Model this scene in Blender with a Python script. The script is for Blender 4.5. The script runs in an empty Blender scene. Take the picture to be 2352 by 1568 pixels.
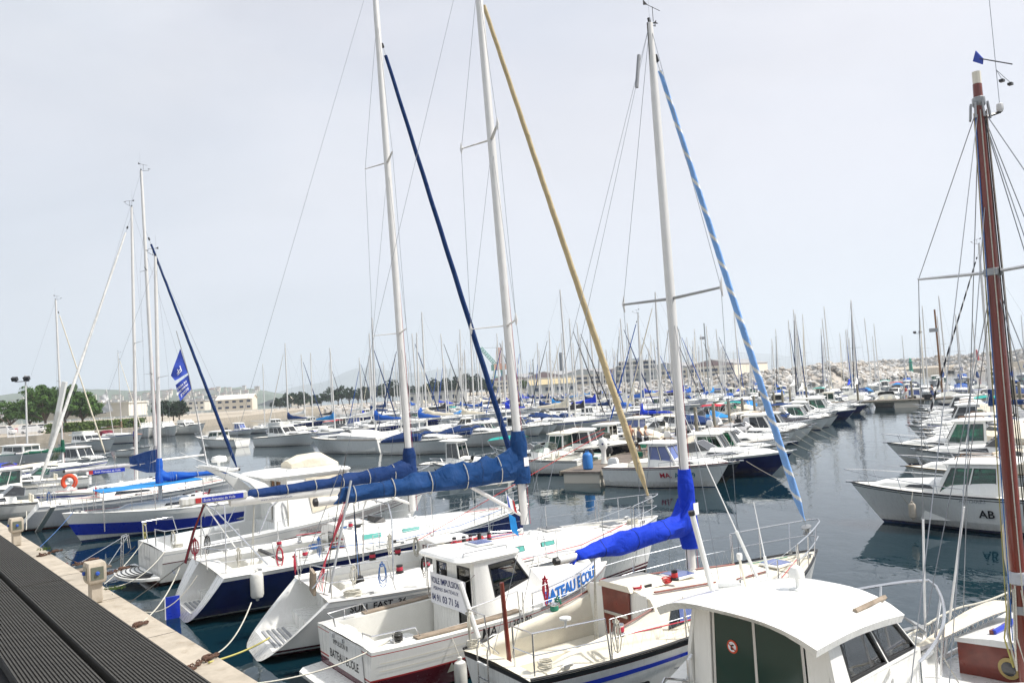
import bpy, bmesh, math, random
from mathutils import Vector, Matrix, noise, Euler
sc = bpy.context.scene
col = sc.collection
R = math.radians
PI = math.pi
rnd = random.Random(7)

# ------------------------------------------------------------------ camera
EYE = 5.3
ROLL = R(3.56); PITCH = R(3.25); FPX = 1830.0
def ray(x, y):
    u = x-1176; v = 784-y
    a = u*math.cos(ROLL)+v*math.sin(ROLL); b = -u*math.sin(ROLL)+v*math.cos(ROLL)
    return Vector((a, -b*math.sin(PITCH)+FPX*math.cos(PITCH), b*math.cos(PITCH)+FPX*math.sin(PITCH)))
def W(x, y, z=0.0):
    """where a sight line from the quay meets the level z (survey helper)"""
    d = ray(x, y); t = (z-EYE)/d.z
    return Vector((d.x*t, d.y*t, z))
def AT(x, y, Y):
    d = ray(x, y); t = Y/d.y
    return Vector((d.x*t, Y, EYE+d.z*t))
cam_d = bpy.data.cameras.new('camera'); cam = bpy.data.objects.new('camera', cam_d); col.objects.link(cam)
cam_d.sensor_width = 36; cam_d.lens = 36*FPX/2352; cam_d.clip_end = 60000; cam_d.clip_start = 0.05
Uw = Vector((0, -math.sin(PITCH), math.cos(PITCH))); Fw = Vector((0, math.cos(PITCH), math.sin(PITCH))); Xw = Vector((1, 0, 0))
cr = Xw*math.cos(ROLL)-Uw*math.sin(ROLL); cu = Xw*math.sin(ROLL)+Uw*math.cos(ROLL)
m = Matrix((cr, cu, -Fw)).transposed().to_4x4(); m.translation = Vector((0, 0, EYE)); cam.matrix_world = m
sc.camera = cam

# ------------------------------------------------------------------ materials
MATS = {}
def newmat(name):
    m = bpy.data.materials.new(name); m.use_nodes = True
    nt = m.node_tree; b = nt.nodes['Principled BSDF']
    return m, nt, b
def N(nt, t, **k):
    n = nt.nodes.new(t)
    for a, v in k.items():
        if a in ('inputs',): 
            for i, x in v.items(): n.inputs[i].default_value = x
        else: setattr(n, a, v)
    return n
def paint(name, c, rough=.35, metal=0., var=.12, scale=3., bump=0., bscale=20., bdist=0., dirt=0., spec=None, streak=False, coat=0., wl=0.):
    m, nt, b = newmat(name); L = nt.links.new
    b.inputs['Roughness'].default_value = rough; b.inputs['Metallic'].default_value = metal
    if coat: b.inputs['Coat Weight'].default_value = coat
    if spec is not None: b.inputs['Specular IOR Level'].default_value = spec
    tc = N(nt, 'ShaderNodeTexCoord')
    mp = N(nt, 'ShaderNodeMapping'); L(tc.outputs['Object'], mp.inputs[0])
    if streak: mp.inputs['Scale'].default_value = (3, 3, .35)
    nz = N(nt, 'ShaderNodeTexNoise', inputs={'Scale': scale, 'Detail': 6., 'Roughness': .65}); L(mp.outputs[0], nz.inputs['Vector'])
    mx = N(nt, 'ShaderNodeMix', data_type='RGBA'); 
    d = (.55, .5, .42)
    mx.inputs[6].default_value = (*[x*(1+var*.5) for x in c], 1); mx.inputs[7].default_value = (*[x*(1-var) for x in c], 1)
    rp = N(nt, 'ShaderNodeMapRange', inputs={1: .35, 2: .7}); L(nz.outputs[0], rp.inputs[0]); L(rp.outputs[0], mx.inputs[0])
    out = mx.outputs[2]
    if dirt:
        n2 = N(nt, 'ShaderNodeTexNoise', inputs={'Scale': scale*2.3, 'Detail': 8., 'Roughness': .75}); L(mp.outputs[0], n2.inputs['Vector'])
        r2 = N(nt, 'ShaderNodeMapRange', inputs={1: .52, 2: .75, 3: 0., 4: dirt}); L(n2.outputs[0], r2.inputs[0])
        m2 = N(nt, 'ShaderNodeMix', data_type='RGBA'); L(r2.outputs[0], m2.inputs[0]); L(out, m2.inputs[6])
        m2.inputs[7].default_value = (*[a*x for a, x in zip(c, d)], 1); out = m2.outputs[2]
    if wl:   # scum line of a hull that has sat in the harbour
        sz = N(nt, 'ShaderNodeSeparateXYZ'); L(tc.outputs['Object'], sz.inputs[0]); r3 = N(nt, 'ShaderNodeMapRange', inputs={1: .04, 2: .34, 3: 1., 4: 0.}); L(sz.outputs[2], r3.inputs[0])
        n4 = N(nt, 'ShaderNodeTexNoise', inputs={'Scale': 5., 'Detail': 6., 'Roughness': .7}); L(mp.outputs[0], n4.inputs['Vector']); r4 = N(nt, 'ShaderNodeMapRange', inputs={1: .3, 2: .65}); L(n4.outputs[0], r4.inputs[0])
        m4 = N(nt, 'ShaderNodeMath', operation='MULTIPLY'); L(r3.outputs[0], m4.inputs[0]); L(r4.outputs[0], m4.inputs[1]); m5 = N(nt, 'ShaderNodeMath', operation='MULTIPLY', inputs={1: wl}); L(m4.outputs[0], m5.inputs[0])
        m3 = N(nt, 'ShaderNodeMix', data_type='RGBA'); L(m5.outputs[0], m3.inputs[0]); L(out, m3.inputs[6]); m3.inputs[7].default_value = (.20, .18, .10, 1); out = m3.outputs[2]
    L(out, b.inputs['Base Color'])
    rr = N(nt, 'ShaderNodeMapRange', inputs={1: .3, 2: .7, 3: rough*.75, 4: min(1, rough*1.3)}); L(nz.outputs[0], rr.inputs[0]); L(rr.outputs[0], b.inputs['Roughness'])
    if bump:
        n3 = N(nt, 'ShaderNodeTexNoise', inputs={'Scale': bscale, 'Detail': 5., 'Distortion': bdist*20}); L(tc.outputs['Object'], n3.inputs['Vector'])
        bp = N(nt, 'ShaderNodeBump', inputs={'Strength': bump, 'Distance': .02+bdist}); L(n3.outputs[0], bp.inputs['Height']); L(bp.outputs[0], b.inputs['Normal'])
    MATS[name] = m; return m
paint('gel', (.83, .83, .80), .28, wl=.55, var=.03, dirt=.07, streak=True, coat=.3)
paint('gel2', (.76, .77, .76), .3, wl=.55, var=.05, dirt=.14, streak=True)
paint('nonslip', (.70, .70, .66), .85, var=.10, scale=9, dirt=.3, bump=.3, bscale=120)
paint('creamslip', (.66, .62, .50), .85, var=.10, scale=9, dirt=.3, bump=.3, bscale=120)
paint('cream', (.76, .72, .61), .4, var=.07, dirt=.25)
paint('deckw', (.80, .79, .74), .55, var=.04, dirt=.12, bump=.15, bscale=60)
paint('greyhull', (.46, .48, .51), .3, wl=.55, var=.06, streak=True, dirt=.15)
paint('navyhull', (.008, .014, .11), .16, wl=.55, var=.2, coat=.6)
paint('blackhull', (.008, .010, .018), .2, wl=.55, var=.2, coat=.4)
paint('bluestripe', (.010, .035, .42), .3, var=.15)
paint('blackstripe', (.01, .01, .015), .35)
paint('maroon', (.10, .008, .016), .25, var=.15, coat=.3)
paint('redpaint', (.42, .03, .03), .4)
paint('antired', (.12, .02, .02), .7, var=.3)
paint('antiblue', (.008, .03, .11), .7, var=.3)
paint('antiblack', (.008, .008, .01), .7, var=.3)
paint('yellowpaint', (.5, .38, .03), .45, dirt=.3)
paint('greenpaint', (.02, .30, .20), .45, dirt=.2)
paint('tealpaint', (.08, .36, .32), .5, dirt=.25)
paint('brownstripe', (.20, .13, .06), .35)
def canvas(name, c, **k): return paint(name, c, .85, var=.16, scale=1.6, bump=.7, bscale=3.2, bdist=.05, dirt=.12, spec=.25, **k)
canvas('c_navy', (.005, .030, .125)); canvas('c_petrol', (.006, .045, .155)); canvas('c_royal', (.006, .040, .50))
canvas('c_blue', (.012, .09, .40)); canvas('c_sky', (.02, .22, .56)); canvas('c_tan', (.52, .42, .25)); canvas('c_cream', (.70, .64, .52))
canvas('c_seam', (.03, .05, .11)); canvas('c_white', (.74, .74, .72)); canvas('c_grey', (.42, .42, .43)); canvas('c_burg', (.16, .012, .03)); canvas('c_teal', (.02, .33, .29))
canvas('c_green', (.01, .10, .06)); canvas('c_red', (.45, .02, .04)); canvas('c_lilac', (.40, .36, .60)); canvas('c_cloud', (.22, .42, .80)); canvas('c_charcoal', (.03, .03, .04)); canvas('c_brown', (.20, .14, .09)); canvas('c_peach', (.60, .42, .30))
paint('alu', (.72, .71, .69), .38, metal=.25, var=.06, dirt=.1)
paint('aludark', (.34, .35, .36), .4, metal=.5, var=.1)
paint('steel', (.66, .67, .69), .22, metal=.9, var=.06)
paint('wire', (.30, .32, .35), .4, metal=.6)
paint('rubber', (.015, .015, .017), .6)
paint('blackp', (.02, .02, .022), .4)
paint('greyp', (.30, .31, .33), .5)
paint('fender', (.70, .70, .66), .5, dirt=.5, scale=5)
paint('fenderdirty', (.45, .40, .33), .7, dirt=.7, scale=5)
paint('teak', (.24, .12, .055), .6, var=.35, scale=6, streak=True)
paint('teakgrey', (.30, .24, .18), .7, var=.35, scale=6)
paint('mahog', (.17, .025, .014), .35, var=.3, scale=5, coat=.3)
paint('redmast', (.17, .026, .014), .3, var=.35, scale=4, streak=True, coat=.5)
paint('ropew', (.55, .53, .46), .9, var=.3, scale=60); paint('roper', (.45, .03, .06), .9, var=.35, scale=60); paint('ropeb', (.06, .16, .42), .9, var=.5, scale=60)
paint('ropedark', (.03, .028, .025), .9, var=.4, scale=30); paint('ropegreen', (.03, .22, .14), .9, var=.4, scale=60); paint('ropey', (.42, .38, .12), .9); paint('ropered2', (.62, .05, .05), .8)
paint('rust', (.09, .045, .028), .9, var=.5, scale=18, bump=.6, bscale=50)
paint('weed', (.05, .07, .02), .95, var=.5, scale=10)
paint('orange', (.62, .07, .02), .5); paint('buoyblue', (.02, .16, .48), .5); paint('gauge', (.75, .75, .72), .5)
paint('skin', (.46, .22, .13), .6, var=.1); paint('skin2', (.52, .30, .20), .6, var=.1); paint('hairgrey', (.30, .27, .22), .8); paint('hairblond', (.42, .30, .14), .8); paint('hairdark', (.02, .014, .01), .8)
paint('cloth_slate', (.06, .08, .14), .9); paint('cloth_print', (.20, .20, .24), .9, var=.7, scale=25); paint('cloth_grey', (.42, .42, .42), .9); paint('cloth_blue', (.02, .06, .30), .9); paint('cloth_black', (.015, .015, .018), .9); paint('cloth_white', (.7, .7, .7), .9)
paint('concrete', (.42, .37, .30), .9, var=.22, scale=1.6, dirt=.75, bump=.25, bscale=12)
paint('wallc', (.66, .61, .52), .9, var=.1, scale=.1, dirt=.2); paint('wallw', (.66, .64, .58), .9, var=.08, scale=.3); paint('purplegable', (.26, .19, .20), .9, var=.12, scale=.2); paint('greygable', (.38, .42, .44), .9, var=.1, scale=.2); paint('rooftile', (.30, .13, .08), .9); paint('roofgrey', (.33, .33, .34), .9); paint('ochre', (.48, .40, .24), .95, var=.2)
paint('bldwin', (.05, .07, .12), .2)
paint('cranegreen', (.12, .34, .30), .7); paint('craneorange', (.45, .22, .14), .7); paint('cranegrey', (.30, .33, .34), .7); paint('chimney', (.10, .12, .14), .9)
paint('bark', (.09, .065, .045), .95, var=.3)
paint('pile', (.24, .22, .17), .85, var=.3, scale=2, dirt=.3)
paint('plank', (.23, .19, .16), .9, var=.4, scale=2, dirt=.3)
paint('carwhite', (.7, .7, .7), .25); paint('cardark', (.03, .05, .07), .2); paint('carred', (.45, .03, .03), .25); paint('carblue', (.04, .1, .25), .25)
paint('white', (.82, .82, .82), .5, var=.02); paint('signw', (.80, .80, .83), .6, var=.03)
paint('txtblack', (.012, .012, .016), .6); paint('txtblue', (.02, .16, .55), .6); paint('txtred', (.45, .03, .05), .6); paint('txtteal', (.03, .2, .25), .6); paint('txtnavy', (.02, .03, .12), .6); paint('txtsilver', (.55, .58, .5), .4); paint('txtgold', (.42, .32, .12), .5); paint('txtgrey', (.35, .36, .38), .6)
paint('flagblue', (.03, .07, .42), .8, var=.25, scale=3); paint('flagteal', (.05, .45, .55), .8)
paint('screen', (.12, .13, .10), .35); paint('socket', (.02, .08, .40), .4)
# leaf materials (translucent-ish)
def leafmat(name, c1, c2):
    m, nt, b = newmat(name); L = nt.links.new
    tc = N(nt, 'ShaderNodeTexCoord'); nz = N(nt, 'ShaderNodeTexNoise', inputs={'Scale': .45, 'Detail': 3.}); L(tc.outputs['Object'], nz.inputs['Vector'])
    mx = N(nt, 'ShaderNodeMix', data_type='RGBA'); mx.inputs[6].default_value = (*c1, 1); mx.inputs[7].default_value = (*c2, 1)
    rp = N(nt, 'ShaderNodeMapRange', inputs={1: .3, 2: .7}); L(nz.outputs[0], rp.inputs[0]); L(rp.outputs[0], mx.inputs[0]); L(mx.outputs[2], b.inputs['Base Color'])
    b.inputs['Roughness'].default_value = .7; b.inputs['Specular IOR Level'].default_value = .2
    MATS[name] = m
leafmat('leaf', (.065, .13, .022), (.03, .07, .014)); leafmat('pine', (.028, .055, .028), (.014, .030, .018)); leafmat('bush', (.10, .15, .03), (.04, .07, .02))
# see-through glass of boat windows
def glassmat(name, tint, refl=.12):
    m, nt, b = newmat(name); L = nt.links.new; nt.nodes.remove(b)
    out = nt.nodes['Material Output']; tr = N(nt, 'ShaderNodeBsdfTransparent', inputs={0: (*tint, 1)}); gl = N(nt, 'ShaderNodeBsdfGlossy', inputs={'Roughness': .03})
    fr = N(nt, 'ShaderNodeFresnel', inputs={0: 1.5}); ad = N(nt, 'ShaderNodeMath', operation='ADD', inputs={1: refl}); L(fr.outputs[0], ad.inputs[0])
    mx = N(nt, 'ShaderNodeMixShader'); L(ad.outputs[0], mx.inputs[0]); L(tr.outputs[0], mx.inputs[1]); L(gl.outputs[0], mx.inputs[2]); L(mx.outputs[0], out.inputs[0]); MATS[name] = m
glassmat('gclear', (.62, .68, .66), .05); glassmat('gpale', (.42, .50, .49), .24); glassmat('ggreen', (.25, .55, .46), .05); glassmat('gsmoke', (.20, .22, .23), .09)
paint('gdark', (.012, .016, .022), .06, spec=.8, var=0); paint('gdkgreen', (.010, .040, .032), .12, spec=.35, var=0); paint('gblue', (.10, .14, .34), .12, spec=.7, var=.2)

def rock_mat():
    m, nt, b = newmat('rock'); L = nt.links.new
    tc = N(nt, 'ShaderNodeTexCoord')
    vz = N(nt, 'ShaderNodeTexVoronoi', inputs={'Scale': .45}); L(tc.outputs['Object'], vz.inputs['Vector'])
    nz = N(nt, 'ShaderNodeTexNoise', inputs={'Scale': 1.6, 'Detail': 6.}); L(tc.outputs['Object'], nz.inputs['Vector'])
    at = N(nt, 'ShaderNodeAttribute', attribute_name='tone')
    cr_ = N(nt, 'ShaderNodeValToRGB'); e = cr_.color_ramp.elements; e[0].color = (.34, .30, .26, 1); e[1].color = (.66, .64, .61, 1)
    e.new(.35).color = (.50, .46, .41, 1); e.new(.7).color = (.42, .42, .42, 1); L(at.outputs['Fac'], cr_.inputs[0])
    mx = N(nt, 'ShaderNodeMix', data_type='RGBA', blend_type='MULTIPLY', inputs={0: .6}); L(cr_.outputs[0], mx.inputs[6]); L(nz.outputs[0], mx.inputs[7])
    rp = N(nt, 'ShaderNodeMapRange', inputs={1: .25, 2: .7, 3: .55, 4: 1.15}); L(nz.outputs[0], rp.inputs[0]); L(rp.outputs[0], mx.inputs[7])
    L(mx.outputs[2], b.inputs['Base Color']); b.inputs['Roughness'].default_value = .95; MATS['rock'] = m
rock_mat()
def deck_rib():
    m, nt, b = newmat('ribbed'); L = nt.links.new; tc = N(nt, 'ShaderNodeTexCoord')
    nz = N(nt, 'ShaderNodeTexNoise', inputs={'Scale': 260., 'Detail': 4., 'Roughness': .8}); L(tc.outputs['Object'], nz.inputs['Vector'])
    n2 = N(nt, 'ShaderNodeTexNoise', inputs={'Scale': 5., 'Detail': 4.}); mp = N(nt, 'ShaderNodeMapping', inputs={3: (.5, 6, 6)}); L(tc.outputs['Object'], mp.inputs[0]); L(mp.outputs[0], n2.inputs['Vector'])
    cr_ = N(nt, 'ShaderNodeValToRGB'); e = cr_.color_ramp.elements; e[0].position = .34; e[0].color = (.016, .016, .016, 1); e[1].position = .75; e[1].color = (.13, .122, .105, 1); L(nz.outputs[0], cr_.inputs[0])
    mx = N(nt, 'ShaderNodeMix', data_type='RGBA', blend_type='MULTIPLY', inputs={0: .6}); L(cr_.outputs[0], mx.inputs[6]); L(n2.outputs[0], mx.inputs[7]); L(mx.outputs[2], b.inputs['Base Color'])
    b.inputs['Roughness'].default_value = .75; MATS['ribbed'] = m
deck_rib()
def water_mat():
    m, nt, b = newmat('water'); L = nt.links.new; tc = N(nt, 'ShaderNodeTexCoord')
    b.inputs['Base Color'].default_value = (.003, .019, .029, 1); b.inputs['Roughness'].default_value = .035; b.inputs['IOR'].default_value = 1.36; b.inputs['Specular Tint'].default_value = (.68, .89, 1, 1); b.inputs['Specular IOR Level'].default_value = .5
    mp = N(nt, 'ShaderNodeMapping', inputs={3: (1., .62, 1.)}); mp.inputs['Rotation'].default_value = (0, 0, R(-25)); L(tc.outputs['Object'], mp.inputs[0])
    n1 = N(nt, 'ShaderNodeTexNoise', inputs={'Scale': .9, 'Detail': 3., 'Roughness': .5, 'Distortion': .6}); L(mp.outputs[0], n1.inputs['Vector'])
    n2 = N(nt, 'ShaderNodeTexNoise', inputs={'Scale': 4.2, 'Detail': 2., 'Roughness': .45, 'Distortion': .4}); L(mp.outputs[0], n2.inputs['Vector'])
    n3 = N(nt, 'ShaderNodeTexNoise', inputs={'Scale': .06, 'Detail': 3.}); L(tc.outputs['Object'], n3.inputs['Vector'])
    pr = N(nt, 'ShaderNodeMapRange', inputs={1: .38, 2: .62, 3: .25, 4: 1.}); L(n3.outputs[0], pr.inputs[0])
    s1 = N(nt, 'ShaderNodeMath', operation='MULTIPLY', inputs={1: .22}); L(n2.outputs[0], s1.inputs[0])
    ad = N(nt, 'ShaderNodeMath', operation='ADD'); L(n1.outputs[0], ad.inputs[0]); L(s1.outputs[0], ad.inputs[1])
    ml = N(nt, 'ShaderNodeMath', operation='MULTIPLY'); L(ad.outputs[0], ml.inputs[0]); L(pr.outputs[0], ml.inputs[1])
    bp = N(nt, 'ShaderNodeBump', inputs={'Strength': .42, 'Distance': .07}); L(ml.outputs[0], bp.inputs['Height']); L(bp.outputs[0], b.inputs['Normal'])
    MATS['water'] = m
water_mat()

# ------------------------------------------------------------------ mesh builder
class MB:
    def __init__(s): s.v = []; s.f = []; s.m = []
    def add(s, vs, fs, m='gel'):
        o = len(s.v); s.v += [Vector(p) for p in vs]
        for f in fs: s.f.append([i+o for i in f]); s.m.append(m)
        return s
    def box(s, c, d, m='gel', rz=0, rx=0, ry=0, bev=0):
        x, y, z = [q/2 for q in d]; M_ = Euler((rx, ry, rz)).to_matrix(); c = Vector(c)
        if bev:
            vs = []
            for zz, k in ((-z, bev), (-z+bev, 0), (z-bev, 0), (z, bev)):
                X = x-k; Y = y-k; b = bev
                vs += [(-X+b, -Y, zz), (X-b, -Y, zz), (X, -Y+b, zz), (X, Y-b, zz), (X-b, Y, zz), (-X+b, Y, zz), (-X, Y-b, zz), (-X, -Y+b, zz)]
            fs = [[7, 6, 5, 4, 3, 2, 1, 0], list(range(24, 32))]
            for k in range(3):
                for i in range(8): j = (i+1) % 8; fs.append([k*8+i, k*8+j, k*8+8+j, k*8+8+i])
        else:
            vs = [(-x, -y, -z), (x, -y, -z), (x, y, -z), (-x, y, -z), (-x, -y, z), (x, -y, z), (x, y, z), (-x, y, z)]
            fs = [[3, 2, 1, 0], [4, 5, 6, 7], [0, 1, 5, 4], [1, 2, 6, 5], [2, 3, 7, 6], [3, 0, 4, 7]]
        return s.add([M_ @ Vector(p)+c for p in vs], fs, m)
    def ring(s, rings, m='gel', closed=True, cap=True, mf=None):
        n = len(rings[0]); vs = [p for r in rings for p in r]; fs = []; ms = []
        for k in range(len(rings)-1):
            for i in range(n if closed else n-1):
                j = (i+1) % n; fs.append([k*n+i, k*n+j, k*n+n+j, k*n+n+i]); ms.append(mf(k, i) if mf else m)
        if cap and closed: fs.append(list(range(n))[::-1]); ms.append(m); fs.append([len(vs)-n+i for i in range(n)]); ms.append(m)
        o = len(s.v); s.v += [Vector(p) for p in vs]
        for f, q in zip(fs, ms): s.f.append([i+o for i in f]); s.m.append(q)
        return s
    def tube(s, pts, r, m='steel', n=6, mf=None, flat=1.):
        pts = [Vector(p) for p in pts]; L_ = len(pts); rs = r if isinstance(r, (list, tuple)) else [r]*L_
        rings = []; t = (pts[1]-pts[0]).normalized(); up = Vector((0, 0, 1)) if abs(t.z) < .9 else Vector((1, 0, 0))
        a = t.cross(up).normalized()
        for i, p in enumerate(pts):
            if i == 0: t = pts[1]-pts[0]
            elif i == L_-1: t = pts[-1]-pts[-2]
            else: t = (pts[i+1]-pts[i]).normalized()+(pts[i]-pts[i-1]).normalized()
            if t.length < 1e-9: t = Vector((0, 0, 1))
            t.normalize(); a = a-t*a.dot(t)
            a = a.normalized() if a.length > 1e-6 else t.orthogonal().normalized()
            b = t.cross(a)
            rings.append([p+(a*math.cos(q)+b*math.sin(q)*flat)*rs[i] for q in [2*PI*k/n for k in range(n)]])
        return s.ring(rings, m, mf=mf)
    def lathe(s, prof, m='gel', c=(0, 0, 0), n=12, axis=None):
        Q = Vector((0, 0, 1)).rotation_difference(Vector(axis)).to_matrix() if axis is not None else Matrix.Identity(3); c = Vector(c)
        return s.ring([[c+Q @ Vector((r*math.cos(2*PI*k/n), r*math.sin(2*PI*k/n), z)) for k in range(n)] for r, z in prof], m)
    def poly(s, pts, th, m='gel'):
        """flat polygon with thickness th along its normal"""
        pts = [Vector(p) for p in pts]; nn = Vector((0, 0, 0))
        for i in range(len(pts)): nn += pts[i].cross(pts[(i+1) % len(pts)])
        nn.normalize(); return s.ring([[p-nn*th/2 for p in pts], [p+nn*th/2 for p in pts]], m)
    def sweep_rope(s, a, b, sag, r, m='ropew', k=10, n=5):
        a = Vector(a); b = Vector(b); return s.tube([a.lerp(b, i/k)-Vector((0, 0, sag*4*(i/k)*(1-i/k))) for i in range(k+1)], r, m, n)
    def coil(s, c, r, turns, rr, m, flat=.15, rx=0, jitter=.2, rz=0):
        pts = []; c = Vector(c); M_ = Euler((rx, 0, rz)).to_matrix()
        for i in range(turns*10+1):
            a = 2*PI*i/10; q = r*(1+jitter*noise.noise(Vector((i*.37, c.x, c.y)))); pts.append(c+M_ @ Vector((q*math.cos(a), q*math.sin(a)*.8, flat*(i/(turns*10)-.5)+.02*noise.noise(Vector((i*.6, 3, c.y))))))
        return s.tube(pts, rr, m, 4)
    def build(s, name, parent=None, smooth=35, thin=False):
        me = bpy.data.meshes.new(name); me.from_pydata(s.v, [], s.f)
        names = []
        for q in s.m:
            if q not in names: names.append(q)
        for q in names: me.materials.append(MATS[q])
        idx = {q: i for i, q in enumerate(names)}
        me.polygons.foreach_set('material_index', [idx[q] for q in s.m])
        if smooth: me.polygons.foreach_set('use_smooth', [True]*len(s.f)); 
        me.update()
        bm = bmesh.new(); bm.from_mesh(me); bmesh.ops.recalc_face_normals(bm, faces=bm.faces); bm.to_mesh(me); bm.free()
        if smooth: me.set_sharp_from_angle(angle=R(smooth))
        o = bpy.data.objects.new(name, me); col.objects.link(o)
        if parent: o.parent = parent
        return o
def tag(o, label=None, cat=None, group=None, kind=None):
    if label: o['label'] = label
    if cat: o['category'] = cat
    if group: o['group'] = group
    if kind: o['kind'] = kind
    return o
def empty(name, loc=(0, 0, 0), rz=0):
    o = bpy.data.objects.new(name, None); col.objects.link(o); o.location = loc; o.rotation_euler = (0, 0, rz); o.empty_display_size = .3
    return o
class Thing:
    """an Empty with named parts; joined=True welds them into one mesh for things a few pixels large"""
    def __init__(s, name, label, cat, group=None, loc=(0, 0, 0), rz=0, joined=False):
        s.joined = joined; s.parts = []; s.name = name; s.info = (label, cat, group); s.loc = loc; s.rz = rz
    def part(s, name, parent=None, mb=None, label=None):
        mb = mb or MB(); s.parts.append([name, mb, parent, None, label]); return mb
    def finish(s):
        if s.joined:
            big = MB()
            for n, mb, p, _, _ in s.parts:
                o = len(big.v); big.v += mb.v; big.f += [[i+o for i in f] for f in mb.f]; big.m += mb.m
            r = big.build(s.name); r.location = s.loc; r.rotation_euler = (0, 0, s.rz)
        else:
            r = empty(s.name, s.loc, s.rz)
            for q in s.parts:
                if not q[1].f: continue
                par = r
                if q[2] is not None:
                    for w in s.parts:
                        if w[1] is q[2] and w[3]: par = w[3]
                q[3] = q[1].build(q[0], par)
                if q[4]: q[3]['label'] = q[4]
        tag(r, *s.info); s.root = r; return r
def copy_tree(o, parent=None):
    c = o.copy(); col.objects.link(c)
    if parent: c.parent = parent
    for ch in KIDS(o): copy_tree(ch, c)
    return c
_kids = {}
def KIDS(o):
    if o.name not in _kids: _kids[o.name] = list(o.children)
    return _kids[o.name]
def thing1(name, mb, label, cat, group=None, loc=(0, 0, 0), rz=0, kind=None, smooth=35):
    o = mb.build(name, smooth=smooth); o.location = loc; o.rotation_euler = (0, 0, rz); return tag(o, label, cat, group, kind)

_tc = {}
def text_geo(s_, size, shear=0., bold=0.):
    k = (s_, size, shear, bold)
    if k in _tc: return _tc[k]
    cu_ = bpy.data.curves.new('t', 'FONT'); cu_.body = s_; cu_.size = size; cu_.shear = shear; cu_.offset = bold; cu_.resolution_u = 2; cu_.fill_mode = 'FRONT'
    ob = bpy.data.objects.new('t', cu_); me = bpy.data.meshes.new_from_object(ob)
    vs = [v.co.copy() for v in me.vertices]; fs = [list(p.vertices) for p in me.polygons]
    bpy.data.objects.remove(ob); bpy.data.meshes.remove(me); _tc[k] = (vs, fs); return vs, fs
def text_on(mb, s_, size, fn, m, shear=0., bold=0., sx=1.):
    """letters laid on a surface: fn(u, v) -> point"""
    vs, fs = text_geo(s_, size, shear, bold); mb.add([fn(v.x*sx, v.y) for v in vs], fs, m)
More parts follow.
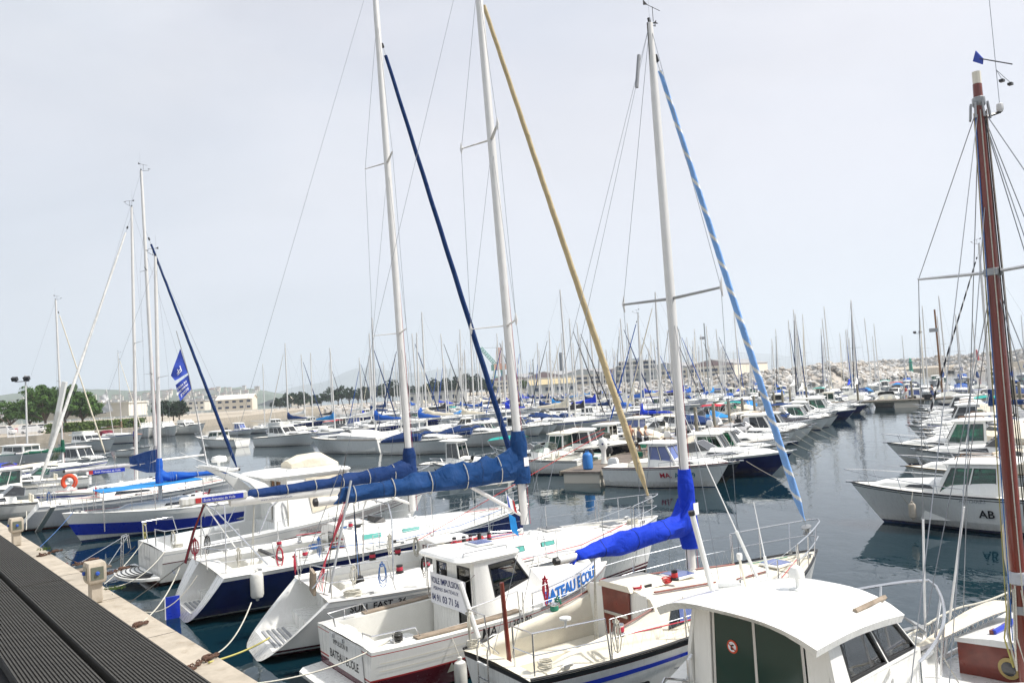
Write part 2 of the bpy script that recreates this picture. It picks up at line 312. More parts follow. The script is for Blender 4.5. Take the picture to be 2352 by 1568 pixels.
# ------------------------------------------------------------------ hulls
def sm01(a, b, x): t = max(0, min(1, (x-a)/(b-a))); return t*t*(3-2*t)
class Hull:
    """x forward from the stern, y to port, z up from the water"""
    def zkf(h, s): return h.zk if h.zks is None else h.zk+(h.zks-h.zk)*(1-sm01(0, .42, s))
    def __init__(s, L=10, B=3.3, fs=1., fb=1.3, tr=0., rake=1., zk=-.45, sm=.4, bt=.8, ps=2.2, km=.28, kb=.75, sag=.05, zks=None):
        s.__dict__.update(L=L, B=B, fs=fs, fb=fb, tr=tr, rake=rake, zk=zk, sm=sm, bt=bt, ps=ps, km=km, kb=kb, sag=sag, zks=zks)
    def b(h, s): 
        if s < h.sm: return h.B/2*(h.bt+(1-h.bt)*(1-((h.sm-s)/h.sm)**2))
        return h.B/2*max(0, 1-((s-h.sm)/(1-h.sm))**h.ps)+.012
    def zs(h, s): return h.fs+(h.fb-h.fs)*s**1.4-h.sag*math.sin(PI*s)
    def X(h, s, t): 
        a = h.tr*t; b = h.L-h.rake*max(0, 1-t)**1.15
        return a+(b-a)*s
    def shape(h, s, t):
        k = h.km+(h.kb-h.km)*sm01(.45, 1., s); return max(t, 0)**k
    def pt(h, s, z, sd=-1, off=0.):
        t = (z-h.zkf(s))/(h.zs(s)-h.zkf(s)); return Vector((h.X(s, t), sd*(h.b(s)*h.shape(s, t)+off), z))
    def s_of(h, x, z): # station for a given x at height z
        lo, hi = 0., 1.
        for _ in range(24):
            q = (lo+hi)/2
            if h.pt(q, z).x < x: lo = q
            else: hi = q
        return lo
    def at(h, x, z, sd=-1, off=0.004): return h.pt(h.s_of(x, z), z, sd, off)
    def dz(h, x): return h.zs(max(0, min(1, (x-h.tr)/(h.L-h.tr))))
    def hw(h, x): return h.b(max(0, min(1, (x-h.tr)/(h.L-h.tr))))
    def stations(h, n): return [1-(1-i/n)**1.25 for i in range(n+1)]
    def mesh(h, mb, n=20, rows=(('s', 0), ('s', .1), ('w', .5), ('w', .1), ('w', .02), ('k', 0)), mats=('gel',)*5, transom='gel', open_tr=False):
        def zz(r, s):
            zs = h.zs(s); z = zs-r[1] if r[0] == 's' else (r[1] if r[0] == 'w' else h.zkf(s)+.0005)
            return max(min(z, zs-.0005*rows.index(r)), h.zkf(s)+.0005)
        ss = h.stations(n)
        R_ = {sd: [[h.pt(s, zz(r, s), sd) for s in ss] for r in rows] for sd in (-1, 1)}
        for sd in (-1, 1):
            for k in range(len(rows)-1):
                a, b = R_[sd][k], R_[sd][k+1]
                o = len(mb.v); mb.v += a+b; q = len(a)
                for i in range(q-1):
                    f = [o+i, o+i+1, o+q+i+1, o+q+i]; mb.f.append(f if sd < 0 else f[::-1]); mb.m.append(mats[k])
        if not open_tr:
            for k in range(len(rows)-1):
                mb.add([R_[-1][k][0], R_[1][k][0], R_[1][k+1][0], R_[-1][k+1][0]], [[0, 1, 2, 3]], transom if mats[k] in ('gel', 'gel2', 'greyhull', 'cream', 'navyhull', 'blackhull', 'maroon') else mats[k])
        return mb
    def deck(h, mb, n=20, well=None, cw=.8, m='deckw', cam_=.05, zoff=0., inset=.0):
        """deck with an optional open well (x0, x1, floor z)"""
        xs = [h.tr+(h.L-h.tr)*s for s in h.stations(n)]
        if well: xs = sorted(set([x for x in xs if abs(x-well[0]) > .05 and abs(x-well[1]) > .05]+[well[0], well[1]])) 
        if well and well[0] <= h.tr+.01: xs = [x for x in xs if x >= well[0]]
        rows = []
        for x in xs:
            b = max(.004, h.hw(x)-inset); c = min(cw, b*.88); z = h.dz(x)+zoff; cz = cam_*min(1, b)
            rows.append([Vector((x, -b, z)), Vector((x, -c, z+cz*(1-c*c/b/b))), Vector((x, 0, z+cz)), Vector((x, c, z+cz*(1-c*c/b/b))), Vector((x, b, z))])
        for i in range(len(rows)-1):
            inw = well and xs[i] >= well[0]-.001 and xs[i+1] <= well[1]+.001
            for j in range(4):
                if inw and j in (1, 2): continue
                mb.add([rows[i][j], rows[i+1][j], rows[i+1][j+1], rows[i][j+1]], [[0, 1, 2, 3]], m)
        if well:
            wi = [i for i, x in enumerate(xs) if well[0]-.001 <= x <= well[1]+.001]; zf = well[2]
            for a, b in zip(wi, wi[1:]):
                for j in (1, 3):
                    p, q = rows[a][j], rows[b][j]; mb.add([p, q, (q.x, q.y, zf), (p.x, p.y, zf)], [[0, 1, 2, 3]], m)
                mb.add([(rows[a][1].x, rows[a][1].y, zf), (rows[b][1].x, rows[b][1].y, zf), (rows[b][3].x, rows[b][3].y, zf), (rows[a][3].x, rows[a][3].y, zf)], [[0, 1, 2, 3]], m)
            for a in (wi[0], wi[-1]):
                p, c, q = rows[a][1], rows[a][2], rows[a][3]; mb.add([p, c, q, (q.x, q.y, zf), (p.x, p.y, zf)], [[0, 1, 2, 3, 4]], m)
        return mb
    def rail(h, mb, z=.03, r=.03, m='gel', x0=None, x1=None, n=24, flat=1., off=0.):
        for sd in (-1, 1):
            pts = [];
            for i in range(n+1):
                x = (x0 if x0 is not None else h.tr)+((x1 if x1 is not None else h.L)-(x0 if x0 is not None else h.tr))*(1-(1-i/n)**1.3)
                pts.append((x, sd*(h.hw(x)+off), h.dz(x)+z))
            mb.tube(pts, r, m, 6)
        return mb
    def stripe(h, mb, x0, x1, z0, z1, m, sd=-1, n=14, rel=False, off=.006, taper=False):
        """a painted band, a hair proud of the topside; rel: heights below the sheer"""
        for sd_ in ((-1, 1) if sd == 0 else (sd,)):
            vs = []
            for i in range(n+1):
                x = x0+(x1-x0)*i/n; k = (1-i/n) if taper else 1
                for z in (z0, z1):
                    zz = (h.zs(h.s_of(x, h.fs*.8))-(z if z == z0 else z0+(z1-z0)*k)) if rel else z
                    vs.append(h.at(x, zz, sd_, off))
            mb.add(vs, [[2*i, 2*i+1, 2*i+3, 2*i+2] for i in range(n)], m)

def bil(q, u, v): 
    a, b, c, d = q; return (a*(1-u)+b*u)*(1-v)+(d*(1-u)+c*u)*v
def wall(mb, q, holes=(), m='gel', th=.03, us=None, glass=None, gm='gsmoke', frame=None, fm='rubber', fw=.02):
    """panel on the quad q (a b c d counter-clockwise seen from outside) with real openings given in u, v"""
    q = [Vector(p) for p in q]; nn = (q[1]-q[0]).cross(q[3]-q[0]).normalized()
    U = sorted(set([0, 1]+[h[0] for h in holes]+[h[2] for h in holes])); V = sorted(set([0, 1]+[h[1] for h in holes]+[h[3] for h in holes]))
    def hole(i, j):
        if i < 0 or j < 0 or i >= len(U)-1 or j >= len(V)-1: return True
        u = (U[i]+U[i+1])/2; v = (V[j]+V[j+1])/2
        return any(h[0] < u < h[2] and h[1] < v < h[3] for h in holes)
    for i in range(len(U)-1):
        for j in range(len(V)-1):
            if hole(i, j): continue
            c = [bil(q, U[i], V[j]), bil(q, U[i+1], V[j]), bil(q, U[i+1], V[j+1]), bil(q, U[i], V[j+1])]; k = [p-nn*th for p in c]
            mb.add(c, [[0, 1, 2, 3]], m); mb.add(k, [[3, 2, 1, 0]], m)
            for a, (di, dj) in enumerate(((0, -1), (1, 0), (0, 1), (-1, 0))):
                if hole(i+di, j+dj): b = (a+1) % 4; mb.add([c[a], c[b], k[b], k[a]], [[0, 1, 2, 3]], m)
    for h in holes:
        c = [bil(q, h[0], h[1]), bil(q, h[2], h[1]), bil(q, h[2], h[3]), bil(q, h[0], h[3])]
        if glass is not None: glass.poly([p-nn*th*.5 for p in c], .006, gm)
        if frame is not None:
            ce = sum(c, Vector())/4
            for a in range(4):
                p, r = c[a], c[(a+1) % 4]; pi = p+(ce-p).normalized()*fw*1.4; ri = r+(ce-r).normalized()*fw*1.4
                frame.ring([[p+nn*.004, r+nn*.004, ri+nn*.004, pi+nn*.004], [p-nn*th*.4, r-nn*th*.4, ri-nn*th*.4, pi-nn*th*.4]], fm)
def slab(mb, pts, th, crown=0., m='gel', over=0.):
    """roof: outline pts (list of (x,y,z)), thickness, slight crown"""
    P_ = [Vector(p) for p in pts]; c = sum(P_, Vector())/len(P_)
    r0 = [p.lerp(c, .03)-Vector((0, 0, th*.5)) for p in P_]; r1 = [p.copy() for p in P_]; r2 = [p.lerp(c, .05)+Vector((0, 0, th*.5)) for p in P_]
    r3 = [p.lerp(c, .45)+Vector((0, 0, th*.5+crown*.8)) for p in P_]; r4 = [p.lerp(c, .9)+Vector((0, 0, th*.5+crown)) for p in P_]
    return mb.ring([r0, r1, r2, r3, r4], m)
def rrect(x0, x1, w0, w1, z0, z1, k=.25, n=4):
    """rounded outline in plan, half widths w0 at x0 and w1 at x1"""
    out = []
    def corner(cx, cy, a0, rx, ry):
        for i in range(n+1):
            a = a0+PI/2*i/n; out.append((cx+rx*math.cos(a), cy+ry*math.sin(a)))
    for (x, w, sx, sy, a0) in ((x1, w1, 1, 1, 0), (x0, w0, -1, 1, PI/2), (x0, w0, -1, -1, PI), (x1, w1, 1, -1, 1.5*PI)):
        corner(x-sx*k, sy*(w-min(k, w*.8)), a0, k, min(k, w*.8))
    return [(x, y, z0+(z1-z0)*(x-x0)/(x1-x0)) for x, y in out]
def slip(T, h, segs, m='nonslip', off=.012, cam_=.05):
    """textured walking panels laid on the deck: (x0, x1, inner share, outer share, one of -1 0 1)"""
    mb = T.part('nonslip_panel')
    for x0, x1, a, b, only in segs:
        for sd in (-1, 1):
            if only and sd != only: continue
            n = max(2, int((x1-x0)/.3)); vs = []
            for i in range(n+1):
                x = x0+(x1-x0)*i/n; w = h.hw(x)
                for q in (a, b): vs.append((x, sd*w*q, h.dz(x)+cam_*min(1, w)*(1-q*q)+off))
            mb.add(vs, [[2*i, 2*i+1, 2*i+3, 2*i+2] for i in range(n)], m)
def clutter(T, h, t, cx, seed, sheets=('roper', 'ropew')):
    """the small gear every sailing deck carries"""
    r = random.Random(seed); L_ = h.L
    for x in (L_*.08+h.tr, L_*.5, L_*.93):
        for sd in (-1, 1):
            w = max(.1, h.hw(x)-.10); c = T.part('cleat'); z = h.dz(x)+.05; c.tube([(x-.12, sd*w, z+.03), (x-.05, sd*w, z+.05), (x+.05, sd*w, z+.05), (x+.12, sd*w, z+.03)], .013, 'aludark', 5); c.box((x, sd*w, z+.01), (.09, .03, .05), 'aludark')
    for sd in (-1, 1):
        tr = T.part('jib_track'); tr.tube([(x, sd*(h.hw(x)*.80), h.dz(x)+.045) for x in (L_*.44, L_*.50, L_*.56)], .016, 'blackp', 4, flat=.5); tr.box((L_*.49, sd*h.hw(L_*.49)*.8, h.dz(L_*.49)+.08), (.10, .05, .07), 'blackp')
        sh = T.part('jib_sheet'); m = sheets[0 if sd < 0 else 1]; sh.tube([(L_*.90, sd*.12, h.dz(L_*.9)+.06), (L_*.7, sd*h.hw(L_*.7)*.75, h.dz(L_*.7)+.06), (L_*.49, sd*h.hw(L_*.49)*.8, h.dz(L_*.49)+.09), (cx, sd*(h.hw(cx)*.72), h.dz(cx)+.22)], .010, m, 4)
    for k in range(4):
        x = t.xa+.25+r.random()*.5; y = r.choice((-1, 1))*(.25+.3*r.random()); b = T.part('rope_clutch'); b.box(t.top(x, y, .03), (.16, .07, .06), 'blackp')
        rp = T.part('halyard_tail'); rp.coil(t.top(t.xa+.12, y, .03), .07+.04*r.random(), 3, .009, r.choice(('roper', 'ropew', 'ropeb', 'ropew')), .04)
    for y in (-.22, .22): v = T.part('deck_vent'); p = t.top(t.xa+(t.xb-t.xa)*.55, y, 0); v.lathe([(.06, 0), (.06, .03), (.035, .04), (.035, .06), (.06, .07), (.03, .09), (.001, .09)], 'gel2', p, 10)
class Trunk:
    """low cabin top: side wall leaning in, cambered roof"""
    def __init__(s, xa, xb, wa, wb, ha, hb, h, lean=.22, cam=.07, front=.5, zb=None, back=.0):
        s.__dict__.update(xa=xa, xb=xb, wa=wa, wb=wb, ha=ha, hb=hb, h=h, lean=lean, cam=cam, front=front, back=back)
    def sec(s, x):
        u = (x-s.xa)/(s.xb-s.xa); w = s.wa+(s.wb-s.wa)*u**1.5; hh = s.ha+(s.hb-s.ha)*u
        return w, hh
    def mesh(s, mb, m='gel', n=10):
        rings = []
        for i in range(n+1):
            x = s.xa+(s.xb-s.xa)*i/n; w, hh = s.sec(x); zb = s.h.dz(x)-.03; hh += .03
            if i == n: hh *= .15
            sh = s.back*0
            rings.append([(x, -w, zb), (x, -(w-s.lean*hh*.8), zb+hh*.8), (x, -(w-s.lean*hh)*.93, zb+hh), (x, -(w-s.lean*hh)*.5, zb+hh+s.cam*.75), (x, 0, zb+hh+s.cam), (x, (w-s.lean*hh)*.5, zb+hh+s.cam*.75), (x, (w-s.lean*hh)*.93, zb+hh), (x, w-s.lean*hh*.8, zb+hh*.8), (x, w, zb)])
        # sloping front
        w, hh = s.sec(s.xb); mb.ring(rings, m)
        return mb
    def side(s, x, v, sd, off=.006):
        w, hh = s.sec(x); return Vector((x, sd*(w-s.lean*hh*v+off), s.h.dz(x)+hh*v))
    def top(s, x, y, off=.005):
        w, hh = s.sec(x); wt = w-s.lean*hh; return Vector((x, y, s.h.dz(x)+hh+s.cam*(1-(y/wt)**2)+off))
    def window(s, mb, pts, sd, m='gdark', off=.008, n=6):
        """pts: four (x, v) corners, subdivided along x so it follows the side"""
        vs = []
        (xa, va), (xb, vb), (xc, vc), (xd, vd) = pts
        for i in range(n+1):
            u = i/n; vs.append(s.side(xa+(xb-xa)*u, va+(vb-va)*u, sd, off)); vs.append(s.side(xd+(xc-xd)*u, vd+(vc-vd)*u, sd, off))
        mb.add(vs, [[2*i, 2*i+2, 2*i+3, 2*i+1] for i in range(n)], m)

# ------------------------------------------------------------------ rig parts
def mast(T, x, z0, zt, rake=.02, r=.085, m='alu', spreaders=(.35, .68), sp=1.0, par=None, tip=True, sweep=.25, detail=True):
    """mast leaning aft by rake; returns a function height -> point"""
    f = lambda z: Vector((x-(z-z0)*rake, 0, z))
    mb = T.part('mast', par); mb.tube([f(z0), f(z0+(zt-z0)*.5), f(zt-1.5), f(zt)], [r, r, r*.9, r*.65], m, 12, flat=1.15)
    if detail:
        mb.tube([f(z0)+Vector((-r*1.2, 0, 0)), f(zt)+Vector((-r*.8, 0, 0))], .009, 'blackp', 4)
        mb.tube([f(z0)+Vector((r*1.3, -r*.8, 0)), f(zt)+Vector((r*.4, 0, 0))], .006, 'roper', 4)
    for k, fr in enumerate(spreaders):
        zz = z0+(zt-z0)*fr; s_ = T.part('spreader', mb); p = f(zz); L_ = sp*(1-.16*k)
        for sd in (-1, 1): s_.tube([p+Vector((0, sd*r*.5, 0)), p+Vector((-L_*sweep, sd*L_, .04))], [.035, .018], 'aludark', 6, flat=.4)
    if tip and detail:
        w = T.part('wind_vane', mb); p = f(zt)
        w.tube([p, p+Vector((-.02, 0, .10))], .03, 'blackp', 6); w.tube([p+Vector((.1, 0, .05)), p+Vector((.1, 0, .35))], .008, 'blackp', 4)
        w.tube([p+Vector((-.12, 0, .37)), p+Vector((.3, 0, .31))], .007, 'blackp', 4); w.poly([p+Vector((-.14, 0, .33)), p+Vector((-.02, 0, .36)), p+Vector((-.14, 0, .44))], .006, 'blackp')
        w.tube([p, p+Vector((.4, .25, .12)), p+Vector((.4, .25, .2))], .01, 'blackp', 4)
        for a in (0, 2.1, 4.2): w.tube([p+Vector((.4, .25, .2)), p+Vector((.4+.07*math.cos(a), .25+.07*math.sin(a), .2))], .014, 'blackp', 4)
        w.tube([p+Vector((-.05, -.05, 0)), p+Vector((-.05, -.05, .95))], .004, 'wire', 3)
    return f, mb
def stays(T, pairs, r=.004, m='wire', name='rigging_wire', par=None):
    for a, b in pairs:
        T.part(name, par).tube([a, Vector(a).lerp(Vector(b), .5), b], r, m, 4)
def shrouds(T, f, z0, zt, h, x, xo=-.15, sp=1., fr=(.35, .68), r=.004, sweep=.25, top=1., bot=None):
    hw = min(h.hw(x+xo), sp*1.35) if bot is None else bot
    for sd in (-1, 1):
        foot = Vector((x+xo, sd*hw, h.dz(x+xo)+.02)); pts = [foot]; mbs = T.part('shroud')
        for k, q in enumerate(fr): L_ = sp*(1-.16*k); p = f(z0+(zt-z0)*q); pts.append(p+Vector((-L_*sweep, sd*L_, .04)))
        pts.append(f(z0+(zt-z0)*top)); mbs.tube(pts, r, 'wire', 4)
        mbs.tube([foot+Vector((0, 0, .0)), foot.lerp(pts[1], .07)], r*3, 'steel', 5)
        mbs.tube([foot+Vector((-.25, 0, 0)), f(z0+(zt-z0)*fr[0])], r, 'wire', 4); mbs.tube([foot+Vector((.45, -sd*.05, 0)), f(z0+(zt-z0)*fr[0])], r, 'wire', 4)
def jib(T, a, b, r=.07, m='c_navy', m2=None, turns=14, name='furled_sail', w=.2, drum=True, seed=0, z0=.03, z1=.93, rmid=1.25):
    """sail rolled round its stay from foot a to head b"""
    a = Vector(a); b = Vector(b); n = 90 if not m2 else int(turns*16); seg = 16
    pts = []; rs = []
    for i in range(n+1):
        u = z0+(z1-z0)*i/n; p = a.lerp(b, u); p.z -= .10*math.sin(PI*u)*0
        q = .35+.65*sm01(0, .06, i/n); q *= 1-.45*(i/n)**1.2; q *= 1+.03*noise.noise(Vector((i*.5, seed, 0))); pts.append(p); rs.append(r*q*rmid)
    mb = T.part(name)
    def mf(k, i):
        if not m2: return m
        ph = (i/seg+k/n*turns) % 1.; return m2 if ph < w else m
    pts2 = pts
    t = (b-a).normalized(); e1 = t.cross(Vector((0, 1, 0))).normalized(); e2 = t.cross(e1)
    rings = []
    for i, p in enumerate(pts):
        rings.append([p+(e1*math.cos(q+i*.0)+e2*math.sin(q))*rs[i]*(1+(.05 if not m2 else .02)*math.cos(q+i*2*PI*turns/n*.999)) for q in [2*PI*k/seg for k in range(seg)]])
    mb.ring(rings, m, mf=mf)
    st = T.part('forestay'); st.tube([a, b], .006, 'wire', 4)
    if drum: st.lathe([(.02, -.02), (.11, 0), (.11, .02), (.05, .03), (.05, .12), (.11, .13), (.11, .15), (.02, .17)], 'aludark', a+t*.25, 10, t)
    st.lathe([(.02, 0), (.045, .02), (.045, .14), (.02, .16)], 'blackp', a.lerp(b, z1+.015), 8, t)
def sail_cover(T, A, B, m, hA=.42, hB=.2, w=.17, collar=.9, boom=True, bm='alu', seed=0, ties=5, tie='ropew', name='sail_cover', patch=False, br=.07, drop=.0, collar_w=.16, boomend=.35, wr=1.):
    """bagged mainsail: A at the mast, B at the boom's outer end"""
    A = Vector(A); B = Vector(B); d = (B-A); L_ = d.length; t = d.normalized(); up = Vector((0, 0, 1)); sd = t.cross(up).normalized(); up = sd.cross(t)
    if boom:
        b = T.part('boom'); b.tube([A+t*.05, B+t*boomend], br, bm, 10, flat=1.15); b.lathe([(br*.5, 0), (br*1.15, .02), (br*1.1, .1), (br*.6, .12)], 'blackp', B+t*(boomend-.02), 10, t)
    n = 46; seg = 22; rings = []
    def prof(u): # height of bundle above boom
        h = hB+(hA-hB)*(1-u)**1.3
        return h+collar*max(0, 1-u/.11)**1.6*.55
    for i in range(n+1):
        u = i/n; p = A+t*(L_*(.0+u*.985)); h = prof(u)*(.25+.75*sm01(1., .955, u) if u > .955 else 1.); ww = w*(1.05-.4*u)*(1 if u < .955 else .6); ring = []
        for k in range(seg):
            a = 2*PI*k/seg; cx = math.cos(a); sz = math.sin(a)
            fold = 1+wr*(.16*noise.noise(Vector((u*L_*1.1+seed*9, a*1.3, 1)))+.13*noise.noise(Vector((u*L_*3.2+2.2*sz, seed+cx*2, 4)))+.05*math.sin(u*L_*7+sz*4+seed+3*noise.noise(Vector((u*5, seed, 8)))))
            droop = .10*wr*noise.noise(Vector((u*L_*.9, seed, 7)))
            z = (h*.5+(h*.5)*sz*(1 if sz > 0 else .9))*1.0-.12+droop*.5*sz; y = ww*cx*(1-.45*max(0, sz)**1.5)*fold
            ring.append(p+up*(z*fold if sz > 0 else z*(.75+.25*fold))+sd*y)
        rings.append(ring)
    mb = T.part(name); mb.ring(rings, m)
    sm_ = T.part('seam', mb)
    for i in (11, 23, 35): sm_.tube([p+(p-sum(rings[i], Vector())/seg)*.012 for p in rings[i]+rings[i][:1]], .0055, 'c_seam', 4)
    sm_.tube([r_[int(seg*.78)]+(r_[int(seg*.78)]-sum(r_, Vector())/seg)*.015 for r_ in rings[2:-1]], .0055, 'c_seam', 4)
    if collar:
        c0 = A+Vector((.03, 0, -.10)); rr = []
        rk = (A-B).normalized(); lean = Vector((-.02, 0, 0))
        for i in range(9):
            u = i/8; z = -.14-drop+(hA+collar+.16+drop)*u; r = collar_w*(1.0-.35*sm01(.6, 1, u)+.12*math.sin(u*9)); rr.append([A+Vector((.04, 0, z))+lean*z+Vector((math.cos(a)*r*(1.15 if math.cos(a) < 0 else .85)*(1+.1*noise.noise(Vector((z*4, a, seed)))), math.sin(a)*r*.95*(1+.16*noise.noise(Vector((z*3, a*2, seed)))), 0)) for a in [2*PI*k/16 for k in range(16)]])
        mb.ring(rr, m)
    tb = T.part('sail_tie', mb)
    for i in range(ties):
        u = (i+.7)/(ties+.3); p = A+t*(L_*u); h = prof(u); ww = w*(1.05-.4*u)*1.12
        tb.tube([p+up*(h*.5-.12+(h*.53)*math.sin(a))+sd*(ww*math.cos(a)*(1-.45*max(0, math.sin(a))**1.5)) for a in [2*PI*k/12 for k in range(13)]], .011, tie, 4)
    if patch:
        pb = T.part('patch', mb); p = A+Vector((-.10, 0, .25)); s_ = -1
        q = [A+Vector((-.02, s_*collar_w*1.12, .30)), A+Vector((.13, s_*collar_w*1.0, .30)), A+Vector((.13, s_*collar_w*.98, .52)), A+Vector((-.02, s_*collar_w*1.1, .52))]
        pb.poly(q, .006, 'white')
    return mb
def pulpit(T, h, x0, hgt=.6, r=.014, name='bow_rail', par=None, mid=True, over=.12, m='steel', n=14, nst=3, droop=.0):
    mb = T.part(name, par)
    L_ = h.L
    def P_(i, z, sd):
        u = i/n; x = x0+(L_-x0)*u; return Vector((x+over*u*z/hgt, sd*(h.hw(min(x, L_-.02))*.96+.02+.05*u*z/hgt), h.dz(x)+.03+z))
    top = [P_(i, hgt*(1-droop*(1-i/n)), -1) for i in range(n+1)]
    tip = Vector((L_+over+.03, 0, h.dz(L_)+.03+hgt))
    oth = [P_(i, hgt*(1-droop*(1-i/n)), 1) for i in range(n, -1, -1)]
    mb.tube([P_(0, 0, -1)]+top[:-1]+[tip]+oth[1:]+[P_(0, 0, 1)], r, m, 6)
    if mid: mb.tube([P_(i, hgt*.5, -1) for i in range(n)]+[P_(i, hgt*.5, 1) for i in range(n-1, -1, -1)], r*.8, m, 5)
    for sd in (-1, 1):
        for k in range(1, nst+1):
            i = int(n*k/(nst+.6)); mb.tube([P_(i, 0, sd), P_(i, hgt, sd)], r*.9, m, 5)
    return mb
def stanchions(T, h, xs, hgt=.6, x_end=None, wires=(1., .52), wm='wire', r=.012, ends=True, inb=.05):
    for sd in (-1, 1):
        tops = []
        for x in xs:
            p = Vector((x, sd*(h.hw(x)-inb), h.dz(x)+.03)); T.part('stanchion').tube([p, p+Vector((0, 0, hgt))], [r*1.1, r], 'steel', 6); tops.append((p, hgt))
        for wv in wires:
            T.part('lifeline').tube([p+Vector((0, 0, hgt*wv)) for p, _ in tops], .005, wm, 4)
def winch(T, p, r=.07, m='steel', rope=None, par=None):
    mb = T.part('winch', par); mb.lathe([(r*1.2, 0), (r*1.2, .03), (r*.75, .05), (r*.7, .10), (r, .15), (r*.95, .17), (r*.3, .18), (.001, .18)], m, p, 12)
    if rope: mb.lathe([(r*.95, .05), (r*1.02, .07), (r*.95, .09), (r*.98, .12), (r*.8, .13)], rope, p, 12)
def outboard(T, x, z, y=0, s=1., m='white', par=None):
    mb = T.part('outboard_motor', par)
    mb.ring([[(x-.02*s, y-.15*s, z+.05*s), (x-.02*s, y+.15*s, z+.05*s), (x-.5*s, y+.14*s, z+.08*s), (x-.5*s, y-.14*s, z+.08*s)], [(x+.02*s, y-.17*s, z+.22*s), (x+.02*s, y+.17*s, z+.22*s), (x-.58*s, y+.16*s, z+.25*s), (x-.58*s, y-.16*s, z+.25*s)], [(x-.02*s, y-.15*s, z+.48*s), (x-.02*s, y+.15*s, z+.48*s), (x-.52*s, y+.13*s, z+.5*s), (x-.52*s, y-.13*s, z+.5*s)], [(x-.1*s, y-.1*s, z+.58*s), (x-.1*s, y+.1*s, z+.58*s), (x-.42*s, y+.09*s, z+.58*s), (x-.42*s, y-.09*s, z+.58*s)]], m)
    mb.box((x-.25*s, y, z-.3*s), (.16*s, .12*s, .75*s), m); mb.box((x-.03, y, z-.1*s), (.14*s, .2*s, .35*s), 'blackp')
def fender(p, L_=.55, r=.11, m='fender', line=None, label='', group=None, round_=False, name='fender', cap='fender'):
    mb = MB(); p = Vector(p)
    if round_: prof = [(.02, .0)]+[(r*math.sin(PI*k/10), r*(1-math.cos(PI*k/10))) for k in range(1, 9)]+[(.035, 2*r), (.03, 2*r+.06), (.01, 2*r+.07)]; L_ = 2*r
    else: prof = [(.02, 0), (.04, .01), (.04, .05), (r*.85, .09), (r, .15), (r, L_-.15), (r*.85, L_-.09), (.04, L_-.05), (.04, L_), (.02, L_+.01)]
    mb.lathe(prof, m, (0, 0, 0), 14)
    if line: mb.tube([(0, 0, L_), Vector(line)-p], .008, 'ropew', 5)
    return thing1(name, mb, label, 'fender', group, p)
# ------------------------------------------------------------------ fleet boats
def house(T, h, xa, xf, z0, z1, wa, wf, lean=.10, slope=.75, aft=.0, gm='gdark', m='gel', roof='gel', over=(.35, .18, .10), door=True, posts=2, th=.035, rth=.09, name='wheelhouse', sill=.42, open_aft=False, crown=.05, see=True, headv=.93):
    """wheelhouse with real window openings; slope = how far the windscreen leans back"""
    H_ = z1-z0; w = lambda x: wa+(wf-wa)*(x-xa)/(xf-xa)
    base = {(-1, 0): Vector((xa, -wa, z0)), (1, 0): Vector((xa, wa, z0)), (-1, 1): Vector((xf, -wf, z0)), (1, 1): Vector((xf, wf, z0))}
    top = {(-1, 0): Vector((xa+aft, -(wa-lean), z1)), (1, 0): Vector((xa+aft, wa-lean, z1)), (-1, 1): Vector((xf-slope, -(wf-lean*.6), z1)), (1, 1): Vector((xf-slope, wf-lean*.6, z1))}
    mb = T.part(name); g = T.part('window', mb); fr = T.part('window_frame', mb) if not T.joined else None
    # side walls: a solid sill band, then windows
    holes = [(.06+.88*i/posts+.015, sill, .06+.88*(i+1)/posts-.015, headv) for i in range(posts)]
    for sd in (-1, 1):
        q = [base[(sd, 0)], base[(sd, 1)], top[(sd, 1)], top[(sd, 0)]]
        if sd > 0: q = [q[1], q[0], q[3], q[2]]; hs = [(1-b, v0, 1-a, v1) for a, v0, b, v1 in holes]
        else: hs = holes
        wall(mb, q, hs, m, th, glass=g, gm=gm, frame=fr)
    wall(mb, [base[(-1, 1)], base[(1, 1)], top[(1, 1)], top[(-1, 1)]], [(.05, sill-.04, .49, headv), (.51, sill-.04, .95, headv)], m, th, glass=g, gm=gm, frame=fr)
    if not open_aft: wall(mb, [base[(1, 0)], base[(-1, 0)], top[(-1, 0)], top[(1, 0)]], [(.08, sill, .38, headv), (.46, .04, .92, headv)] if door else [(.06, sill, .94, headv)], m, th, glass=g, gm=gm, frame=fr)
    rb = T.part('roof', mb); o = over
    slab(rb, rrect(xa+aft-o[0], xf-slope+o[1], wa-lean+o[2], wf-lean*.6+o[2]*.8, z1+rth*.5, z1+rth*.5-.03, .22), rth, crown, roof)
    return mb
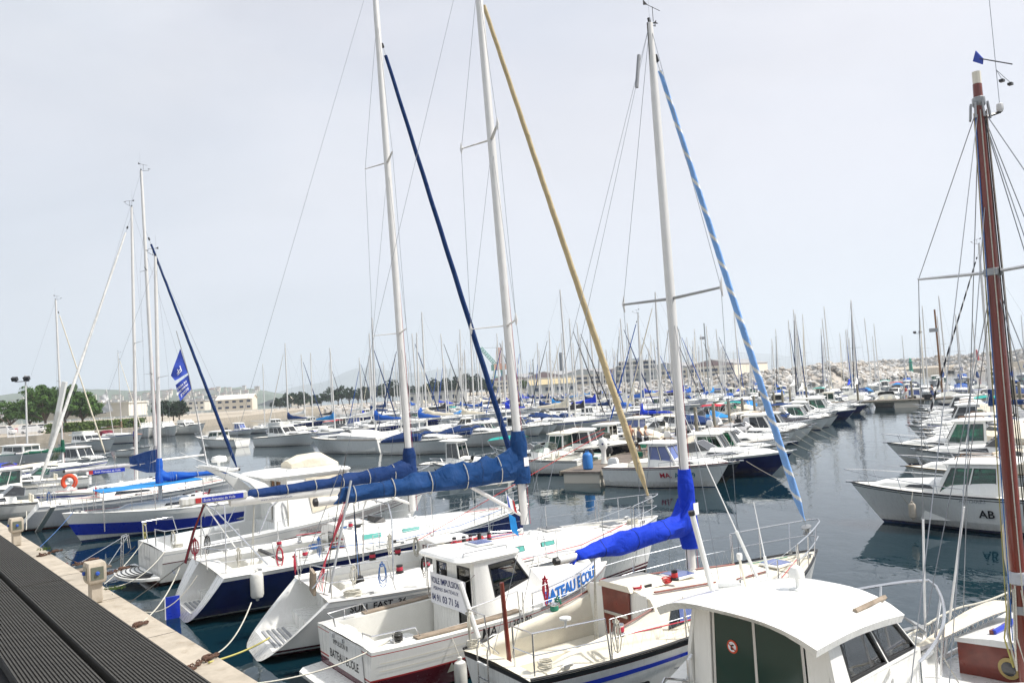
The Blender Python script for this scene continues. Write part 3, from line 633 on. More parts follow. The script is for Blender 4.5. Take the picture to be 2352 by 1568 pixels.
def motorboat(name='motorboat', kind='wheel', L=6.2, B=2.35, zt=2.05, lean=.16, ov=.55, slope=None, hull='gel', band='blackstripe', under='antiblue', gm='gdark', cover=None, roof='gel', eng='white', joined=False, rail=True, stripe=None, fb=1.05, fs=.72, cx=None, awn=None, loc=(0, 0, 0), rz=0, label='', group=None, n=14, rz_=None, extra=None, finish=True):
    T = Thing(name, label, 'motorboat', group, loc, rz, joined)
    h = Hull(L, B, fs, fb, tr=.0, rake=L*.16, zk=-.3, sm=.38, bt=.88, ps=2.6, km=.20, kb=.85, sag=.02)
    hb = T.part('hull'); low = hull
    h.mesh(hb, n, (('s', 0), ('s', .07), ('s', .10), ('w', .32), ('w', .10), ('w', .03), ('k', 0)), ('gel' if hull != 'cream' else 'cream', band, hull, low, stripe or low, under))
    x0 = .35; z0 = h.dz(L*.5)
    if kind == 'open': well = (x0, L*.74, .18)
    elif kind == 'fly': well = (x0, L*.26, .45)
    else: well = (x0, L*.46, .25)
    dk = T.part('deck'); h.deck(dk, n, well, h.B/2*.80, 'deckw', .06)
    h.rail(hb, 0, .028, band if band != hull else 'gel', n=14)
    if kind in ('wheel', 'pilot'):
        xa = cx or L*.40; xf = L*.70 if kind == 'wheel' else L*.62; ww = B*.36
        tr_ = Trunk(xa, L*.90, ww*1.02, .28, .42, .10, h, .25, .08); c = T.part('cabin_trunk'); tr_.mesh(c, 'gel', 9)
        for sd in (-1, 1): tr_.window(c, [(L*.64, .35), (L*.76, .35), (L*.74, .75), (L*.66, .8)], sd, 'gdark')
        zr = zt if kind == 'wheel' else zt+.12; house(T, h, xa, xf, .3, zr, ww, ww*.84, lean=lean, slope=slope or (.95 if kind == 'wheel' else .35), gm=gm, roof=roof, posts=2, sill=.43, over=(ov, .24, .12), crown=.09, rth=.07, door=rnd.random() < .6)
        if not joined: rb = T.part('roof_rail'); [rb.tube([(xa, sd*.45, zr+.12), (xa+.1, sd*.45, zr+.2), (xf-1.1, sd*.45, zr+.19), (xf-1.05, sd*.45, zr+.11)], .014, 'teak', 5) for sd in (-1, 1)]
        an = T.part('antenna'); an.tube([(xa+.1, .4, zr+.1), (xa-.2, .42, zr+1.3)], .012, 'white', 4)
        bx = T.part('bench'); bx.box((.75, 0, .45), (.45, B*.7, .42), 'gel', bev=.04)
    elif kind == 'cuddy':
        tr_ = Trunk(L*.42, L*.90, B*.37, .25, .48, .10, h, .25, .08); c = T.part('cabin_trunk'); tr_.mesh(c, 'gel', 9)
        for sd in (-1, 1): tr_.window(c, [(L*.50, .35), (L*.70, .35), (L*.66, .75), (L*.51, .8)], sd, 'gdark')
        zt = h.dz(L*.45)+.45; ws = T.part('windscreen')
        for sd in (-1, 1):
            ws.poly([(L*.36, sd*B*.37, zt-.1), (L*.52, sd*B*.30, zt), (L*.44, sd*B*.27, zt+.42), (L*.35, sd*B*.33, zt+.30)], .01, gm if gm != 'gdark' else 'gsmoke')
            ws.tube([(L*.36, sd*B*.37, zt-.1), (L*.35, sd*B*.33, zt+.30), (L*.44, sd*B*.27, zt+.42), (L*.52, sd*B*.30, zt)], .014, 'steel', 5)
        ws.poly([(L*.52, -B*.30, zt), (L*.52, B*.30, zt), (L*.44, B*.27, zt+.42), (L*.44, -B*.27, zt+.42)], .01, gm if gm != 'gdark' else 'gsmoke'); ws.tube([(L*.44, -B*.27, zt+.42), (L*.44, B*.27, zt+.42)], .014, 'steel', 5)
        if cover:
            cv = T.part('cockpit_cover', label=None); rings = []
            for i in range(9):
                u = i/8; x = .15+(L*.50-.15)*u; pk = .12+.75*math.sin(PI*min(1, u*.62+.1))*(1 if u > .05 else .5); zb = h.dz(x)+.0; hw = h.hw(x)*.97
                rings.append([(x, -hw, zb), (x, -hw*.96, zb+.18+.25*u), (x, -hw*.55, zb+pk*.9), (x, 0, zb+pk+.04*math.sin(i*2.1)), (x, hw*.55, zb+pk*.9), (x, hw*.96, zb+.18+.25*u), (x, hw, zb)])
            cv.ring(rings, cover)
        else:
            for y in (-.45, .45): s_ = T.part('seat'); s_.box((L*.33, y, .55), (.45, .45, .5), 'cream', bev=.05); s_.box((L*.29, y, .95), (.1, .45, .4), 'cream', bev=.03)
    elif kind == 'fly':
        xa = L*.27; ww = B*.39; tr_ = Trunk(xa, L*.88, ww*1.03, .35, .55, .12, h, .2, .09); c = T.part('cabin_trunk'); tr_.mesh(c, 'gel', 10)
        for sd in (-1, 1): tr_.window(c, [(L*.60, .3), (L*.76, .3), (L*.72, .72), (L*.61, .8)], sd, 'gdark')
        house(T, h, xa, L*.62, .7, 2.35, ww, ww*.88, slope=1.3, gm=gm, roof=roof, posts=3, sill=.52, over=(.9, .1, .10), lean=.16, rth=.14)
        f = T.part('flybridge'); q = rrect(L*.24, L*.46, B*.32, B*.28, 2.52, 2.52, .3); f.ring([q, [(x*1.0, y*1.04, z+.32) for x, y, z in q], [(x, y*.96, z+.30) for x, y, z in q], [(x, y*.94, z+.02) for x, y, z in q]], 'gel', cap=True)
        if cover: cv = T.part('cockpit_cover'); cv.ring([[(x, -B*.32, 2.5), (x, -B*.25, 2.8+.25*k), (x, B*.25, 2.8+.25*k), (x, B*.32, 2.5)] for x, k in ((L*.24, .2), (L*.34, 1), (L*.45, .6), (L*.48, 0))], cover)
    elif kind == 'open':
        c = T.part('console'); c.box((L*.45, 0, .62), (.55, .62, .85), 'gel', bev=.07); c.poly([(L*.45+.28, -.28, 1.05), (L*.45+.28, .28, 1.05), (L*.45+.12, .25, 1.42), (L*.45+.12, -.25, 1.42)], .012, 'gsmoke')
        s_ = T.part('seat'); s_.box((L*.30, 0, .55), (.4, .9, .5), 'cream', bev=.05)
        s_ = T.part('seat'); s_.box((.55, 0, .5), (.4, B*.66, .35), 'gel', bev=.05)
        if cover:
            cv = T.part('cockpit_cover'); rings = []
            for i in range(11):
                u = i/10; x = .1+(L*.93-.1)*u; hw = h.hw(x)*1.01; zb = h.dz(x)-.02; pk = .15+.6*math.exp(-((u-.45)/.2)**2)+.03*math.sin(i*3)
                rings.append([(x, -hw, zb-.1), (x, -hw*.97, zb+.06), (x, -hw*.4, zb+pk*.8), (x, 0, zb+pk), (x, hw*.4, zb+pk*.8), (x, hw*.97, zb+.06), (x, hw, zb-.1)])
            cv.ring(rings, cover)
    if awn:
        aw = T.part('awning'); xa = L*.10; xb = L*.42; z = 2.15
        aw.ring([[(xa, -B*.42, z-.12), (xa, -B*.2, z), (xa, B*.2, z), (xa, B*.42, z-.12)], [((xa+xb)/2, -B*.43, z-.02), ((xa+xb)/2, -B*.2, z+.1), ((xa+xb)/2, B*.2, z+.1), ((xa+xb)/2, B*.43, z-.02)], [(xb, -B*.42, z-.10), (xb, -B*.2, z+.02), (xb, B*.2, z+.02), (xb, B*.42, z-.10)]], awn, closed=False)
        fr = T.part('awning_frame', aw)
        for sd in (-1, 1):
            for x in (xa, xb): fr.tube([((xa+xb)/2, sd*h.hw(L*.3)*.95, h.dz(L*.3)), (x, sd*B*.42, z-.12)], .013, 'steel', 4)
    if eng: outboard(T, -.02, h.fs+.02, 0, .95, eng)
    if rail: pulpit(T, h, L*.52, .42 if kind != 'open' else .25, .015 if not joined else .022, mid=False, over=.18, nst=3, n=10, droop=.55)
    if not joined:
        fb_ = T.part('cleat'); fb_.tube([(L-.25, -.12, h.dz(L-.25)+.08), (L-.25, .12, h.dz(L-.25)+.08)], .015, 'steel', 5); fb_.tube([(L-.05, 0, h.dz(L)+.02), (L+.18, 0, h.dz(L)+.03)], .04, 'steel', 6)
    if extra: extra(T, h)
    T.h = h
    return T.finish() if finish else T
def sailboat(name='sailboat', L=8.5, B=2.9, hull='gel', stripe='bluestripe', under='antiblue', cover='c_navy', jibm='c_navy', jib2=None, mh=11.5, joined=False, loc=(0, 0, 0), rz=0, label='', group=None, n=14, fb=1.1, fs=.85, boomc=True, dodger=None, bh=1.0, sp2=False, mm='alu', tr=.45, win='gdark', finish=True, full=False, wires=.005, jr=.055, thin=False, extra=None, xm=None, fr=.5, ht=.97):
    T = Thing(name, label, 'sailboat', group, loc, rz, joined)
    h = Hull(L, B, fs, fb, tr=tr, rake=L*.11, zk=-.4, sm=.42, bt=.74, ps=1.95, km=.26, kb=.7, sag=.05, zks=-.04)
    hb = T.part('hull'); h.mesh(hb, n, (('s', 0), ('s', .12), ('s', .2), ('w', .16), ('w', .10), ('w', .03), ('k', 0)), (hull, stripe if stripe else hull, hull, hull, 'antiblue' if under == 'antiblue' else under, under))
    well = (max(.5, tr+.1), L*.34, .45); dk = T.part('deck'); h.deck(dk, n, well, B*.27, 'deckw', .05); h.rail(hb, .01, .022, 'gel' if not joined else 'gel', n=12)
    t = Trunk(L*.34, L*.76, B*.31, B*.13, .42, .12, h, .3, .08); c = T.part('cabin_trunk'); t.mesh(c, 'gel', 9)
    for sd in (-1, 1): t.window(c, [(L*.40, .4), (L*.56, .4), (L*.55, .75), (L*.41, .8)], sd, win)
    x = xm or L*.60; z0 = h.dz(x)+.35; zt = mh
    f, mm_ = mast(T, x, z0-.1, zt, .015, .075 if not joined else .085, mm, (fr,) if not sp2 else (.35, .68), B*.3, detail=not joined)
    stays(T, [(Vector((L-.08, 0, h.dz(L)+.05)), f(z0+(zt-z0)*ht)), (Vector((tr+.05, 0, h.dz(tr)+.05)), f(zt))], wires, name='forestay' if joined else 'stay')
    if full: clutter(T, h, t, L*.22, int(L*10)); slip(T, h, [(L*.4, L*.7, .74, .92, 0), (L*.80, L*.93, .12, .78, 0)])
    if not joined: shrouds(T, f, z0, zt, h, x, sp=B*.3, fr=(fr,) if not sp2 else (.35, .68), top=ht)
    else:
        for sd in (-1, 1): T.part('shroud').tube([(x-.1, sd*h.hw(x)*.95, h.dz(x)), f(z0+(zt-z0)*fr)+Vector((0, sd*B*.3, 0)), f(zt)], wires, 'wire', 3)
    if jibm:
        a = Vector((L-.08, 0, h.dz(L)+.15)); b = f(z0+(zt-z0)*ht)
        if joined: T.part('furled_sail').tube([a.lerp(b, q) for q in (.03, .07, .5, .9)], [jr*.5, jr*1.3, jr*1.2, jr*.6], jibm, 6)
        else: jib(T, a, b, jr, jibm, jib2, w=.3, drum=False)
    A = f(z0+bh); B_ = Vector((A.x-L*.36, 0, A.z+.05))
    if joined:
        bm = T.part('boom'); bm.tube([A, B_+Vector((-.3, 0, 0))], .055, mm, 6)
        if cover:
            cv = T.part('sail_cover'); rings = []
            for i in range(8):
                u = i/7; p = A.lerp(B_, u*.98); hh = (.52*(1-u)**1.2+.16+.4*max(0, 1-u/.18)); w = .17*(1.1-.5*u)*(1 if u < .95 else .5)
                rings.append([p+Vector((0, w*math.cos(a)*(1.1-.5*max(0, math.sin(a))), (hh*.5+hh*.5*math.sin(a))*(1+.08*math.sin(i*2+a)))) for a in [2*PI*k/8 for k in range(8)]])
            cv.ring(rings, cover)
    elif cover: sail_cover(T, A, B_, cover, hA=.4, hB=.18, w=.15, collar=.5, ties=3, seed=rnd.randint(0, 99))
    else: T.part('boom').tube([A, B_+Vector((-.3, 0, 0))], .055, mm, 8)
    if dodger:
        d = T.part('dodger'); xd = L*.34; zz = h.dz(xd)+.42; rings = []
        for x_, hh, w in ((xd-.75, .50, B*.29), (xd-.35, .55, B*.30), (xd+.25, .30, B*.27), (xd+.45, .04, B*.24)):
            rings.append([(x_, -w, zz-.35), (x_, -w*.9, zz+hh*.75), (x_, -w*.4, zz+hh), (x_, w*.4, zz+hh), (x_, w*.9, zz+hh*.75), (x_, w, zz-.35)])
        d.ring(rings, dodger, closed=False)
    pulpit(T, h, L*.84, .58, .014 if not joined else .02, mid=not joined, nst=2, n=8)
    if not joined: stanchions(T, h, [L*q for q in (.14, .34, .55, .72, .84)])
    if not joined:
        for sd in (-1, 1): ap = T.part('stern_rail'); ap.tube([(L*.16, sd*h.hw(L*.16)*.95, h.dz(0)), (L*.16, sd*h.hw(L*.16)*.95, h.dz(0)+.6), (tr+.1, sd*h.hw(tr)*.9, h.dz(0)+.6), (tr+.1, sd*h.hw(tr)*.9, h.dz(0))], .013, 'steel', 5)
    T.h = h; T.f = f
    if extra: extra(T, h)
    return T.finish() if finish else T
# ------------------------------------------------------------------ the boats on the near quay
def pose(bow, h, L): d = Vector((math.sin(R(h)), math.cos(R(h)))); return (bow[0]-d.x*L, bow[1]-d.y*L, 0), R(90-h)
def toW(loc, rz, p): c, s = math.cos(rz), math.sin(rz); return Vector((loc[0]+p[0]*c-p[1]*s, loc[1]+p[0]*s+p[1]*c, p[2]))
def frame(T, pts, r=.014, name='stern_rail', m='steel', par=None, n=6): T.part(name, par).tube(pts, r, m, n)
def coil_thing(p, m, label, r=.16, rr=.012, turns=5, hang=False, name='rope_coil', tail=None, rx=None, flat=.1):
    mb = MB(); mb.coil((0, 0, 0), r, turns, rr, m, flat, rx=R(90) if hang else 0, rz=rnd.random()*3)
    if tail: mb.tube([(0, 0, 0)]+[Vector(q)-Vector(p) for q in tail], rr, m, 5)
    return thing1(name, mb, label, 'rope', 'rope coils on the near boats', p)

def rig_coords(): pass
# --- white racing sloop (stern to the quay, tan furled jib) ---------------------------------------
def scoop_stern(T, h, depth, zf, m='gel', wide=.2, steps=((.0, .30), (.55, .55))):
    mb = T.part('transom_scoop'); n = 9
    zt = h.zs(0)
    for sd in (-1, 1):
        a = []; b = []; c = []
        for i in range(n+1):
            z = .16+(zt-.16)*i/n; p = h.pt(0, z, sd, 0); a.append(p); q = h.pt(0, z, sd, -wide*(.55+.45*i/n)); q.x += .03; b.append(q); c.append(Vector((depth, q.y, z)))
        for u, v in ((a, b), (b, c)):
            mb.add(u+v, [[i, i+1, n+1+i+1, n+1+i] for i in range(n)], m)
    w = h.pt(0, .3, 1, -wide).y
    x0 = 0.05; prev = None
    st = list(steps)+[(depth, None)]
    st[0] = (h.pt(0, steps[0][1], 1).x, steps[0][1]); zs_ = [h.zkf(0)+.01, .04, .1, .16, steps[0][1]]
    mb.add([h.pt(0, z, -1) for z in zs_]+[h.pt(0, z, 1) for z in zs_[::-1]], [[i, i+1, 8-i, 9-i] for i in range(4)], m)
    for k in range(len(steps)):
        xa, z = st[k]; xb = max(xa+.02, st[k+1][0]); ww = h.pt(0, max(.2, z), 1, -wide*.6).y
        mb.add([(xa, -ww, z), (xb, -ww, z), (xb, ww, z), (xa, ww, z)], [[0, 1, 2, 3]], m)
        zl = st[k-1][1] if k else -.1
        if k: mb.add([(xa, -ww, zl), (xa, ww, zl), (xa, ww, z), (xa, -ww, z)], [[0, 1, 2, 3]], m)
    z = steps[-1][1]; ww = h.pt(0, zt, 1, -wide).y
    sp_ = T.part('step_tread', label='grey non-slip treads on the stern steps')
    for k in range(5): x = st[0][0]+.12+.11*k; w2 = h.pt(0, steps[0][1], 1, -wide*.9).y; sp_.box((x, 0, steps[0][1]+.012), (.05, 1.7*w2, .02), 'greyp')
    wall(mb, [(depth, ww, z), (depth, -ww, z), (depth, -ww, zt+.03), (depth, ww, zt+.03)], [(.3, .25, .7, .75)], m, .05)
    mb.add([(depth+.05, -ww*.5, z), (depth+.05, ww*.5, z), (depth+.05, ww*.5, zt), (depth+.05, -ww*.5, zt)], [[0, 1, 2, 3]], 'greyp')
def racer():
    L = 11.1; loc, rz = pose((3.75, 22.6), 61, L)
    T = Thing('sailboat', 'white racing sloop with tan rolled jib, petrol blue boom cover and open scooped stern', 'sailboat', None, loc, rz)
    h = Hull(L, 3.75, 1.12, 1.42, zks=-.03, tr=1.35, rake=.75, zk=-.5, sm=.42, bt=.78, ps=2.0, km=.24, kb=.62, sag=.04)
    hb = T.part('hull'); h.mesh(hb, 34, (('s', 0), ('s', .10), ('s', .115), ('w', .26), ('w', .21), ('w', .17), ('w', .13), ('k', 0)), ('gel', 'txtgrey', 'gel', 'maroon', 'gel', 'maroon', 'antiblack'), open_tr=True)
    h.stripe(hb, 2.2, 9.6, .02, .05, 'greyhull', 0, rel=True)
    text_on(hb, 'SUN  FAST  36', .19, lambda u, v: h.at(1.75+u, .865+.012*u+v, -1, .02), 'txtblack', bold=.004, sx=1.0)
    for x, z in ((1.75, .62), (1.5, .47), (1.65, .43)): p = h.at(x, z, -1, .01); hb.lathe([(.001, 0), (.035, .0), (.03, .012), (.001, .012)], 'blackp', p, 10, (0, -1, 0))
    scoop_stern(T, h, 1.75, .3, steps=((.0, .22), (1.15, .5)))
    dk = T.part('deck'); h.deck(dk, 34, (1.8, 4.25, .62), .78, 'deckw', .05)
    h.rail(hb, .02, .028, 'alu')
    # cockpit: seats and coamings
    ck = T.part('cockpit_seat')
    for sd in (-1, 1): ck.box((3.2, sd*.60, .83), (2.0, .42, .42), 'deckw', bev=.03)
    co = T.part('coaming')
    for sd in (-1, 1):
        co.ring([[(x, sd*.80, h.dz(x)), (x, sd*(.84), h.dz(x)+hh), (x, sd*(1.0), h.dz(x)+hh), (x, sd*1.16, h.dz(x))] for x, hh in ((1.7, .04), (2.2, .16), (3.4, .24), (4.4, .28))], 'gel')
    for sd in (-1, 1):
        for x, rp in ((3.1, 'roper'), (3.75, 'roper')): winch(T, (x, sd*.92, h.dz(x)+.23), .075, 'blackp', rp)
    t = Trunk(4.25, 9.0, 1.05, .32, .50, .10, h, .28, .09); c = T.part('cabin_trunk'); t.mesh(c, 'gel', 16)
    for sd in (-1, 1):
        for xa, xb in ((4.75, 5.25), (5.8, 6.35), (6.9, 7.3)):
            w_ = T.part('window'); t.window(w_, [(xa-.02, .36), (xb+.02, .36), (xb+.02, .78), (xa-.02, .78)], sd, 'blackp', .006); t.window(w_, [(xa, .4), (xb, .4), (xb, .74), (xa, .74)], sd, 'tealpaint', .012)
        gr = T.part('grab_rail'); gr.tube([t.top(5.0+.01, sd*.72)]+[t.top(5.05+k*.5, sd*(.72-.02*k), .05) for k in range(5)]+[t.top(7.1, sd*.62)], .012, 'steel', 5)
    # companionway with red rope bags, hatches
    hd = T.part('companionway'); hd.box((4.24, 0, 1.25), (.04, .62, .62), 'gsmoke'); hd.box((4.7, 0, h.dz(4.7)+.60), (1.0, .74, .06), 'gel', bev=.02); hd.tube([(4.2, -.36, 1.0), (4.2, -.36, 1.62), (4.2, .36, 1.62), (4.2, .36, 1.0)], .018, 'maroon', 5)
    for x, y, s_ in ((7.6, 0, .52), (9.55, 0, .5), (5.7, 0, .34)):
        z = (t.top(x, 0).z if x < 8.9 else h.dz(x)+.05); q = T.part('hatch'); q.box((x, y, z+.025), (s_, s_, .05), 'alu', bev=.015); q.box((x, y, z+.055), (s_*.84, s_*.84, .012), 'gsmoke')
    for y in (-.35, .35): fl = T.part('genoa_rope_heap'); fl.coil(t.top(4.9, y*1.6, .03), .12, 3, .012, 'ropered2', .05)
    cm = T.part('deck_cushion', label='dark red padded deck cushion heaped with rope'); cm.ring([[(4.5, -.6, h.dz(4.5)+.545), (4.5, -.98, h.dz(4.5)+.44), (5.3, -.95, h.dz(5.3)+.44), (5.4, -.5, h.dz(5.4)+.56)], [(4.5, -.6, h.dz(4.5)+.60), (4.5, -.98, h.dz(4.5)+.50), (5.3, -.95, h.dz(5.3)+.49), (5.4, -.5, h.dz(5.4)+.61)]], 'redpaint')
    for k in range(5): winch(T, (4.55+.22*k, -.72-.06*math.sin(k*2), h.dz(4.6)+.57), .05, 'blackp', ('roper', 'ropedark')[k % 2])
    z0 = 1.8; zt = 17.6; f, mm = mast(T, 6.85, z0, zt, .028, .098, 'alu', (), 1.3, tip=False)
    slip(T, h, [(4.6, 6.4, .70, .92, 0), (6.6, 8.8, .72, .90, 0), (9.1, 10.4, .12, .80, 0)]); clutter(T, h, t, 3.75, 1)
    for zz, spn in ((6.88, 1.25), (11.74, 1.05)):
        s_ = T.part('spreader', mm); p = f(zz)
        for sd in (-1, 1): tip = p+Vector((-.35*spn, sd*spn, .03)); s_.tube([p, tip], [.05, .03], 'alu', 8, flat=.4); s_.tube([tip+Vector((0, 0, -.14)), tip, tip+Vector((0, 0, .16))], [.012, .045, .012], 'alu', 6)
    zs = [6.88, 11.74]
    for sd in (-1, 1):
        foot = Vector((6.6, sd*1.42, h.dz(6.6)+.03)); m1 = f(6.9)+Vector((-.44, sd*1.25, 0)); m2 = f(11.74)+Vector((-.37, sd*1.05, 0))
        s_ = T.part('shroud'); s_.tube([foot, m1, m2, f(16)], .006, 'wire', 4); s_.tube([foot, f(6.8)], .005, 'wire', 4); s_.tube([m1, f(11.6)], .005, 'wire', 4); s_.tube([foot, foot.lerp(m1, .05)], .018, 'steel', 6)
    sail_cover(T, f(2.98), f(2.98)+Vector((-4.95, 0, .02)), 'c_petrol', hA=.78, hB=.36, w=.25, collar=.38, seed=3, ties=5, tie='ropew', patch=True, br=.085, collar_w=.24, boomend=.28, wr=1.6)
    jib(T, (L-.12, 0, 1.62), f(15.75), .078, 'c_tan', None, turns=17, seed=2, z1=.97)
    bs = T.part('backstay'); bs.tube([f(zt), (2.3, 0, 4.0)], .005, 'wire', 4)
    for sd in (-1, 1): bs.tube([(2.3, 0, 4.0), (1.35, sd*1.05, 1.2)], .010, 'ropedark' if sd < 0 else 'wire', 4)
    vg = T.part('boom_vang'); vg.tube([f(2.0), f(2.95)+Vector((-1.4, 0, -.05))], .05, 'alu', 8)
    ms = T.part('mainsheet')
    for dy in (-.05, .05, 0): ms.tube([f(2.9)+Vector((-4.4, 0, -.05)), (2.45, dy*3, .95)], .010, 'ropedark' if dy else 'ropeb', 4)
    ms.lathe([(.01, 0), (.11, .03), (.13, .12), (.1, .22), (.01, .25)], 'blackp', (2.45, 0, 1.0), 10)
    # wheel-less stern: pushpit, lifebuoy bracket, outboard bracket board
    for sd in (-1, 1):
        frame(T, [(1.25, sd*.55, 1.15), (1.2, sd*.62, 1.78), (1.35, sd*1.28, 1.80), (2.6, sd*1.52, 1.80), (2.75, sd*1.56, 1.16)], .014)
        frame(T, [(1.2, sd*.60, 1.48), (1.38, sd*1.28, 1.48), (2.68, sd*1.54, 1.48)], .010)
        frame(T, [(1.45, sd*1.28, 1.14), (1.45, sd*1.30, 1.80)], .012)
    frame(T, [(2.9, -1.05, 1.2), (2.95, -1.0, 2.55), (2.98, -.75, 2.85), (2.98, .75, 2.85), (2.95, 1.0, 2.55), (2.9, 1.05, 1.2)], .018, 'cockpit_hoop')
    rt = T.part('backstay_tackle', label='bundle of dark red tackle ropes at the backstay')
    for k in range(6): rt.tube([(2.15+.05*k, -.15+.06*k, 2.95), (1.55+.03*k, -.55+.10*k, 1.75), (1.4, -.75+.12*k, 1.2)], .010, ('roper', 'ropedark')[k % 3 == 2], 4)
    pl = T.part('backstay_leg', label='grey lever pole beside the tackle'); pl.tube([(2.35, -.1, 3.4), (1.5, -.95, 1.2)], .03, 'aludark', 6)
    bd = T.part('outboard_bracket'); bd.box((1.15, -1.0, 1.5), (.06, .32, .48), 'teakgrey', rx=R(12)); bd.tube([(1.1, -1.15, 1.4), (1.35, -1.28, 1.7)], .016, 'steel', 5)
    stanchions(T, h, (3.4, 5.0, 6.7, 8.3, 9.6), .62)
    pulpit(T, h, 9.7, .60, .015, over=.05, nst=2)
    cp = T.part('control_rope')
    for k, mt in enumerate(('roper', 'ropew', 'ropeb', 'roper')): cp.tube([t.top(6.7, -.2+.12*k, .02), t.top(5.5, -.45+.06*k, .02), t.top(4.6, -.55+.05*k, .02)], .009, mt, 4)
    T.h = h; T.finish(); return T, h, loc, rz
racerT, rH, rloc, rrz = racer()

# --- blue-hulled sloop with white transom --------------------------------------------------------
def bluesloop():
    L = 11.0; loc, rz = pose((.2, 26.75), 56, L)
    T = Thing('sailboat', 'navy-hulled sloop with white transom, navy rolled jib and navy cover above a white boom', 'sailboat', None, loc, rz)
    h = Hull(L, 3.8, 1.10, 1.38, zks=-.03, tr=.75, bt=.93, rake=.8, zk=-.5, sm=.42, ps=2.0, km=.24, kb=.62, sag=.03)
    hb = T.part('hull'); h.mesh(hb, 30, (('s', 0), ('s', .08), ('s', .10), ('w', .16), ('w', .12), ('w', .09), ('k', 0)), ('gel', 'navyhull', 'navyhull', 'gel', 'navyhull', 'antiblack'), open_tr=True)
    scoop_stern(T, h, 1.15, .3, wide=.75, steps=((.0, .2), (.7, .4)))
    tx = T.part('lettering'); w = h.pt(0, .7, 1).y
    text_on(tx, 'IMPULSION II', .12, lambda u, v: Vector((.30+.0*v, w*.97-.02-u*.6, .86+v)) + Vector((-.12, 0, 0)), 'txtblue')
    dk = T.part('deck'); h.deck(dk, 30, (1.15, 4.2, .60), .85, 'deckw', .05); h.rail(hb, .02, .026, 'gel')
    t = Trunk(4.2, 8.8, 1.02, .30, .46, .10, h, .3, .09); c = T.part('cabin_trunk'); t.mesh(c, 'gel', 14)
    for sd in (-1, 1):
        for xa, xb in ((4.7, 5.3), (6.0, 6.6)): w_ = T.part('window'); t.window(w_, [(xa, .4), (xb, .4), (xb, .72), (xa, .72)], sd, 'tealpaint', .01)
    ck = T.part('cockpit_seat')
    for sd in (-1, 1): ck.box((2.9, sd*.66, .80), (2.0, .42, .40), 'deckw', bev=.03)
    hd = T.part('companionway'); hd.box((4.19, 0, 1.2), (.04, .6, .58), 'gdark'); hd.box((4.66, 0, h.dz(4.7)+.55), (.95, .72, .06), 'gel', bev=.02)
    ms_ = T.part('instrument_hood'); ms_.ring([[(5.4, -.28, t.top(5.4, 0).z), (5.4, -.26, t.top(5.4, 0).z+.16), (5.4, .26, t.top(5.4, 0).z+.16), (5.4, .28, t.top(5.4, 0).z)], [(5.75, -.26, t.top(5.7, 0).z), (5.7, -.2, t.top(5.7, 0).z+.12), (5.7, .2, t.top(5.7, 0).z+.12), (5.75, .26, t.top(5.7, 0).z)]], 'blackp')
    for sd in (-1, 1):
        for x, rp in ((3.0, 'roper'), (3.6, None)): winch(T, (x, sd*1.1, h.dz(x)+.05), .075, 'steel', rp)
    winch(T, (4.5, -.62, h.dz(4.5)+.50), .065, 'steel', 'roper'); winch(T, (4.5, .62, h.dz(4.5)+.50), .065, 'steel', None)
    for y in (-.75, .62, -.5):
        q = T.part('rope_tail'); q.coil((4.18, y, 1.28), .15, 4, .012, 'roper' if y != .62 else 'ropew', .05, rx=R(80)); 
    z0 = 1.75; zt = 18.6; f, mm = mast(T, 6.75, z0, zt, .02, .095, 'alu', (), 1.2, tip=False)
    slip(T, h, [(4.6, 6.4, .70, .92, 0), (6.6, 8.6, .72, .90, 0), (8.9, 10.3, .12, .80, 0)]); clutter(T, h, t, 3.6, 2, ('ropeb', 'roper'))
    for zz, spn in ((7.15, 1.2), (12.44, 1.0)):
        s_ = T.part('spreader', mm); p = f(zz)
        for sd in (-1, 1): s_.tube([p, p+Vector((-.30*spn, sd*spn, .03))], [.045, .025], 'alu', 8, flat=.4)
    for sd in (-1, 1):
        foot = Vector((6.5, sd*1.38, h.dz(6.5)+.03)); m1 = f(7.15)+Vector((-.36, sd*1.2, .03)); m2 = f(12.44)+Vector((-.3, sd, .03)); s_ = T.part('shroud'); s_.tube([foot, m1, m2, f(17)], .006, 'wire', 4); s_.tube([foot, f(7.0)], .005, 'wire', 4); s_.tube([m1, f(12.3)], .005, 'wire', 4)
    A = f(2.68); B_ = A+Vector((-5.1, 0, .03))
    sail_cover(T, A+Vector((0, 0, .12)), B_+Vector((0, 0, .12)), 'c_navy', hA=.55, hB=.24, w=.2, collar=.28, seed=8, ties=6, tie='ropew', br=.11, bm='alu', collar_w=.22, boom=False, wr=1.15)
    bo = T.part('boom'); bo.tube([A, A+Vector((-1, 0, 0)), B_+Vector((-.15, 0, 0))], [.09, .12, .11], 'alu', 10, flat=1.25); bo.lathe([(.02, 0), (.13, .01), (.12, .1), (.05, .13)], 'alu', B_+Vector((-.13, 0, 0)), 10, (-1, 0, 0))
    text_on(bo, 'www.voileimpulsion.com', .085, lambda u, v: B_+Vector((.55+u, -.145, -.06+v)), 'txtnavy')
    jib(T, (L-.1, 0, 1.55), f(16.6), .078, 'c_navy', None, turns=9, seed=5, z1=.95)
    stays(T, [(f(zt), (.6, 0, 1.3))], .005, name='backstay')
    ms = T.part('mainsheet')
    for dy in (-.04, .04): ms.tube([A+Vector((-4.7, 0, -.12)), (1.9, dy*3, .8)], .011, 'ropew', 4)
    vg = T.part('boom_vang'); vg.tube([f(1.95), A+Vector((-1.4, 0, -.12))], .045, 'alu', 8)
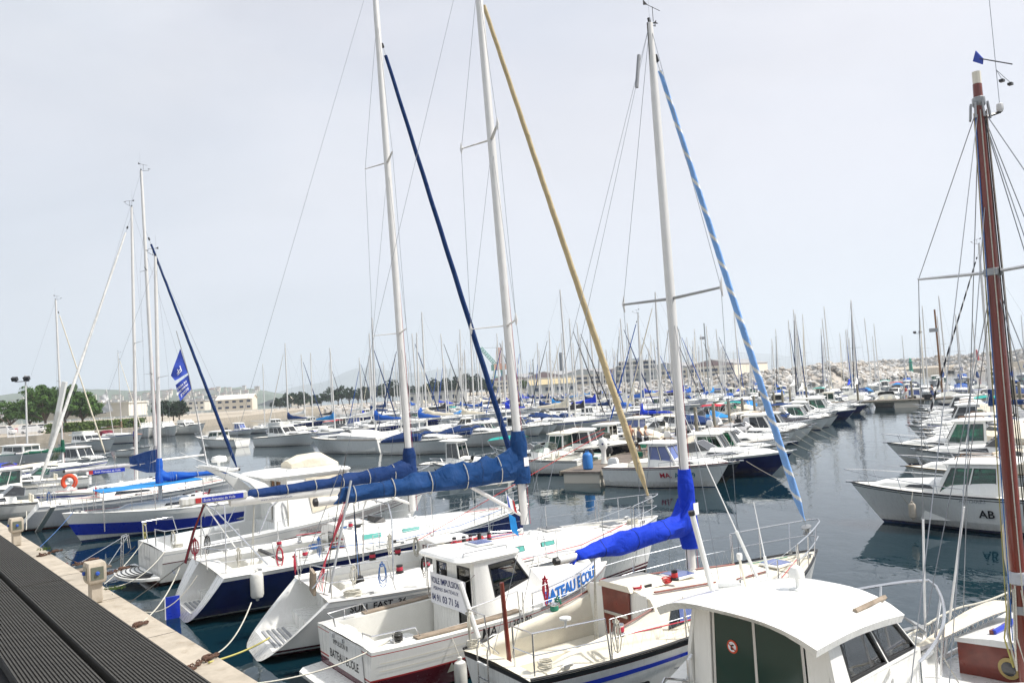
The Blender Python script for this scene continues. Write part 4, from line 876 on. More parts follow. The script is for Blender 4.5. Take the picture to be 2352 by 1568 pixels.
    for sd in (-1, 1):
        frame(T, [(.62, sd*.62, 1.12), (.58, sd*.68, 1.72), (.75, sd*1.32, 1.74), (2.0, sd*1.55, 1.74), (2.1, sd*1.58, 1.14)], .014); frame(T, [(.62, sd*.66, 1.42), (.78, sd*1.32, 1.42), (2.05, sd*1.56, 1.42)], .010)
    for sd in (-1, 1): frame(T, [(.75, sd*.1, 2.75), (.9, sd*.45, 2.62), (1.9, sd*1.45, 1.2)], .020, 'stern_strut')
    rt = T.part('backstay_tackle', label='black and red tackle ropes at the backstay')
    for k in range(5): rt.tube([(.95, .1+.03*k, 3.1), (.55, .35+.05*k, 2.0), (.35, .5+.06*k, 1.2)], .010, ('ropedark', 'roper')[k % 2], 4)
    # gantry hoops over the stern
    for x in (.9, 1.6): frame(T, [(x, -1.35, 1.15), (x+.05, -1.28, 2.5), (x+.1, -1.05, 2.75), (x+.1, 1.05, 2.75), (x+.05, 1.28, 2.5), (x, 1.35, 1.15)], .016, 'stern_arch') if x < 1 else None
    tr_ = T.part('mainsheet_track'); tr_.box((2.4, 0, h.dz(2.4)+.06), (.09, 2.0, .06), 'blackp')
    stanchions(T, h, (3.2, 4.8, 6.5, 8.1, 9.4), .6); pulpit(T, h, 9.5, .58, .015, over=.04, nst=2)
    ru = T.part('rudder', label='blue rudder blade edged in white'); ru.box((-.12, -.05, .10), (.34, .05, .9), 'bluestripe'); ru.box((-.30, -.05, .10), (.02, .06, .9), 'white')
    T.finish(); return T, h, loc, rz, f
blueT, bH, bloc, brz, bf = bluesloop()

# --- small white sloop with royal blue sail bag and striped jib ------------------------------------
def foursloop():
    L = 8.1; loc, rz = pose((6.19, 17.21), 55.8, L)
    T = Thing('sailboat', 'cream-decked sloop with royal blue boom cover, blue-white spiral jib and dark red cabin door', 'sailboat', None, loc, rz)
    h = Hull(L, 2.8, 1.02, 1.42, tr=-.08, rake=.95, zk=-.4, zks=-.1, sm=.45, bt=.68, ps=1.9, km=.26, kb=.7, sag=.03)
    hb = T.part('hull'); h.mesh(hb, 30, (('s', 0), ('s', .075), ('s', .085), ('w', .2), ('w', .12), ('k', 0)), ('blackp', 'maroon', 'gel', 'bluestripe', 'antired'))
    h.stripe(hb, .45, 7.6, .20, .29, 'bluestripe', 0, rel=True, taper=True); h.stripe(hb, 2.8, 7.5, .33, .40, 'blackstripe', 0, rel=True, taper=True)
    text_on(hb, 'four', .42, lambda u, v: h.at(1.05+u, h.dz(1.2)-.66+v, -1, .014), 'txtblack', shear=.3, bold=.016, sx=1.25); text_on(hb, '7800', .26, lambda u, v: h.at(2.45+u, h.dz(2.4)-.58+v, -1, .012), 'txtgrey', shear=.2)
    text_on(hb, 'PAPA PAPE', .13, lambda u, v: Vector((-.02-.0*v, .72-u, .60+v)), 'txtgold'); hb.lathe([(.001, 0), (.045, 0), (.04, .012), (.001, .014)], 'maroon', (-.045, -.42, .78), 12, (-1, 0, 0))
    dk = T.part('deck'); h.deck(dk, 30, (.12, 2.5, .42), .70, 'cream', .05)
    tr = T.part('toe_rail'); h.rail(tr, .03, .022, 'blackp', off=.01)
    co = T.part('coaming')
    for sd in (-1, 1):
        co.ring([[(x, sd*(.70), h.dz(x)-.02), (x, sd*(.76), h.dz(x)+hh), (x, sd*(.92), h.dz(x)+hh), (x, sd*min(1.04, h.hw(x)-.08), h.dz(x))] for x, hh in ((.25, .03), (.7, .16), (1.5, .24), (2.1, .30), (2.55, .42))], 'cream')
        co.tube([(1.7, sd*.84, h.dz(1.7)+.29), (2.5, sd*.84, h.dz(2.5)+.44)], .02, 'mahog', 5)
    st = T.part('cockpit_seat')
    for sd in (-1, 1): st.box((1.3, sd*.52, .62), (2.3, .36, .34), 'cream', bev=.03)
    t = Trunk(2.5, 6.3, 1.0, .45, .58, .10, h, .22, .10); c = T.part('cabin_trunk'); t.mesh(c, 'cream', 14)
    # raised aft face with the dark red doors
    w, hh = t.sec(2.5); zt_ = h.dz(2.5)+hh; DX = -.5
    wall(c, [(2.485, .80, .42), (2.485, -.80, .42), (2.485, -.74, zt_+.04), (2.485, .74, zt_+.04)], [], 'gel', .02)
    slh = T.part('sliding_hatch'); slh.ring([[(2.42, -.42, zt_+.05), (2.42, -.36, zt_+.15), (2.42, .36, zt_+.15), (2.42, .42, zt_+.05)], [(3.4, -.40, zt_+.04), (3.4, -.34, zt_+.12), (3.4, .34, zt_+.12), (3.4, .40, zt_+.04)]], 'cream')
    dr = T.part('cabin_door'); dr.poly([(2.455, .31, .50), (2.455, -.31, .50), (2.455, -.35, zt_+.04), (2.455, .35, zt_+.04)], .03, 'mahog'); dr.box((2.43, 0, 1.28), (.02, .60, .05), 'steel'); v_ = T.part('vent', dr); v_.box((2.43, 0, .86), (.02, .26, .13), 'cream')
    for y in (-.06, .06): v_.box((2.415, y, .86), (.02, .09, .09), 'teakgrey')
    for sd in (-1, 1):
        w_ = T.part('window'); t.window(w_, [(2.7, .14), (5.9, .30), (5.5, .80), (2.9, .80)], sd, 'gdark', .010); t.window(w_, [(3.0, .22), (4.3, .27), (4.2, .72), (3.05, .74)], sd, 'gblue', .016)
        hr = T.part('handrail', label='varnished teak handrail'); hr.tube([t.top(2.75, sd*.66, .03), t.top(4.3, sd*.60, .03)], .028, 'mahog', 5, flat=.6); hr.tube([t.top(4.9, sd*.58, .02), t.top(6.0, sd*.42, .02)], .02, 'mahog', 5)
    q = T.part('hatch'); q.box((3.98, 0, t.top(3.98, 0).z+.03), (.5, .52, .05), 'gel', bev=.02); q.box((3.98, 0, t.top(3.98, 0).z+.06), (.42, .44, .012), 'gblue')
    q = T.part('hatch'); q.box((6.75, 0, h.dz(6.75)+.07), (.5, .5, .06), 'gel', bev=.02); q.box((6.75, 0, h.dz(6.75)+.105), (.42, .42, .012), 'gblue')
    for sd in (-1, 1): winch(T, (1.75, sd*.86, h.dz(1.75)+.22), .08, 'steel', 'roper' if sd < 0 else 'ropegreen')
    winch(T, (3.45, -.45, zt_+.09), .06, 'blackp', 'ropered2')
    z0 = 1.72; zt = 12.15; f, mm = mast(T, 4.34, z0, zt, .004, .085, 'alu', (), 1.2)
    s_ = T.part('spreader', mm); p = f(6.78)
    for sd in (-1, 1): tip = p+Vector((-.05, sd*1.28, .04)); s_.tube([p, tip], [.03, .022], 'aludark', 8); s_.tube([tip+Vector((.03, 0, -.16)), tip, tip+Vector((.03, 0, .18))], [.008, .03, .008], 'alu', 6)
    for sd in (-1, 1):
        foot = Vector((4.3, sd*1.18, h.dz(4.3)+.03)); s_ = T.part('shroud'); s_.tube([foot, p+Vector((-.05, sd*1.28, .04)), f(zt)], .006, 'wire', 4); s_.tube([foot+Vector((-.45, 0, 0)), f(6.6)], .006, 'wire', 4); s_.tube([foot+Vector((.55, -sd*.04, 0)), f(6.6)], .006, 'wire', 4)
        s_.tube([foot, foot+Vector((0, sd*.01, .35))], .016, 'steel', 5); s_.tube([foot+Vector((-.45, 0, 0)), foot+Vector((-.42, 0, .32))], .016, 'steel', 5)
    slip(T, h, [(3.0, 4.2, .80, .95, 0), (4.4, 6.0, .80, .94, 0), (6.5, 7.6, .12, .78, 0)], 'creamslip'); clutter(T, h, t, 1.75, 3, ('roper', 'ropegreen'))
    rr = T.part('radar_reflector', mm); rr.tube([f(zt)+Vector((-.35, 0, -.7)), f(zt)+Vector((-.47, 0, -1.35))], .035, 'greyp', 8)
    A = f(2.42); sail_cover(T, A, A+Vector((-2.85, 0, -.03)), 'c_royal', hA=.52, hB=.24, w=.20, collar=.60, seed=11, ties=0, patch=True, br=.06, drop=.18, collar_w=.17, boomend=.22, wr=1.5)
    jib(T, (L-.14, 0, 1.60), f(11.75), .062, 'c_cloud', 'c_white', turns=17, w=.17, seed=4, z0=.05, z1=.95, drum=True)
    stays(T, [(f(zt), (.05, .25, 1.1)), (f(zt), (.05, -.25, 1.1))], .005, name='backstay')
    ms = T.part('mainsheet')
    for dy in (-.06, 0, .06): ms.tube([A+Vector((-2.3, 0, -.1)), (1.95, dy, .75)], .010, 'ropew', 4)
    ms.lathe([(.01, 0), (.05, .02), (.05, .1), (.01, .12)], 'blackp', (1.95, 0, .8), 8)
    frame(T, [(.06, .35, 1.05), (.02, .40, 1.68), (.02, .92, 1.68), (1.2, 1.18, 1.70), (1.25, 1.20, 1.08)], .014)
    frame(T, [(.06, -.35, 1.05), (.02, -.40, 1.68), (.02, -.92, 1.68), (1.2, -1.18, 1.70), (1.25, -1.20, 1.08)], .014)
    frame(T, [(.02, -.38, 1.36), (.04, -.92, 1.36), (1.2, -1.19, 1.38)], .009); frame(T, [(.04, -.9, 1.06), (.03, -.92, 1.68)], .013); frame(T, [(.04, .9, 1.06), (.03, .92, 1.68)], .013)
    fp = T.part('stern_post', label='dark varnished wooden flag post'); fp.tube([(.18, -.02, .95), (.12, -.02, 2.25)], .035, 'mahog', 6)
    tb = T.part('rod_holder', label='white plastic tube leaning on the stern rail'); tb.tube([(.15, .85, 1.2), (-.02, 1.05, 2.1)], .045, 'gel2', 8)
    ld = T.part('boarding_ladder')
    for y in (.08, .38): ld.tube([(.05, y, 1.15), (-.12, y, 1.32), (-.16, y, 1.2), (-.16, y, .35)], .013, 'steel', 6)
    for z in (1.0, .78, .56): ld.tube([(-.16, .08, z), (-.16, .38, z)], .013 if z < 1 else .022, 'steel' if z < 1 else 'gel2', 5)
    hn = T.part('horn'); hn.lathe([(.02, 0), (.02, .10), (.09, .12), (.09, .15), (.01, .17)], 'gel', (.55, -1.05, 1.68), 10)
    stanchions(T, h, (1.3, 2.75, 4.1, 5.4, 6.4), .60); pulpit(T, h, 6.4, .62, .015, over=.12, nst=2)
    nt = T.part('lifeline_netting', label='thin zigzag netting lashed under the lifeline')
    for sd in (-1, 1):
        pts = [];
        for i in range(60): x = 1.3+5.1*i/59; pts.append((x, sd*(h.hw(x)-.05), h.dz(x)+.05+(.28 if i % 2 else 0)))
        nt.tube(pts, .003, 'ropew', 3)
    T.finish(); return T, h, loc, rz, f
fourT, fH, floc, frz, ff = foursloop()

# --- white and maroon training launch --------------------------------------------------------------
def arvor():
    L = 6.4; h0 = 55; loc = (-3.40, 14.72, 0); rz = R(90-h0)
    T = Thing('motorboat', 'white training launch with maroon lower hull and a phone number banner across its wheelhouse', 'motorboat', None, loc, rz)
    h = Hull(L, 2.75, .98, 1.22, tr=.0, rake=.8, zk=-.35, sm=.40, bt=.90, ps=2.3, km=.20, kb=.75, sag=.06)
    hb = T.part('hull'); h.mesh(hb, 26, (('s', 0), ('s', .06), ('s', .075), ('s', .50), ('s', .53), ('w', .05), ('k', 0)), ('gel', 'redpaint', 'gel', 'redpaint', 'maroon', 'antiblack'))
    for k in (.22, .36): h.stripe(hb, .15, 2.3, k, k+.012, 'cream', 0, rel=True, off=.008)
    # maroon lower band wraps the stern, swim platform
    hb.ring([[(-.012, s*1.08, z) for s in (-1, 1)]+[(.0, s*1.08, z) for s in (1, -1)] for z in (.05, .42)], 'maroon')
    pf = T.part('swim_platform'); pf.ring([[(x, y, z) for x, y in ((-.02, -1.05), (-.42, -.98), (-.55, -.8), (-.55, .8), (-.42, .98), (-.02, 1.05))] for z in (.24, .30)], 'gel')
    dk = T.part('deck'); h.deck(dk, 26, (.30, 3.0, .18), .96, 'deckw', .03)
    cp = T.part('capping', label='weathered teak gunwale capping')
    for sd in (-1, 1): cp.ring([[(x, sd*(h.hw(x)-.30), h.dz(x)+.02), (x, sd*(h.hw(x)-.12), h.dz(x)+.02), (x, sd*(h.hw(x)-.12), h.dz(x)+.045), (x, sd*(h.hw(x)-.30), h.dz(x)+.045)] for x in (.9, 1.4, 2.0, 2.6, 3.1)], 'teakgrey')
    sg = T.part('name_panel'); sg.poly([(-.016, .66, .40), (-.016, -.92, .40), (-.016, -.84, .95), (-.016, .60, .95)], .012, 'gel2')
    text_on(sg, 'BATEAU ECOLE', .21, lambda u, v: Vector((-.026, .58-u, .52+v)), 'txtblack', sx=.88, bold=.003); text_on(sg, 'IMPULSION III', .13, lambda u, v: Vector((-.026, .40-u, .78+v)), 'txtblack', sx=.85)
    for y in (.35, -.1): sg.box((-.03, y, .93), (.03, .05, .07), 'steel')
    # wheelhouse
    xa = 2.35; xf = 4.3; z0 = .25; z1 = 2.0; wa = .88; wf = .74
    hs = T.part('wheelhouse'); g = T.part('window', hs); fr = T.part('window_frame', hs)
    B0 = lambda sd: Vector((xa, sd*wa, z0)); B1 = lambda sd: Vector((xf, sd*wf, h.dz(xf)+.05)); T0 = lambda sd: Vector((xa+.02, sd*(wa-.07), z1)); T1 = lambda sd: Vector((xf-.85, sd*(wf-.04), z1-.02))
    wall(hs, [B0(1), B0(-1), T0(-1), T0(1)], [(.10, .50, .36, .93), (.60, .08, .90, .93)], 'gel', .04, glass=g, gm='gsmoke', frame=fr, fm='blackp', fw=.035)
    for sd in (-1, 1):
        q = [B0(sd), Vector((xf, sd*wf, h.dz(xf)-.1)), T1(sd), T0(sd)]
        if sd > 0: q = [q[1], q[0], q[3], q[2]]
        wall(hs, q, [(.30, .52, .90, .94)] if sd < 0 else [(.10, .52, .70, .94)], 'gel', .04, glass=g, gm='gsmoke', frame=fr, fm='blackp', fw=.03)
    wall(hs, [Vector((xf, -wf, h.dz(xf)-.05)), Vector((xf, wf, h.dz(xf)-.05)), T1(1), T1(-1)], [(.06, .28, .48, .92), (.52, .28, .94, .92)], 'gel', .04, glass=g, gm='gsmoke', frame=fr, fm='blackp')
    rf = T.part('roof', hs); slab(rf, rrect(xa-.35, xf-.72, .90, .80, z1+.05, z1+.03, .25), .09, .07, 'gel')
    rh = T.part('roof_hatch', rf); rh.box((3.05, 0, z1+.17), (.5, .5, .04), 'gel2', bev=.02); rh.box((3.05, 0, z1+.195), (.36, .36, .012), 'gblue')
    rl = T.part('roof_rail', rf)
    for sd in (-1, 1): rl.tube([(2.2, sd*.70, z1+.10), (2.22, sd*.70, z1+.18), (3.25, sd*.64, z1+.18), (3.27, sd*.64, z1+.1)], .012, 'steel', 5)
    dsh = T.part('dashboard'); dsh.box((3.55, 0, 1.15), (.5, 1.2, .12), 'greyp'); dsh.box((3.3, -.35, 1.28), (.06, .42, .22), 'blackp', ry=-.4)
    sw = T.part('steering_wheel'); sw.tube([(3.2+.03*math.cos(a), -.35+.19*math.cos(a), 1.25+.19*math.sin(a)) for a in [2*PI*k/14 for k in range(15)]], .018, 'blackp', 5)
    for y in (.84, -.90): hr = T.part('grab_handle'); hr.tube([(xa-.03, y, 1.05), (xa-.10, y, 1.1), (xa-.10, y, 1.75), (xa-.03, y, 1.8)], .012, 'steel', 5)
    t = Trunk(4.0, 5.9, .80, .25, .28, .08, h, .3, .05); c = T.part('cabin_trunk'); t.mesh(c, 'gel', 8)
    nm = T.part('lettering')
    text_on(nm, 'MA', .27, lambda u, v: h.at(2.12+u, h.dz(2.5)-.23+v, -1, .035), 'txtblack', sx=.85, bold=.003); nm = T.part('lettering'); text_on(nm, '138389', .27, lambda u, v: h.at(2.68+u, h.dz(2.9)-.23+v, -1, .035), 'txtblack', sx=.72)
    bn = T.part('side_banner', label='white side banner with blue capital letters'); 
    pts0 = [];
    for i in range(13): x = 3.55+2.3*i/12; pts0.append(Vector((x, -(h.hw(x)+.03), h.dz(x)+.02)))
    bn.add([p for p in pts0]+[p+Vector((0, .02, .30)) for p in pts0], [[i, i+1, 14+i, 13+i] for i in range(12)], 'signw')
    def onb(u, v): x = 3.6+u; return Vector((x, -(h.hw(x)+.042)+.02*v/.3, h.dz(x)+.06+v))
    text_on(bn, 'BATEAU ECOLE', .30, onb, 'txtblue', bold=.010, sx=.88)
    h.rail(T.part('bow_rail'), .33, .013, 'steel', 3.3, L-.05)
    for x in (3.3, 4.2, 5.1):
        for sd in (-1, 1): T.part('stanchion').tube([(x, sd*(h.hw(x)), h.dz(x)), (x, sd*h.hw(x), h.dz(x)+.33)], .012, 'steel', 5)
    mk = T.part('lettering'); text_on(mk, 'ARVOR', .22, lambda u, v: h.at(1.78+u, .30+.03*u+v, -1, .035), 'txtsilver', shear=.35, bold=.008, sx=1.05)
    mk.poly([h.at(1.45, .28, -1, .035), h.at(1.72, .30, -1, .035), h.at(1.60, .34, -1, .035), h.at(1.52, .46, -1, .035)], .004, 'txtsilver')
    for sd in (-1, 1): frame(T, [(.12, sd*.62, .98), (.10, sd*.66, 1.16), (.12, sd*1.0, 1.17), (.9, sd*1.12, 1.18), (1.0, sd*1.12, 1.0)], .013); frame(T, [(.5, sd*1.08, .98), (.5, sd*1.08, 1.17)], .011)
    for sd in (-1, 1): T.part('cleat').tube([(.45, sd*1.02, 1.03), (.72, sd*1.04, 1.03)], .022, 'steel', 6)
    ib = T.part('engine_box'); ib.box((1.1, 0, .42), (.9, .8, .46), 'gel', bev=.05)
    sc_ = T.part('scupper_locker'); sc_.box((.3, .62, .70), (.35, .45, .5), 'gel', bev=.04)
    fs_ = T.part('flag_staff'); fs_.tube([(3.75, -.2, z1+.1), (3.62, -.2, z1+1.15)], .010, 'white', 5)
    T.finish(); return T, h, loc, rz
arvT, aH, aloc, arz = arvor()

# --- white cabin cruiser in the right foreground ----------------------------------------------------
def cruiser():
    h0 = 55; L = 5.5; loc, rz = pose((5.15, 10.72), h0, L)
    T = Thing('motorboat', 'white cabin motorboat with tall dark sliding door, nearest in the right foreground', 'motorboat', None, loc, rz)
    h = Hull(L, 2.45, 1.28, 1.74, tr=.0, rake=.8, zk=-.35, sm=.42, bt=.88, ps=2.5, km=.20, kb=.8, sag=.0)
    hb = T.part('hull'); h.mesh(hb, 26, (('s', 0), ('s', .05), ('s', .065), ('w', .2), ('w', .1), ('k', 0)), ('gel', 'maroon', 'gel', 'bluestripe', 'antiblue'))
    h.stripe(hb, 2.4, 5.3, .10, .13, 'bluestripe', 0, rel=True, off=.008, taper=True); h.stripe(hb, 2.4, 5.2, .15, .16, 'bluestripe', 0, rel=True, off=.008)
    dk = T.part('deck'); h.deck(dk, 26, (.2, 2.3, .35), .92, 'deckw', .05)
    for sd in (-1, 1):
        fb_ = T.part('gunwale_step'); fb_.ring([[(x, sd*(h.hw(x)-.28), h.dz(x)-.02), (x, sd*(h.hw(x)-.24), h.dz(x)+q), (x, sd*(h.hw(x)-.04), h.dz(x)+q), (x, sd*h.hw(x), h.dz(x)-.02)] for x, q in ((1.2, .02), (1.6, .12), (1.9, .30), (2.3, .45), (2.6, .5))], 'gel')
    cpw = T.part('capping', label='grey weathered wooden gunwale capping'); [cpw.box((.9, sd*(h.hw(.9)-.14), h.dz(.9)+.03), (1.2, .10, .03), 'teakgrey') for sd in (-1, 1)]
    xa = 2.15; xf = 3.95; z0 = .4; z1 = 2.72; wa = .98; wf = .84; zb = h.dz(xf)+.22
    hs = T.part('wheelhouse'); g = T.part('window', hs); fr = T.part('window_frame', hs)
    # aft wall: two tall dark door leaves in an alloy frame
    q = [Vector((xa, wa, z0)), Vector((xa, -wa, z0)), Vector((xa+.03, -(wa-.12), z1)), Vector((xa+.03, wa-.12, z1))]
    wall(hs, q, [(.14, .0, .86, .965)], 'gel', .06)
    dr = T.part('sliding_door', hs)
    def onq(u, v, off=0): return bil(q, u, v)+Vector((.03-off, 0, 0))
    for a, b, off in ((.15, .51, .0), (.49, .85, .03)):
        dr.poly([onq(a, .01, off), onq(b, .01, off), onq(b, .955, off), onq(a, .955, off)], .012, 'gdkgreen')
        for u in (a+.008, b-.008): dr.tube([onq(u, .0, off+.01), onq(u, .96, off+.01)], .018, 'alu', 4)
        dr.tube([onq(a, .955, off+.01), onq(b, .955, off+.01)], .018, 'alu', 4)
    sk = T.part('warning_sticker', dr); c0 = onq(.31, .80, .012); sk.lathe([(.001, 0), (.075, 0), (.072, .004), (.001, .004)], 'orange', c0, 20, (-1, 0, 0)); sk.lathe([(.001, 0), (.056, 0), (.054, .003), (.001, .003)], 'signw', c0+Vector((-.005, 0, 0)), 20, (-1, 0, 0))
    c1 = c0+Vector((-.010, 0, 0)); sk.poly([c1+Vector((0, .03, .01)), c1+Vector((0, -.02, .03)), c1+Vector((0, -.035, .02)), c1+Vector((0, .01, .0))], .003, 'txtblack'); sk.poly([c1+Vector((0, .01, -.035)), c1+Vector((0, -.02, -.03)), c1+Vector((0, -.01, -.005)), c1+Vector((0, .02, -.01))], .003, 'txtblack'); sk.tube([c0+Vector((-.014, .05, .035)), c0+Vector((-.014, -.05, -.035))], .006, 'orange', 4)
    for y in (.93, -.93): hh_ = T.part('grab_handle', hs); hh_.tube([(xa-.01, y, 1.35), (xa-.08, y, 1.40), (xa-.08, y*.985, 2.0), (xa-.01, y*.975, 2.05)], .016, 'steel', 6)
    for sd in (-1, 1):
        q2 = [Vector((xa, sd*wa, 2.10)), Vector((xf-.06, sd*(wf+.02), 2.10)), Vector((xf-.60, sd*(wf-.06), z1)), Vector((xa+.03, sd*(wa-.12), z1))]
        low = [Vector((xa, sd*wa, z0)), Vector((xf, sd*wf, z0+.3)), Vector((xf, sd*(wf+.0), 2.10)), Vector((xa, sd*wa, 2.10))]
        hl = [(.16, .06, .60, .86), (.62, .06, .985, .86)]
        if sd > 0: q2 = [q2[1], q2[0], q2[3], q2[2]]; low = [low[1], low[0], low[3], low[2]]; hl = [(1-b, c, 1-a, d) for a, c, b, d in hl]
        wall(hs, q2, hl, 'gel', .05, glass=g, gm='gpale', frame=fr, fm='blackp', fw=.03); wall(hs, low, [], 'gel', .05)
    wall(hs, [Vector((xf, -wf, zb-.25)), Vector((xf, wf, zb-.25)), Vector((xf-.60, wf-.06, z1)), Vector((xf-.60, -(wf-.06), z1))], [(.05, .34, .48, .92), (.52, .34, .95, .92)], 'gel', .05, glass=g, gm='gsmoke', frame=fr, fm='blackp')
    # drooping roof with a broad overhang and ducktail corners
    rf = T.part('roof', hs); nx = 8; ny = 12; top = []; bot = []
    for i in range(nx+1):
        u = i/nx; x = xa-.38+(xf-.46-(xa-.38))*u; w = 1.06-.10*u
        for j in range(ny+1):
            v = -1+2*j/ny; z = z1+.07-.19*abs(v)**3.0-.05*u*u+.03*math.sin(PI*u); k = x+.05*(1-v*v)*(1 if u > .9 else 0)
            top.append(Vector((k-.10*(1-u)*(1-v*v)*1.0, v*w, z+.035))); bot.append(Vector((k+.02*(.5-u)*2, v*(w-.03), z-.045)))
    n1 = ny+1; F_ = [[i*n1+j, (i+1)*n1+j, (i+1)*n1+j+1, i*n1+j+1] for i in range(nx) for j in range(ny)]; o = len(top)
    E_ = [[i*n1, i*n1+o, (i+1)*n1+o, (i+1)*n1] for i in range(nx)]+[[i*n1+ny, (i+1)*n1+ny, (i+1)*n1+ny+o, i*n1+ny+o] for i in range(nx)]+[[j, j+1, j+1+o, j+o] for j in range(ny)]+[[nx*n1+j, nx*n1+j+o, nx*n1+j+1+o, nx*n1+j+1] for j in range(ny)]
    rf.add(top+bot, F_+[[a+o for a in f_][::-1] for f_ in F_]+E_, 'gel')
    an = T.part('antenna', rf); an.tube([(2.25, .62, z1+.1), (2.05, .66, z1+1.0)], .032, 'gel2', 8); an.tube([(2.05, .66, z1+.98), (2.04, .66, z1+1.03)], .038, 'blackp', 8)
    for x, y, tx_, ty_ in ((2.95, .52, 2.35, 1.0), (3.12, .50, 3.05, .58)):
        an = T.part('antenna', rf); b = Vector((x, y, z1+.1)); e = Vector((tx_, ty_, z1+2.2 if tx_ < 2.5 else z1+1.0)); an.tube([b, b.lerp(e, .28)], .02, 'gel2', 6); an.tube([b.lerp(e, .28), e], [.008, .004], 'white', 5)
    nv = T.part('mushroom_antenna', rf); nv.tube([(2.85, -.10, z1+.1), (2.85, -.10, z1+.26)], .022, 'gel2', 6); nv.lathe([(.001, 0), (.085, 0), (.085, .05), (.06, .11), (.001, .14)], 'gel', (2.85, -.10, z1+.25), 12); nv.box((2.85, -.1, z1+.12), (.16, .12, .02), 'gel2')
    nl = T.part('navigation_light', rf); nl.tube([(2.6, .42, z1+.1), (2.55, .44, z1+.42)], .015, 'cream', 6); nl.lathe([(.03, 0), (.035, .05), (.03, .07), (.001, .08)], 'gel', (2.55, .44, z1+.42), 8); nl.tube([(2.5, .75, z1+.08), (2.62, .5, z1+.10), (2.9, .48, z1+.11)], .03, 'gel2', 6)
    wr = T.part('roof_rail', rf, label='teak roof grab rail'); wr.tube([(2.8, -.82, z1+.02), (3.5, -.74, z1+.01)], .03, 'teakgrey', 5)
    t = Trunk(3.85, 5.0, .78, .35, .16, .05, h, .3, .05); c = T.part('cabin_trunk'); t.mesh(c, 'gel', 8)
    an = T.part('windlass'); an.tube([(4.55, .12, h.dz(4.6)+.30), (4.55, -.10, h.dz(4.6)+.30)], .07, 'steel', 10); an.box((4.45, .22, h.dz(4.6)+.28), (.30, .16, .14), 'gel2', bev=.03); an.tube([(4.6, -.1, h.dz(5)+.26), (5.1, -.05, h.dz(5)+.2), (5.6, 0, h.dz(5)+.12)], .025, 'aludark', 6); an.poly([(5.35, -.14, h.dz(5)+.12), (5.6, 0, h.dz(5)+.10), (5.35, .14, h.dz(5)+.26)], .03, 'aludark')
    cov = T.part('anchor_coaming'); cov.tube([(4.4+.5*math.cos(a)+.3, .46*math.sin(a), h.dz(5.0)+.06) for a in [PI*(-.5+k/12) for k in range(13)]], .045, 'gel', 6)
    ht = T.part('side_vent'); ht.poly([h.at(4.05, h.dz(4.3)-.22, -1, .012), h.at(4.32, h.dz(4.3)-.20, -1, .012), h.at(4.32, h.dz(4.3)-.06, -1, .012), h.at(4.08, h.dz(4.3)-.08, -1, .012)], .02, 'gel2'); ht.poly([h.at(4.10, h.dz(4.3)-.19, -1, .03), h.at(4.28, h.dz(4.3)-.175, -1, .03), h.at(4.28, h.dz(4.3)-.09, -1, .03), h.at(4.12, h.dz(4.3)-.10, -1, .03)], .006, 'gdark')
    rl = pulpit(T, h, 3.4, .60, .019, mid=False, over=.25, nst=3, n=16, droop=.0)
    frame(T, [(1.3, .98, h.dz(1.3)+.05), (1.75, .98, h.dz(1.5)+.5), (2.1, .96, 1.75)], .017, 'side_rail'); frame(T, [(1.3, -.98, h.dz(1.3)+.05), (1.75, -.98, h.dz(1.5)+.5), (2.1, -.96, 1.75)], .017, 'side_rail')
    em = T.part('emblem'); em.tube([h.at(2.55+.035*math.sin(k*1.1), h.dz(2.5)-.33+.03*k, -1, .012) for k in range(8)], .012, 'txtgold', 4)
    T.finish(); return T, h, loc, rz
cruT, cH, cloc, crz = cruiser()

